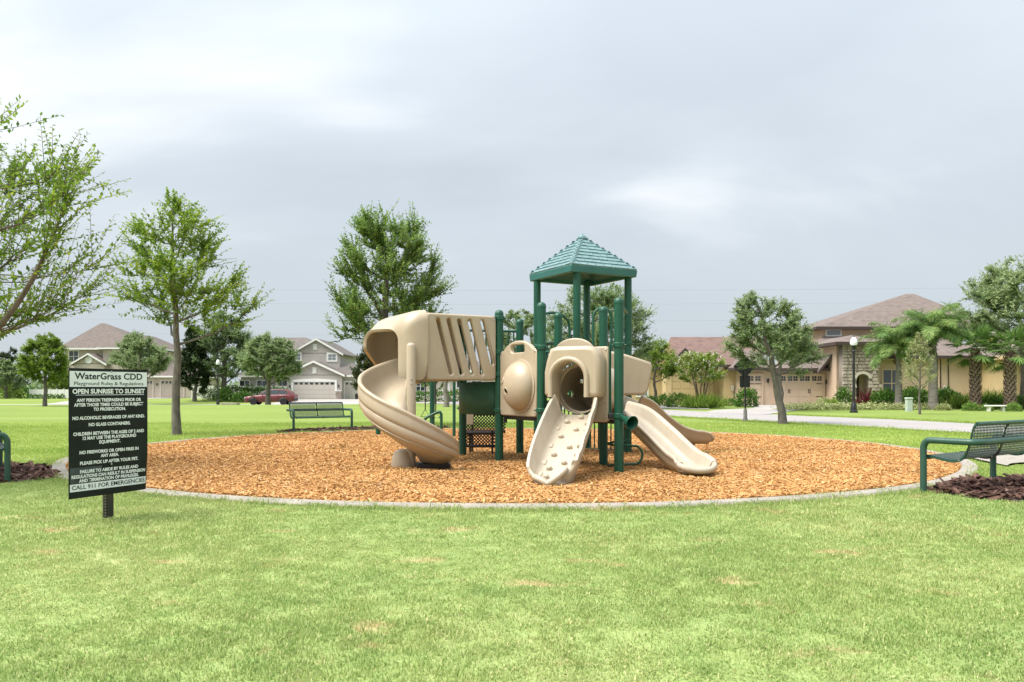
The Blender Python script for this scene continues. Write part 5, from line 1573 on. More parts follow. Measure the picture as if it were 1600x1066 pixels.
class House:
    """local frame: x along the front, y away from the viewer, z up; sizes in metres"""
    def __init__(s, name, label, loc, rz=0.0):
        s.t = thing(name, label, 'house', loc, rz)
    def wall(s, x0, x1, y0, y1, z0, z1, m, name='wall'):
        return MB().b2(x0, x1, y0, y1, z0, z1).build(name, m, s.t, smooth=0)
    def poly(s, pts, y0, y1, m, name='wall', **k):
        """a slab whose front outline is pts (x, z)"""
        n = len(pts)
        vs = [(x, y0, z) for x, z in pts] + [(x, y1, z) for x, z in pts]
        fs = [tuple(range(n)), tuple(range(2 * n - 1, n - 1, -1))] + [(i, i + n, (i + 1) % n + n, (i + 1) % n) for i in range(n)]
        return MB().add(vs, fs).build(name, m, s.t, smooth=0, **k)
    def hip(s, x0, x1, y0, y1, z, h, m, ov=.45, ridge=None, fas=m_white, th=.18):
        x0 -= ov; x1 += ov; y0 -= ov; y1 += ov
        w, d = x1 - x0, y1 - y0
        if ridge is None:
            ins = min(w, d) / 2
            a, b = ((x0 + ins, (y0 + y1) / 2), (x1 - ins, (y0 + y1) / 2)) if w >= d else (((x0 + x1) / 2, y0 + ins), ((x0 + x1) / 2, y1 - ins))
        else:
            a, b = ridge
        vs = [(x0, y0, z), (x1, y0, z), (x1, y1, z), (x0, y1, z), (*a, z + h), (*b, z + h)]
        if w >= d or ridge is not None:
            fs = [(0, 1, 5, 4), (1, 2, 5), (2, 3, 4, 5), (3, 0, 4), (3, 2, 1, 0)]
        else:
            fs = [(0, 1, 4), (1, 2, 5, 4), (2, 3, 5), (3, 0, 4, 5), (3, 2, 1, 0)]
        r_ = MB().add(vs, fs).build('roof', m, s.t, smooth=0)
        mb = MB()
        mb.b2(x0 - .02, x1 + .02, y0 - .03, y0 + .03, z - th, z + .02); mb.b2(x0 - .03, x0 + .03, y0 + .03, y1, z - th, z + .02); mb.b2(x1 - .03, x1 + .03, y0 + .03, y1, z - th, z + .02)
        mb.b2(x0 + .03, x1 - .03, y0 + .03, y1, z - th + .02, z - .012)
        f_ = mb.build('fascia', fas, r_, smooth=0); f_['kind'] = 'stuff'
        return r_
    def gable(s, x0, x1, y0, y1, z, h, m, ov=.4, fas=m_white, wall=None, th=.2, yo=.35):
        """gable facing the viewer"""
        xm = (x0 + x1) / 2; sl = h / ((x1 - x0) / 2)
        e0, e1 = x0 - ov, x1 + ov; ze = z - ov * sl
        t = .14
        vs = []
        for y in (y0 - yo, y1):
            vs += [(e0, y, ze), (xm, y, z + h), (e1, y, ze), (e0, y, ze + t), (xm, y, z + h + t * 1.15), (e1, y, ze + t)]
        fs = [(3, 4, 10, 9), (4, 5, 11, 10), (0, 6, 7, 1), (1, 7, 8, 2), (0, 3, 9, 6), (2, 8, 11, 5), (6, 9, 10, 7), (7, 10, 11, 8)]
        r_ = MB().add(vs, fs).build('roof', m, s.t, smooth=0)
        yy = y0 - yo
        for sg in (0, 1):
            xe = e0 if sg == 0 else e1
            pts = [(xe, ze - .06), (xm, z + h - .06 + (.0)), (xm, z + h + t * 1.15 + .01), (xe, ze + t + .01)]
            n = 4
            vs = [(x, yy - .05, zz) for x, zz in pts] + [(x, yy + .03, zz) for x, zz in pts]
            MB().add(vs, [(0, 1, 2, 3), (7, 6, 5, 4)] + [(i, i + n, (i + 1) % n + n, (i + 1) % n) for i in range(n)]).build('rake_board', fas, r_, smooth=0)
        if wall is not None:
            s.poly([(x0, z - .05), (x1, z - .05), (xm, z + h - .03)], y0, y0 + .2, wall, 'gable_wall')
        return r_
    def window(s, cx, cz, w, h, y, frame_m=m_white, glass=m_glass, fw=.1, cols=1, rows=2, sill=True):
        f = MB()
        f.b2(cx - w / 2 - fw, cx + w / 2 + fw, y - .07, y + .02, cz + h / 2, cz + h / 2 + fw)
        f.b2(cx - w / 2 - fw, cx + w / 2 + fw, y - .07, y + .02, cz - h / 2 - fw, cz - h / 2)
        f.b2(cx - w / 2 - fw, cx - w / 2, y - .07, y + .02, cz - h / 2, cz + h / 2)
        f.b2(cx + w / 2, cx + w / 2 + fw, y - .07, y + .02, cz - h / 2, cz + h / 2)
        fo = f.build('window', frame_m, s.t, smooth=0)
        MB().b2(cx - w / 2, cx + w / 2, y - .02, y + .02, cz - h / 2, cz + h / 2).build('pane', glass, fo, smooth=0)
        for i in range(1, cols):
            x = cx - w / 2 + w * i / cols
            MB().b2(x - .025, x + .025, y - .045, y - .022, cz - h / 2, cz + h / 2).build('mullion', frame_m, fo, smooth=0)
        for j in range(1, rows):
            z = cz - h / 2 + h * j / rows
            MB().b2(cx - w / 2, cx + w / 2, y - .05, y - .022, z - .025, z + .025).build('mullion', frame_m, fo, smooth=0)
        return fo
    def garage(s, x0, x1, h, y, m, cols=4, rows=4, wins=True, trim=m_white, tw=.14, arch=0, hardware=False):
        if trim is not None:
            mb = MB()
            mb.b2(x0 - tw, x0, y - .10, y + .03, 0, h + tw); mb.b2(x1, x1 + tw, y - .10, y + .03, 0, h + tw)
            g0 = mb.build('door_trim', trim, s.t, smooth=0); g0['kind'] = 'stuff'
            n = 14
            up = [(x0 + (x1 - x0) * k / n, h + tw + arch * math.sin(PI * k / n)) for k in range(n + 1)]
            s.poly([(x0, h - .0)] + [(x1, h - .0)] + up[::-1], y - .10, y + .03, trim, 'door_header')
        d = MB().b2(x0, x1, y - .03, y + .03, 0.01, h).build('garage_door', m, s.t, smooth=0)
        pw, ph_ = (x1 - x0) / cols, h / rows
        for r_ in range(rows):
            for c in range(cols):
                a = x0 + pw * c + .05; b = x0 + pw * (c + 1) - .05; z0 = .03 + ph_ * r_ + .03; z1 = ph_ * (r_ + 1) - .03
                if wins and r_ == rows - 1:
                    if wins == 2:
                        nsub = 2
                        for k in range(2):
                            for kk in range(2):
                                for jj in range(2):
                                    aa = a + (b - a) * (k * .5 + .03 + kk * .22); bb = aa + (b - a) * .18
                                    zz = z0 + (z1 - z0) * (.12 + .40 * jj)
                                    MB().b2(aa, bb, y - .045, y - .032, zz, zz + (z1 - z0) * .34).build('door_pane', m_glass, d, smooth=0)
                    else:
                        MB().b2(a + .06, b - .06, y - .045, y - .032, z0 + .12, z1 - .05).build('door_pane', m_glass, d, smooth=0)
                else:
                    MB().b2(a, b, y - .05, y - .03, z0, z1).build('door_panel', m, d, smooth=0, bevel=.015, seg=1)
        if hardware:
            xm = (x0 + x1) / 2
            for z in (.55, h - .62):
                for sx in (x0 + .05, x1 - .45):
                    MB().b2(sx, sx + .4, y - .07, y - .052, z, z + .05).build('hinge', m_brown, d, smooth=0)
            for fx in ((.29, .71) if x1 - x0 > 3 else (.5,)):
                for k in (-.05, .05):
                    MB().b2(x0 + (x1 - x0) * fx + k - .015, x0 + (x1 - x0) * fx + k + .015, y - .09, y - .052, .80, 1.08).build('handle', m_brown, d, smooth=0)
        return d
    def lantern(s, x, z, y):
        l_ = MB().b2(x - .03, x + .03, y - .06, y, z - .1, z + .1).build('wall_lamp', m_black, s.t, smooth=0)
        MB().lathe([(.05, -.14), (.085, .10), (.03, .17), (0, .22)], (x, y - .14, z), 8).build('lamp_head', m_black, l_)

# --- brown hipped two storey house, far left (1 photo pixel is about .083 m here)
k = 102 / FPX
h1 = House('two_storey_house', 'beige two storey house with a weathered brown hip roof behind the rules sign', (0, 102, 0))
def X1(p, d=0): return (p - 800) * (102 + d) / FPX
h1.wall(X1(88), X1(212), 2, 14, -.2, 6.5, m_stu1)
h1.hip(X1(88), X1(212), 2, 14, 6.55, 3.85, m_rf1, .7, ridge=((X1(157, 8), 8), (X1(164, 8), 8)))
h1.wall(X1(156), X1(232), .8, 12, -.2, 6.3, m_stu1)
h1.hip(X1(156), X1(232), .8, 12, 6.55, 2.0, m_rf1, .6)
h1.wall(X1(116), X1(163), 0.0, 2.2, -.2, 4.5, m_stu1)
h1.gable(X1(116), X1(163), 0.0, 3.2, 4.5, 1.15, m_rf1, .45, wall=m_stu1)
MB().lathe([(.0, 0), (.48, 0), (.48, .08), (.38, .10), (.38, .06), (0, .06)], (X1(139), -.0, 4.95), 20, (0, -1, 0)).build('round_vent', m_white, h1.t)
h1.wall(X1(222), X1(304), -.6, 9, -.2, 2.8, m_stu1)
h1.hip(X1(222), X1(304), -.6, 9, 2.85, 2.0, m_rf1, .5)
h1.garage(X1(222.5), X1(242), 2.25, -.6, m_gd1, 4, 4, True, m_stu5)
h1.garage(X1(255), X1(290), 2.25, -.6, m_gd1, 6, 4, True, m_stu5)
h1.lantern(X1(249), 1.75, -.6)
h1.window(X1(102), 5.5, 1.2, 1.4, 2, cols=2); h1.window(X1(222), 5.3, 1.2, 1.4, .8, cols=2)
h1.window(X1(128), 1.4, 1.2, 1.6, 0.0, cols=2); h1.window(X1(150), 1.4, 1.2, 1.6, 0.0, cols=2)
# white vinyl fence left of it
ft = thing('vinyl_fence', 'white vinyl panel fence behind the lime green tree on the left', 'fence', (X1(45) * .92, 94, 0))
k9 = 94 / FPX
for i in range(6):
    MB().b2(i * .82, i * .82 + .80, -.02, .02, .05, 1.1).build('fence_panel', m_white, ft, smooth=0)
    MB().b2(i * .82 - .05, i * .82 + .05, -.05, .05, -.3, 1.2).build('fence_post', m_white, ft, smooth=0)
ft2 = thing('vinyl_fence', 'white vinyl fence between the conical magnolia and the grey house', 'fence', ((300 - 800) * 90 / FPX, 90, 0))
for i in range(9):
    MB().b2(i * 1.22, i * 1.22 + 1.2, -.02, .02, .05, 1.5).build('fence_panel', m_white, ft2, smooth=0)
    MB().b2(i * 1.22 - .06, i * 1.22 + .06, -.06, .06, -.3, 1.62).build('fence_post', m_white, ft2, smooth=0)

# --- grey gabled two storey house
k = 88.5 / FPX
h2 = House('gabled_house', 'grey two storey house with white trimmed gables behind the left bench', (0, 88.5, 0))
def X2(p, d=0): return (p - 800) * (88.5 + d) / FPX
h2.wall(X2(447), X2(522), 3, 12, -.2, 5.35, m_stu2)
h2.gable(X2(447), X2(522), 3, 13, 5.35, 1.55, m_rf2, .45, wall=m_stu2)
h2.wall(X2(385), X2(450), 4.2, 13, -.2, 5.3, m_stu2)
h2.hip(X2(385), X2(500), 4.2, 15, 5.35, 2.25, m_rf2, .5, ridge=((X2(430, 9.6), 9.6), (X2(478, 9.6), 9.6)))
h2.wall(X2(448), X2(534), 0, 8, -.2, 2.75, m_stu2)
h2.gable(X2(448), X2(534), 0, 5, 2.75, 1.42, m_rf2, .4, wall=m_stu2)
h2.wall(X2(534), X2(572), 1.0, 8, -.2, 2.65, m_stu2)
h2.hip(X2(505), X2(574), 1.0, 9, 2.7, 1.5, m_rf2, .4)
h2.wall(X2(366), X2(448), 2.2, 9, -.2, 2.65, m_stu2)
h2.hip(X2(366), X2(448), 2.2, 6, 2.7, 1.2, m_rf2, .4)
h2.garage(X2(458.5), X2(523.5), 1.95, 0, m_gd2, 8, 4, True, m_white, .22, .14)
h2.garage(X2(536), X2(563), 1.95, 1.0, m_gd2, 4, 4, True, m_white, .12)
h2.window(X2(509.5), 4.85, .86, .66, 3, glass=m_glassl, fw=.2, rows=2, cols=2)
h2.window(X2(452.5), 4.9, .8, .7, 3, glass=m_glassl, fw=.16)
for cx, cz, y, w, h_ in ((482, 6.05, 3, .44, .66), (491.5, 3.25, 0, .44, .70)):
    v_ = MB().b2(X2(cx) - w / 2, X2(cx) + w / 2, y - .06, y, cz - h_ / 2, cz + h_ / 2).build('gable_vent', m_white, h2.t, smooth=0)
    for j in range(5):
        MB().b2(X2(cx) - w / 2 + .05, X2(cx) + w / 2 - .05, y - .08, y - .06, cz - h_ / 2 + .06 + j * (h_ - .1) / 5, cz - h_ / 2 + .13 + j * (h_ - .1) / 5).build('slat', m_white, v_, smooth=0)
h2.lantern(X2(453), 1.45, 0); h2.lantern(X2(529.5), 1.45, 0)
for cx in (452.5, 529):
    st_ = MB().b2(X2(cx) - .34, X2(cx) + .34, -.14, 0.02, -.1, .92).build('stone_base', m_mort, h2.t, smooth=0)
    rr_ = random.Random(int(cx))
    for j in range(4):
        x = X2(cx) - .36
        while x < X2(cx) + .32:
            w = rr_.uniform(.16, .30); w = min(w, X2(cx) + .36 - x)
            MB().b2(x + .01, x + w - .01, -.19 - rr_.uniform(0, .04), -.135, .02 + j * .225, .225 + j * .225 - .012).build('stone', m_stone, st_, smooth=0, bevel=.02, seg=1)
            x += w
    MB().b2(X2(cx) - .38, X2(cx) + .38, -.2, .02, .92, 1.0).build('stone_cap', m_white, st_, smooth=0)
for px in (372, 400, 432):
    h2.window(X2(px), 1.35, 1.1, 1.5, 2.2, cols=2)
h2.wall(X2(438), X2(446), 2.12, 2.2, 0, 2.15, m_dark, 'door')
ac = thing('air_conditioner', 'black air conditioning unit beside the grey house garage', 'air conditioner', (X2(560.5), 88.2, 0))
MB().b2(-.30, .30, -.3, .3, 0, .62).build('housing', m_black, ac, smooth=0, bevel=.03)
for j in range(6):
    MB().b2(-.27, .27, -.325, -.30, .08 + j * .085, .12 + j * .085).build('louvre', m_black, ac, smooth=0)
MB().lathe([(.2, 0), (.2, .03), (.05, .05), (0, .05)], (0, 0, .62), 14).build('fan_cover', m_black, ac)

# --- pale house seen under the play deck
k = 69 / FPX
h3 = House('pale_house', 'pale cream house seen in the gap under the slotted tan wall', (0, 69, 0))
def X3(p): return (p - 800) * k
h3.wall(X3(636), X3(772), 0, 8, -.4, 2.7, m_stu5)
h3.hip(X3(636), X3(772), 0, 8, 2.75, 1.9, m_rf2, .5)
h3.window(X3(657), 1.15, .72, 1.3, 0, cols=2, rows=3)
h3.window(X3(745), 1.15, .9, 1.3, 0, cols=2, rows=3)
h3.window(X3(722), 1.55, .9, .6, 0, cols=2, rows=1)
h3.wall(X3(690), X3(703), -.04, 0, 0, 2.1, m_white, 'door')

# --- yellow house with the red brown roof
k = 56 / FPX
h4 = House('yellow_house', 'yellow stucco house with a red brown roof behind the white flowering tree', (0, 56, 0))
def X4(p, d=0): return (p - 800) * (56 + d) / FPX
h4.wall(X4(1040), X4(1122), 0, 9, -.2, 2.85, m_stu3)
h4.wall(X4(1122), X4(1182), -1.6, 9, -.2, 2.7, m_stu3)
h4.wall(X4(985), X4(1044), 1.6, 9, -.2, 2.6, m_stu3)
# side gabled main roof with a front gable over the garage
r_ = MB().add([(X4(1033), 1.2, 3.0), (X4(1196), 1.2, 3.0), (X4(1190, 6.5), 6.5, 5.25), (X4(1048, 6.5), 6.5, 5.25), (X4(1040, 11.5), 11.5, 3.0), (X4(1196, 11.5), 11.5, 3.0)],
              [(0, 1, 2, 3), (3, 2, 5, 4), (0, 3, 4), (1, 5, 2), (0, 4, 5, 1)]).build('roof', m_rf3, h4.t, smooth=0)
h4.poly([(X4(1034), 2.85), (X4(1064), 2.85), (X4(1049), 4.55)], 1.0, 1.25, m_stu3, 'gable_wall')
h4.gable(X4(1046), X4(1092), 0, 5, 2.85, 1.0, m_rf3, .45, fas=m_brown, wall=m_stu3)
h4.hip(X4(1084), X4(1184), -1.6, 6, 2.75, 1.35, m_rf3, .4, fas=m_brown)
h4.hip(X4(980), X4(1044), 1.6, 9, 2.65, 1.3, m_rf3, .4, fas=m_brown)
h4.garage(X4(1049), X4(1110), 2.1, 0, m_gd3, 4, 4, False, m_stu3, .18)
h4.window(X4(1009), 1.1, .75, 1.0, 1.6, cols=2, rows=1, glass=m_glassl)
h4.window(X4(1154), 2.1, .60, .17, -1.6, frame_m=m_stu3, cols=1, rows=1)
h4.window(X4(1164), 1.35, .66, .78, -1.6, frame_m=m_stu3, cols=1, rows=2)
mt = MB().b2(X4(1132.5), X4(1136.5), -1.75, -1.6, .95, 1.35).build('meter_box', m_gd2, h4.t, smooth=0, bevel=.02)
MB().tube([(X4(1134.5), -1.66, .95), (X4(1134.5), -1.66, 0)], .03, 6).build('conduit', m_gd2, mt)
MB().tube([(X4(1139), -1.66, 1.25), (X4(1139), -1.66, 0)], .03, 6).build('conduit', m_gd2, mt)
# far grey gable left of it
h7 = House('far_house', 'grey house with a brown gable end left of the yellow house', (0, 84, 0))
k7 = 84 / FPX
h7.wall((1006 - 800) * k7, (1040 - 800) * k7, 0, 8, -.2, 4.7, m_stu1)
h7.gable((1006 - 800) * k7, (1040 - 800) * k7, 0, 8, 4.75, .85, m_rf1, .3, fas=m_brown, wall=m_stu1)

# --- peach house with stone entry
k = 50 / FPX
h5 = House('peach_house', 'large peach stucco house with brown roofs and a stone entry arch on the right', (0, 50, 0))
def X5(p, d=0): return (p - 800) * (50 + d) / FPX
GY = 2.6
h5.wall(X5(1180), X5(1326), GY, 12, -.2, 2.45, m_stu4)
h5.garage(X5(1186.5), X5(1210), 2.03, GY, m_gd4, 2, 4, 2, m_stu4, .1, 0, True)
h5.garage(X5(1232), X5(1311), 2.03, GY, m_gd4, 4, 4, 2, m_stu4, .1, 0, True)
h5.lantern(X5(1180.5), 1.62, GY); h5.lantern(X5(1220), 1.62, GY); h5.lantern(X5(1316), 1.55, GY)
# long garage roof, sloping up to the upper storey
MB().add([(X5(1226), GY - .7, 2.45), (X5(1330), GY - .7, 2.45), (X5(1395, 8.5), 8.5, 5.0), (X5(1286, 8.5), 8.5, 5.0), (X5(1236, 12.5), 12.5, 2.45), (X5(1395, 12.5), 12.5, 2.45)],
         [(0, 1, 2, 3), (0, 3, 4), (3, 2, 5, 4), (1, 5, 2), (0, 4, 5, 1)]).build('roof', m_rf4, h5.t, smooth=0)
MB().b2(X5(1226), X5(1330), GY - .74, GY - .66, 2.28, 2.47).build('fascia', m_brown, h5.t, smooth=0)
h5.hip(X5(1172), X5(1230), GY - .1, 9, 2.5, 1.3, m_rf4, .35, fas=m_brown)
# little gable end where garage roof meets the entry
h5.gable(X5(1300), X5(1338), GY - .9, 4.5, 2.42, .95, m_rf4, .2, fas=m_brown, wall=None, yo=.1)
# upper storey
h5.wall(X5(1284, 8.6), X5(1490, 8.6), 8.6, 18.5, 3, 5.68, m_stu4)
h5.hip(X5(1284, 8.6), X5(1540, 8.6), 8.6, 19, 5.70, 3.15, m_rf4, .6, ridge=((X5(1416, 13.8), 13.8), (X5(1428, 13.8), 13.8)), fas=m_brown)
h5.window(X5(1302, 8.6), 5.3, 1.0, .36, 8.6, frame_m=m_white, cols=1, rows=1, glass=m_glassl)
# entry tower with a real arched opening, faced in stone
TX0, TX1 = X5(1316), X5(1380)
ax0, ax1, az_ = X5(1338), X5(1357), 1.75
outl = [(TX0, -.2), (ax0, -.2), (ax0, az_)] + [((ax0 + ax1) / 2 + (ax1 - ax0) / 2 * math.cos(PI - PI * q_ / 12), az_ + (ax1 - ax0) / 2 * .75 * math.sin(PI * q_ / 12)) for q_ in range(1, 12)] + [(ax1, az_), (ax1, -.2), (TX1 + .25, -.2), (TX1 - .30, 1.5), (TX1 - .30, 4.05), (TX0, 4.05)]
def concave_slab(pts, y0, y1, m, name, parent):
    me = plate_mesh(name, pts, [], abs(y1 - y0), 0)
    me.transform(frame((0, (y0 + y1) / 2, 0), (1, 0, 0), (0, 0, 1)))
    return put(name, me, m, parent, smooth=0)
tw_ = concave_slab(outl, 0, .5, m_mort, 'entry_front', h5.t)
h5.wall(TX0, TX1 - .3, .9, 5, -.2, 4.05, m_stu4)
h5.wall(ax0 + .1, ax0 + .55, .86, .9, 0, 2.0, m_dark, 'door')
h5.hip(TX0 - .2, TX1 - .1, -.1, 6, 4.05, .55, m_rf4, .40, fas=m_brown)
# arch trim and stones
tr_ = []
for rr_ in (0, 1):
    e_ = .0 if rr_ == 0 else .17
    tr_.append([((ax0 + ax1) / 2 + ((ax1 - ax0) / 2 + e_) * math.cos(PI - PI * q_ / 14), az_ + ((ax1 - ax0) / 2 * .75 + e_) * math.sin(PI * q_ / 14)) for q_ in range(15)])
concave_slab(tr_[0] + tr_[1][::-1], -.10, .05, m_stu5, 'arch_trim', tw_)
rs = random.Random(4)
SB = []
for i in range(8):
    q_ = random.Random(i)
    a, b = q_.uniform(-.08, .08), q_.uniform(-.08, .08)
    me = MB().add([(-.5, 0, -.5 + a), (.5 + b, 0, -.5), (.5, 0, .5 + a), (-.5 + b, 0, .5), (-.42, -1, -.4 + a), (.42 + b, -1, -.42), (.4, -1, .42 + a), (-.42 + b, -1, .4)],
                  [(4, 5, 6, 7), (0, 1, 5, 4), (1, 2, 6, 5), (2, 3, 7, 6), (3, 0, 4, 7)]).mesh('stone')
    me.materials.append(m_stone if i % 3 else m_stu1)
    SB.append(me)
z = -.02
while z < 3.95:
    hh = rs.uniform(.15, .24)
    x = TX0
    while x < TX1 + .2:
        w = rs.uniform(.20, .42)
        xc, zc = x + w / 2, z + hh / 2
        xr = TX1 - .30 if zc > 1.5 else TX1 + .25 - .33 * zc
        inarch = ax0 - .02 < xc + w * .3 and xc - w * .3 < ax1 + .02 and zc < az_ + .5
        if x + w <= xr + .15 and not inarch:
            o = bpy.data.objects.new('stone', rs.choice(SB)); COL.objects.link(o); o.parent = tw_
            o.location = (xc, .0, zc); o.scale = (w - .02, rs.uniform(.05, .10), hh - .02)
        x += w
    z += hh
# right wing
h5.wall(X5(1377), X5(1584), .6, 10, -.2, 3.15, m_stu4)
h5.hip(X5(1377), X5(1584), .6, 10, 3.2, 1.9, m_rf4, .5, fas=m_brown)
h5.gable(X5(1376), X5(1400), .2, 4, 3.0, .75, m_rf4, .25, fas=m_brown, wall=m_stu4)
h5.window(X5(1400), 1.45, 1.1, 1.7, .6, frame_m=m_stu4, cols=2, rows=2)
h5.window(X5(1541), 2.42, .44, .56, .6, frame_m=m_stu4, cols=1, rows=1)
h5.window(X5(1557), 2.42, .44, .56, .6, frame_m=m_stu4, cols=1, rows=1)
mt = MB().b2(X5(1480), X5(1487), .42, .6, .95, 1.3).build('meter_box', m_gd2, h5.t, smooth=0, bevel=.02)
for px in (1477, 1489.5):
    MB().tube([(X5(px), .55, 3.1), (X5(px), .55, .2)], .035, 6).build('conduit', m_brown, mt)
MB().tube([(X5(1474), .52, 3.1), (X5(1474), .52, 0)], .06, 8).build('downspout', m_stu4, h5.t)
# --- yellow house at the right edge
h6 = House('yellow_villa', 'bright yellow stucco house at the right edge behind the last booted palm', (0, 47, 0))
k6 = 47 / FPX
h6.wall((1585 - 800) * k6, (1720 - 800) * k6, 0, 9, -.2, 3.0, m_stu3)
h6.hip((1585 - 800) * k6, (1720 - 800) * k6, 0, 9, 3.05, 1.9, m_rf4, .5, fas=m_stu3)
h6.wall((1594 - 800) * k6, (1640 - 800) * k6, -.12, 0, 0, 2.5, m_stu4, 'door_surround')

# ------------------------------------------------------------------ the rules sign
SX, SY = -3.12, 6.07
sang = math.atan2(.52, .34)
sg = thing('rules_sign', 'black and white playground rules sign on a short perforated metal post', 'sign', (SX, SY, 0), sang)
SW, SHT, SB0 = .622, .968, .197
def SS(x, z): return (x, -.014, z)
# board with a slightly curled lower right corner
mb = MB(); nx, nz = 10, 14; vs = []
def curl(u, v):
    c = max(0, u - .82) / .18; d = max(0, .30 - v) / .30
    return .018 * c * c * d
for yy in (0, 1):
    for j in range(nz + 1):
        for i in range(nx + 1):
            u, v = i / nx, j / nz
            vs.append((-SW / 2 + SW * u - .012 * max(0, u - .9) / .1 * max(0, .35 - v), -.012 + .006 * yy + curl(u, v), SB0 + SHT * v + .012 * (1 - v) * (u - .5)))
o_ = (nx + 1) * (nz + 1); fs = []
for j in range(nz):
    for i in range(nx):
        a = j * (nx + 1) + i
        fs += [(a, a + 1, a + nx + 2, a + nx + 1), (o_ + a + nx + 1, o_ + a + nx + 2, o_ + a + 1, o_ + a)]
for i in range(nx):
    fs += [(i + 1, i, o_ + i, o_ + i + 1), (nz * (nx + 1) + i, nz * (nx + 1) + i + 1, o_ + nz * (nx + 1) + i + 1, o_ + nz * (nx + 1) + i)]
for j in range(nz):
    a = j * (nx + 1); b = a + nx
    fs += [(a, a + nx + 1, o_ + a + nx + 1, o_ + a), (b + nx + 1, b, o_ + b, o_ + b + nx + 1)]
board = mb.add(vs, fs).build('board', m_signblk, sg, smooth=30)
def skin(name, u0, u1, v0, v1, m, d=.0008, n=12):
    """print lying on the board's face"""
    vs = []
    for j in range(n + 1):
        for i in range(n + 1):
            u = u0 + (u1 - u0) * i / n; v = v0 + (v1 - v0) * j / n
            vs.append((-SW / 2 + SW * u - .012 * max(0, u - .9) / .1 * max(0, .35 - v), -.012 - d + curl(u, v), SB0 + SHT * v + .012 * (1 - v) * (u - .5)))
    return MB().add(vs, [(j * (n + 1) + i, j * (n + 1) + i + 1, (j + 1) * (n + 1) + i + 1, (j + 1) * (n + 1) + i) for j in range(n) for i in range(n)]).build(name, m, board, smooth=30)
skin('white_band', .008, .992, 1 - .143, 1 - .022, m_signwht)
skin('white_band', .012, .988, 1 - .948, 1 - .890, m_signwht)
m_patch = mat('bluish_sign_patch', (0.075, 0.095, 0.125), 0.35, col2=(0.02, 0.026, 0.026), vscale=7)  # paler bluish tone for the lower left of the board
skin('bluish_patch', .015, .40, 1 - .885, 1 - .765, m_patch, .0005)
skin('underline', .08, .95, 1 - .2085, 1 - .2045, m_signwht, .0012)
def text(name, s, v, size, m, wd=None, bold=0.0, u=.5):
    cu = bpy.data.curves.new(name, 'FONT'); cu.body = s; cu.size = size; cu.align_x = 'CENTER'; cu.align_y = 'CENTER'
    cu.offset = bold; cu.resolution_u = 3
    ob = bpy.data.objects.new(name, cu)
    me = bpy.data.meshes.new_from_object(ob)
    bpy.data.objects.remove(ob); bpy.data.curves.remove(cu)
    co = np.empty(len(me.vertices) * 3, np.float32); me.vertices.foreach_get('co', co); co = co.reshape(-1, 3)
    if wd:
        w = co[:, 0].max() - co[:, 0].min(); co[:, 0] *= wd * SW / w
    x = co[:, 0] + (u - .5) * SW; z = co[:, 1]
    uu = x / SW + .5; vv = 1 - v + z / SHT
    cc = .018 * (np.clip(uu - .82, 0, 1) / .18) ** 2 * np.clip(.30 - vv, 0, 1) / .30
    out = np.stack([x, -.0135 + cc, SB0 + SHT * vv + .012 * (1 - vv) * (uu - .5)], 1)
    me.vertices.foreach_set('co', out.astype(np.float32).ravel()); me.update()
    return put(name, me, m, board, smooth=0)
m_signtxt = mat('sign_lettering_white', (0.80, 0.82, 0.83), 0.45)
text('heading', 'WaterGrass CDD', .062, .068, m_signblk, .86, .0016)
text('subheading', 'Playground Rules & Regulations', .118, .036, m_signblk, .88, .0003)
text('headline', 'OPEN SUNRISE TO SUNSET', .180, .048, m_signtxt, .92, .0018)
for s, v, w in (('ANY PERSON TRESPASSING PRIOR OR', .248, .82), ('AFTER THOSE TIMES COULD BE SUBJECT', .284, .88), ('TO PROSECUTION.', .320, .41),
                ('NO ALCOHOLIC BEVERAGES OF ANY KIND.', .386, .92), ('NO GLASS CONTAINERS.', .439, .53),
                ('CHILDREN BETWEEN THE AGES OF 2 AND', .508, .90), ('12 MAY USE THE PLAYGROUND', .543, .68), ('EQUIPMENT.', .579, .27),
                ('NO FIREWORKS OR OPEN FIRES IN', .652, .75), ('ANY AREA.', .688, .23), ('PLEASE PICK UP AFTER YOUR PET.', .735, .74),
                ('FAILURE TO ABIDE BY RULES AND', .800, .74), ('REGULATIONS CAN RESULT IN SUSPENSION', .836, .94), ('AND TERMINATION OF PRIVILEGES.', .870, .76)):
    text('rule_line', s, v, .0335, m_signtxt, w, .0013)
text('emergency_line', 'CALL 911 FOR EMERGENCIES', .919, .044, m_signblk, .93, .0007)
mb = MB()
for u, v in ((.52, .978), (.52, .24), (.52, .86)):
    mb = MB().lathe([(.007, 0), (.007, .003), (.003, .005), (0, .005)], (-SW / 2 + SW * u, -.0125, SB0 + SHT * v), 8, (0, -1, 0))
    mb.build('bolt', m_steel, board)
# perforated U-channel post
mb = MB()
mb.b2(-.018, .018, -.005, .0, -.4, 1.12); mb.b2(-.036, -.018, .0, .026, -.4, 1.12); mb.b2(.018, .036, .0, .026, -.4, 1.12)
pst = mb.build('post', m_signpost, sg, smooth=0)
HM = MB().lathe([(.0, 0), (.005, 0), (.005, .001), (0, .001)], (0, 0, 0), 8, (0, -1, 0)).mesh('post_hole'); HM.materials.append(m_gd1)
for j in range(9):
    o = bpy.data.objects.new('post_hole', HM); COL.objects.link(o); o.parent = pst; o.location = (-.028, -.0005, .01 + j * .0225)

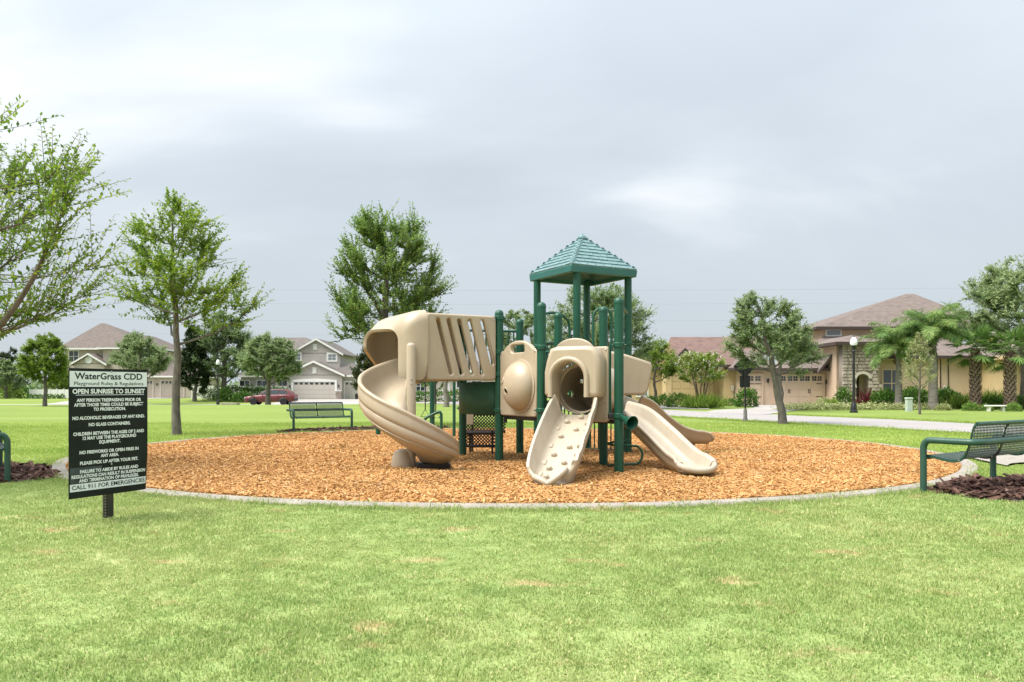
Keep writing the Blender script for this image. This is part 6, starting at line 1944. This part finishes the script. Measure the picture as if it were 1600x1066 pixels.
# ------------------------------------------------------------------ benches
# local frame: x along the bench, +y to its front, z up
BL = 1.50
def seat_profile():
    K = .78
    P = [(.26, .335), (.245, .36), (.20, .366), (.10, .352), (.0, .338), (-.09, .332), (-.16, .345), (-.215, .385), (-.255, .45), (-.285, .54), (-.31, .63), (-.335, .675), (-.36, .685)]
    return smoothpath([(0, a * K, b) for a, b in P], 4)
def strips_mesh(x0, x1, pitch=.030, w=.0105):
    """expanded metal: two families of diagonal ribbons following the seat"""
    prof = seat_profile(); pr_ = np.array([(p[1], p[2]) for p in prof])
    s = np.concatenate([[0], np.cumsum(np.hypot(*np.diff(pr_, axis=0).T))]); S_ = s[-1]
    def pt(x, t, d=0):
        y = np.interp(t, s, pr_[:, 0]); z = np.interp(t, s, pr_[:, 1])
        y2 = np.interp(min(S_, t + .01), s, pr_[:, 0]); z2 = np.interp(min(S_, t + .01), s, pr_[:, 1]); y1 = np.interp(max(0, t - .01), s, pr_[:, 0]); z1 = np.interp(max(0, t - .01), s, pr_[:, 1])
        n_ = np.array([-(z2 - z1), y2 - y1]); n_ /= np.linalg.norm(n_) + 1e-9
        return (x, y - n_[0] * d, z - n_[1] * d)
    mb = MB(); th = .003; slope = .55
    for sg_ in (1, -1):
        x = x0 - slope * S_ if sg_ > 0 else x0
        end = x1 if sg_ > 0 else x1 + slope * S_
        while x < end:
            pts = []
            for k in range(19):
                t = S_ * k / 18; xx = x + sg_ * slope * t
                if x0 <= xx <= x1: pts.append((xx, t))
            if len(pts) > 1:
                vs = []; fs = []
                for xx, t in pts:
                    vs += [pt(xx - w / 2, t, 0), pt(xx + w / 2, t, 0), pt(xx + w / 2, t, th), pt(xx - w / 2, t, th)]
                for i in range(len(pts) - 1):
                    for k in range(4):
                        fs.append((i * 4 + k, i * 4 + (k + 1) % 4, i * 4 + 4 + (k + 1) % 4, i * 4 + 4 + k))
                mb.add(vs, fs)
            x += pitch
    return mb
def make_bench(label, loc, rz):
    b = thing('park_bench', label, 'bench', loc, rz, 'green mesh benches round the play area')
    hx_ = BL / 2
    for i, (xa, xb) in enumerate(((-hx_ + .07, -.015), (.015, hx_ - .07))):
        o = strips_mesh(xa, xb).build('seat_mesh', m_mesh, b, smooth=0, fix=False); o['kind'] = 'stuff'
    prof = seat_profile()
    for x in (-hx_ + .06, 0, hx_ - .06):
        mb = MB(); vs = []; fs = []
        for p in prof:
            vs += [(x - .016, p[1], p[2] + .006), (x + .016, p[1], p[2] + .006), (x + .016, p[1], p[2] - .022), (x - .016, p[1], p[2] - .022)]
        for i in range(len(prof) - 1):
            for k in range(4):
                fs.append((i * 4 + k, i * 4 + (k + 1) % 4, i * 4 + 4 + (k + 1) % 4, i * 4 + 4 + k))
        fs += [(0, 1, 2, 3), tuple(range(len(vs) - 1, len(vs) - 5, -1))]
        fr = mb.add(vs, fs).build('seat_frame', m_bench if x else m_black, b, smooth=40)
        for t in (5, 24):
            MB().lathe([(.009, 0), (.009, .006), (0, .008)], (x + (.017 if x > 0 else -.017), prof[t][1], prof[t][2] - .008), 8, (1 if x > 0 else -1, 0, 0)).build('bolt', m_steel, fr)
    MB().tube([(-hx_ + .06, -.281, .688), (hx_ - .06, -.281, .688)], .018, 8).build('top_rail', m_bench, b)
    MB().tube([(-hx_ + .06, .204, .338), (hx_ - .06, .204, .338)], .018, 8).build('front_rail', m_bench, b)
    # one tube: leg, arm, round the back, arm, leg
    h_ = .515
    q_ = [(-hx_, .24, -.15), (-hx_, .24, .2), (-hx_, .24, .40), (-hx_, .235, .455), (-hx_, .205, .50), (-hx_, .15, h_), (-hx_, -.1, h_), (-hx_, -.24, h_), (-hx_ + .01, -.33, h_), (-hx_ + .07, -.385, h_), (-hx_ + .16, -.40, h_), (-.3, -.40, h_)]
    q_ = [(x, y * .78, z) for x, y, z in q_]
    q2 = q_ + [(-x, y, z) for x, y, z in q_[::-1]]
    MB().tube(smoothpath(q2, 4), .031, 12).build('arm_tube', m_bench, b)
    MB().b2(-.03, .03, -.31, -.21, .49, .53).build('bracket', m_black, b, smooth=0)
    return b
def bench_at(label, p0, p1, face):
    """p0, p1: the feet of the two front legs; face: a point the bench looks towards"""
    p0 = Vector(p0); p1 = Vector(p1); m_ = (p0 + p1) / 2; d = (p1 - p0).normalized()
    n_ = Vector((-d.y, d.x))
    if n_.dot(Vector(face) - m_) < 0: d = -d; n_ = -n_
    rz = math.atan2(d.y, d.x)
    c = m_ - n_ * .187
    return make_bench(label, (c.x, c.y, 0), rz)
dR = Vector((1.1, .79)).normalized() * BL
bench_at('green mesh bench seen from behind, cut by the right photo edge', (4.02, 7.66), (4.02 + dR.x, 7.66 + dR.y), (CX, CY))
bench_at('green mesh bench facing the viewer on the far side, left of the spiral slide', (-5.24, 18.8), (-4.02, 19.68), (CX, CY))
bench_at('green mesh bench cut by the left photo edge beside the rules sign', (-5.47, 8.5), (-6.35, 9.72), (CX, CY))

# ------------------------------------------------------------------ lamp posts, signs, utility boxes
m_globe = mat('lamp_globe', (0.78, 0.79, 0.80), 0.25)
def lamp_post(label, x, y, h):
    z0 = float(gz(x, y))
    t = thing('street_lamp', label, 'street lamp', (x, y, z0), 0, 'black street lamps')
    s = h / 3.45
    MB().lathe([(.17, -.2), (.17, .08), (.13, .11), (.12, .34), (.085, .40), (.075, .46), (.062, .5)], (0, 0, 0), 16).build('base', m_black, t)
    MB().lathe([(.058, .45), (.052, 2.7 * s), (.075, 2.72 * s), (.075, 2.76 * s), (.05, 2.80 * s), (.09, 2.93 * s), (.13, 2.97 * s), (.13, 3.0 * s)], (0, 0, 0), 14).build('pole', m_black, t)
    g_ = MB().lathe([(.12, 3.0 * s), (.16, 3.08 * s), (.155, 3.18 * s), (.11, 3.30 * s), (.06, 3.36 * s), (0, 3.38 * s)], (0, 0, 0), 16).build('globe', m_globe, t)
    MB().lathe([(.05, 3.36 * s), (.02, 3.40 * s), (.02, 3.44 * s), (0, 3.46 * s)], (0, 0, 0), 10).build('finial', m_black, g_)
lamp_post('black street lamp with a white acorn globe before the stone entry', gx(1334, 35), 35, 3.45)
lamp_post('black street lamp with a white globe before the conical magnolia on the left', gx(340.5, 66), 66, 3.95)

rs_ = thing('road_sign', 'back of a black diamond road sign on a black post beside the road', 'road sign', (gx(1164.5, 25), 25, 0))
MB().lathe([(.075, -.1), (.075, .10), (.06, .12), (.055, .38), (.035, .42)], (0, 0, 0), 14).build('post_base', mat('dull_post_base', (.13, .12, .11), .6, var=.2, vscale=6), rs_)
MB().tube([(0, 0, .3), (0, 0, 1.98)], .028, 10).build('post', m_black, rs_)
dm = plate_mesh('diamond_plate', [(0, -.37), (.37, 0), (0, .37), (-.37, 0)], [], .012, 0); dm.transform(frame((0, .04, 1.76), (1, 0, 0), (0, 0, 1)))
put('diamond_plate', dm, m_black, rs_, smooth=0)
dm = plate_mesh('lower_plate', rrect(-.165, .165, -.19, .19, .02), [], .012, 0); dm.transform(frame((0, .04, 1.28), (1, 0, 0), (0, 0, 1)))
put('lower_plate', dm, m_black, rs_, smooth=0)

ub = thing('utility_box', 'pale green utility pedestal on the lawn beside the young tree', 'utility box', (gx(1420, 37), 37, 0))
m_util = mat('pale_utility_plastic', (.42, .48, .42), .5, var=.06, vscale=4)
MB().b2(-.14, .14, -.11, .11, -.1, .56).build('housing', m_util, ub, smooth=0, bevel=.03)
MB().b2(-.16, .16, -.13, .13, .56, .66).build('lid', m_util, ub, smooth=0, bevel=.035)
gb = thing('garden_bench', 'small white garden bench between the ball shrubs on the right', 'bench', (gx(1556, 37.5), 37.5, 0))
MB().b2(-.50, .50, -.14, .14, .22, .29).build('seat', m_white, gb, smooth=0, bevel=.02)
for s_ in (-.34, .34):
    MB().b2(s_ - .05, s_ + .05, -.1, .1, -.05, .22).build('leg', m_white, gb, smooth=0, bevel=.01)
# lawn-level utility lid by the left lamp
tag(MB().box((gx(360, 63), 63, float(gz(gx(360, 63), 63)) + .07), (1.3, .8, .22)).build('utility_slab', m_conc, smooth=0, bevel=.03), 'flat concrete utility slab in the lawn right of the left lamp', 'concrete slab')

# ------------------------------------------------------------------ parked car
m_carp = mat('dark_red_car_paint', (.130, .016, .022), .35, coat=.25, var=.05, vscale=2)
m_tyre = mat('tyre_rubber', (.018, .018, .019), .85)
m_rim = mat('alloy_rim', (.42, .43, .45), .4)
m_lampr = mat('tail_lamp', (.35, .015, .015), .2)
m_lampw = mat('head_lamp', (.6, .6, .6), .15)
m_trimb = mat('car_black_trim', (.03, .03, .032), .6)
cy_ = 75.9; cz0 = float(gz(-23, cy_)) + .03
car = thing('parked_car', 'dark red estate car parked on the street before the grey house', 'car', (gx(423.5, cy_), cy_, cz0 + .06))
CLEN, CWID = 4.8, 1.78
def car_section(x):
    """lower body: half width and heights along the length, nose at -x"""
    u_ = x / (CLEN / 2)
    zt = float(np.interp(u_, [-1, -.97, -.85, -.4, -.30, .0, .8, .95, 1], [.62, .70, .78, .90, .93, .95, .98, .97, .86]))
    zb = float(np.interp(u_, [-1, -.9, .9, 1], [.34, .22, .24, .36]))
    w = float(np.interp(u_, [-1, -.96, -.8, -.3, .7, .95, 1], [.60, .74, .86, .89, .89, .82, .74]))
    return zt, zb, w
xs_ = np.concatenate([[-2.4, -2.37, -2.3], np.linspace(-2.15, 2.15, 25), [2.3, 2.37, 2.4]])
mb = MB(); vs = []; fs = []
WX = (-1.45, 1.42); WR = .335
for x in xs_:
    zt, zb, w = car_section(x)
    for wx in WX:
        if abs(x - wx) < .40: zb = max(zb, .02 + math.sqrt(max(0, .40 ** 2 - (x - wx) ** 2)) + WR * .9 - .02)
    ring_ = [(-w + .02, zb), (-w, zb + .06), (-w, (zb + zt) / 2 + .02), (-w + .025, zt - .08), (-w + .10, zt), (w - .10, zt), (w - .025, zt - .08), (w, (zb + zt) / 2 + .02), (w, zb + .06), (w - .02, zb)]
    vs += [(x, a, b) for a, b in ring_]
nr = 10
for i in range(len(xs_) - 1):
    for k in range(nr):
        fs.append((i * nr + k, i * nr + (k + 1) % nr, (i + 1) * nr + (k + 1) % nr, (i + 1) * nr + k))
fs += [tuple(range(nr)), tuple(range(len(vs) - 1, len(vs) - 1 - nr, -1))]
body = mb.add(vs, fs).build('body', m_carp, car, smooth=50)
# glasshouse
gh = [(-.98, .90), (-.30, 1.39), (.20, 1.47), (1.20, 1.46), (1.80, 1.36), (2.18, .98)]
mb = MB(); vs = []
for x, z in gh:
    w = .80 if z < 1.0 else .62
    vs += [(x, -w, z), (x, w, z)]
n_ = len(gh)
mb.add(vs, [(2 * i, 2 * i + 1, 2 * i + 3, 2 * i + 2) for i in range(n_ - 1)] + [tuple(2 * i for i in range(n_ - 1, -1, -1)), tuple(2 * i + 1 for i in range(n_)), (1, 0, 2 * n_ - 2, 2 * n_ - 1)])
cabin = mb.build('cabin', m_carp, car, smooth=30, bevel=.04)
def on_side(x, z, s_):
    t_ = np.clip((z - .95) / .48, 0, 1)
    return (x, s_ * (.815 - .165 * t_), z)
for s_ in (-1, 1):
    for q_ in ([(-.72, .99), (.10, .99), (.10, 1.37), (-.22, 1.36)], [(.17, .99), (.98, .99), (.98, 1.385), (.17, 1.385)], [(1.05, .99), (1.86, 1.01), (1.66, 1.32), (1.05, 1.385)]):
        a = [on_side(x, z, s_) for x, z in q_]; b = [(x, y - s_ * .03, z) for x, y, z in a]
        MB().add(a + b, [(0, 1, 2, 3), (7, 6, 5, 4)] + [(i, i + 4, (i + 1) % 4 + 4, (i + 1) % 4) for i in range(4)]).build('side_window', m_glass, cabin, smooth=0)
    MB().b2(-2.2, 2.25, s_ * .885 - .012, s_ * .885 + .022 * s_, .40, .46).build('side_trim', m_trimb, body, smooth=0)
    MB().b2(.12, .145, s_ * .884 - .003, s_ * .884 + .012 * s_, .44, .92).build('door_gap', m_trimb, body, smooth=0)
    MB().b2(1.0, 1.025, s_ * .884 - .003, s_ * .884 + .012 * s_, .55, .92).build('door_gap', m_trimb, body, smooth=0)
    for hxx in (-.12, .78):
        MB().b2(hxx, hxx + .16, s_ * .885 - .01, s_ * .885 + .03 * s_, .80, .83).build('door_handle', m_carp, body, smooth=0)
    MB().box((-.62, s_ * .97, 1.0), (.10, .18, .12)).build('wing_mirror', m_carp, body, smooth=0, bevel=.03)
    MB().box((-2.29, s_ * .60, .64), (.16, .26, .12)).build('headlight', m_lampw, body, smooth=0, bevel=.03)
    MB().box((2.33, s_ * .68, .84), (.12, .20, .22)).build('tail_light', m_lampr, body, smooth=0, bevel=.03)
    for wx in WX:
        w_ = MB().lathe([(WR - .09, -.10), (WR - .02, -.10), (WR, -.07), (WR, .07), (WR - .02, .10), (WR - .09, .10)], (wx, s_ * .78, WR - .06), 24, (0, s_, 0)).build('wheel', m_tyre, car)
        MB().lathe([(0, .06), (.08, .07), (.21, .055), (WR - .09, .095), (WR - .09, -.05)], (wx, s_ * .78, WR - .06), 20, (0, s_, 0)).build('rim', m_rim, w_)
MB().add([(-.965, -.66, .94), (-.965, .66, .94), (-.36, .54, 1.36), (-.36, -.54, 1.36), (-1.0, -.66, .97), (-1.0, .66, .97), (-.395, .54, 1.39), (-.395, -.54, 1.39)], [(0, 1, 2, 3), (7, 6, 5, 4), (0, 4, 5, 1), (1, 5, 6, 2), (2, 6, 7, 3), (3, 7, 4, 0)]).build('windscreen', m_glass, cabin, smooth=0)
MB().b2(-2.43, -2.30, -.62, .62, .30, .50).build('front_bumper', m_trimb, body, smooth=0, bevel=.04)
MB().b2(2.30, 2.45, -.70, .70, .36, .58).build('rear_bumper', m_trimb, body, smooth=0, bevel=.04)
for s_ in (-1, 1):
    MB().tube([(-.1, s_ * .52, 1.50), (1.5, s_ * .52, 1.50)], .018, 6).build('roof_rail', m_trimb, cabin)

# ------------------------------------------------------------------ power lines far behind the houses
m_wire = mat('wire', (.09, .095, .10), .6)
m_pole = mat('utility_pole_wood', (.13, .11, .095), .9, var=.15, vscale=3)
PY = 210
poles = []
for px_, lb_ in ((-190, 'tall wooden power pole outside the left of the photo'), (190, 'tall wooden power pole outside the right of the photo')):
    t = thing('power_pole', lb_, 'power pole', (px_, PY, 0))
    MB().lathe([(.22, -1), (.14, 30)], (0, 0, 0), 10).build('pole', m_pole, t)
    for z in (17.2, 21.0, 25.5, 29.2):
        MB().b2(-.9, .9, -.08, .08, z - .1, z).build('cross_arm', m_pole, t, smooth=0)
for z, d_ in ((17.3, 'lowest'), (21.1, 'second lowest'), (25.6, 'second highest'), (29.3, 'highest')):
    pts = [(-190 + 380 * i / 40, PY - .2, z - 1.6 * (1 - ((i - 20) / 20) ** 2)) for i in range(41)]
    tag(MB().tube(pts, .012, 4).build('power_line', m_wire), d_ + ' thin power line crossing the sky behind the houses', 'power line')

# ------------------------------------------------------------------ grass
def tuft_mesh(seed, nb, h, spread):
    q = np.random.default_rng(seed)
    V = []; F3 = []; var = []
    for i in range(nb):
        az = q.uniform(0, 2 * PI); o = np.array([q.normal(0, spread), q.normal(0, spread), -.004])
        hh = h * q.uniform(.55, 1.15); w = .0019 * q.uniform(.7, 1.3)
        lean = q.uniform(.15, .95); d = np.array([math.cos(az), math.sin(az), 0]); s = np.array([-d[1], d[0], 0])
        a = o; m_ = o + d * hh * lean * .35 + np.array([0, 0, hh * .6]); t = o + d * hh * lean + np.array([0, 0, hh * (1.0 - .3 * lean)])
        k = len(V)
        V += [a - s * w, a + s * w, m_ + s * w * .85, m_ - s * w * .85, t]
        F3 += [(k, k + 1, k + 2), (k, k + 2, k + 3), (k + 3, k + 2, k + 4)]
        v_ = q.uniform(0, 1); var += [v_] * 3
    return np_mesh('grass_tuft', np.array(V), np.array(F3), {'var': np.array(var)})
tm = []
for i in range(8):
    me = tuft_mesh(300 + i, 30, .022, .036); me.materials.append(m_blade); tm.append(me)
kit_grass = kit_of('grass_kit', tm)
def lawn_ok(x, y):
    ok = np.hypot(x - CX, y - CY) > CR + KW - .02
    for bp_ in BEDS: ok &= ~in_poly(x, y, bp_)
    # road and path stay clear
    nrx = np.interp(y, [p[1] for p in NR[:8]][0:1] + [19.8, 26.6, 40.5], [21.4, 9.70, 6.95, 1.4]); frx = np.interp(y, [-7.5, 21.7, 26.6, 34.0, 42.5], [27.0, 14.2, 13.0, 10.0, 6.9])
    ok &= ~((x > nrx - .02) & (x < frx + .02) & (y < 42))
    ok &= ~((x > 6.5) & (x < 17) & (y > np.interp(x, [6.4, 6.85, 8.0, 11.8, 17.2], [10.15, 10.55, 10.75, 10.45, 9.4])) & (y < np.interp(x, [6.7, 7.25, 8.2, 12, 17.5], [11.75, 12.05, 12.2, 11.9, 10.9])))
    return ok
def grass_patch(name, label, y0, y1, dens, smin, smax, xf=.86, x_lo=None, x_hi=None):
    xm = xf * y1
    N = int(2 * xm * (y1 - y0) * dens)
    x = rng.uniform(-xm, xm, N); y = rng.uniform(y0, y1, N)
    ok = (np.abs(x) < xf * y + .3) & lawn_ok(x, y)
    x, y = x[ok], y[ok]
    N = len(x)
    z = gz(x, y)
    # longer, looser growth here and there
    lush = .85 + .3 * np.sin(x * 1.7 + np.sin(y * 1.1)) * np.cos(y * 1.3 + .6 * x)
    edge = np.clip(1 - (np.hypot(x - CX, y - CY) - CR - KW) / .25, 0, 1) * .5
    s = rng.uniform(smin, smax, N) * (lush + edge)
    rot = np.stack([rng.normal(0, .1, N), rng.normal(0, .1, N), rng.uniform(0, 2 * PI, N)], 1)
    w = rng.uniform(smin, smax, N)
    o = scatter(name, np.stack([x, y, z], 1), kit_grass, rot, np.stack([w, w, s], 1), rng.uniform(0, 1, N))
    return tag(o, label, 'grass')
grass_patch('grass', 'short mown turf in the foreground before the play area', 2.35, 5.2, 620, .8, 1.2)
grass_patch('grass', 'short mown turf beside and in front of the wood chip circle', 5.2, 10.5, 330, 1.0, 1.5)
grass_patch('grass', 'lush turf on both sides of and behind the wood chip circle', 10.5, 24, 75, 1.5, 2.3)

# thick turf hanging over the pavement edges
ex_, ey_ = [], []
for line, sgn_, y0_, y1_ in ((FR, 1, 18, 31.5), (NR, -1, 16, 38)):
    ys_ = rng.uniform(y0_, y1_, 2200)
    pts_ = sorted(line[:6], key=lambda p: p[1])
    xs2 = np.interp(ys_, [p[1] for p in pts_], [p[0] for p in pts_])
    ex_.append(xs2 + sgn_ * rng.uniform(-.02, .16, len(ys_))); ey_.append(ys_)
ex_ = np.concatenate(ex_); ey_ = np.concatenate(ey_); N = len(ex_)
s_ = rng.uniform(2.0, 3.6, N)
tag(scatter('grass_edge', np.stack([ex_, ey_, np.zeros(N)], 1), kit_grass, np.stack([rng.normal(0, .15, N), rng.normal(0, .15, N), rng.uniform(0, 6.28, N)], 1), np.stack([s_ * .8, s_ * .8, s_], 1), rng.uniform(0, 1, N)),
    'thick turf overhanging the edges of the right road', 'grass')
# turf creeping over the outside of the kerb
q_ = rng.uniform(0, 2 * PI, 5200); r_ = CR + KW + rng.uniform(-.05, .06, len(q_)) - .05 * (np.sin(q_ * 9) + np.sin(q_ * 23 + 1) > .6)
x_ = CX + r_ * np.cos(q_); y_ = CY + r_ * np.sin(q_)
ok = np.ones(len(x_), bool)
for bp_ in BEDS: ok &= ~in_poly(x_, y_, bp_)
ok &= ~((x_ > 6.0) & (y_ > 10.1) & (y_ < 11.8))
x_, y_ = x_[ok], y_[ok]; N = len(x_); s_ = rng.uniform(1.1, 2.1, N)
tag(scatter('grass_edge', np.stack([x_, y_, np.zeros(N)], 1), kit_grass, np.stack([rng.normal(0, .2, N), rng.normal(0, .2, N), rng.uniform(0, 6.28, N)], 1), np.stack([s_ * .8, s_ * .8, s_], 1), rng.uniform(0, 1, N)),
    'ragged turf creeping over the outer edge of the kerb', 'grass')
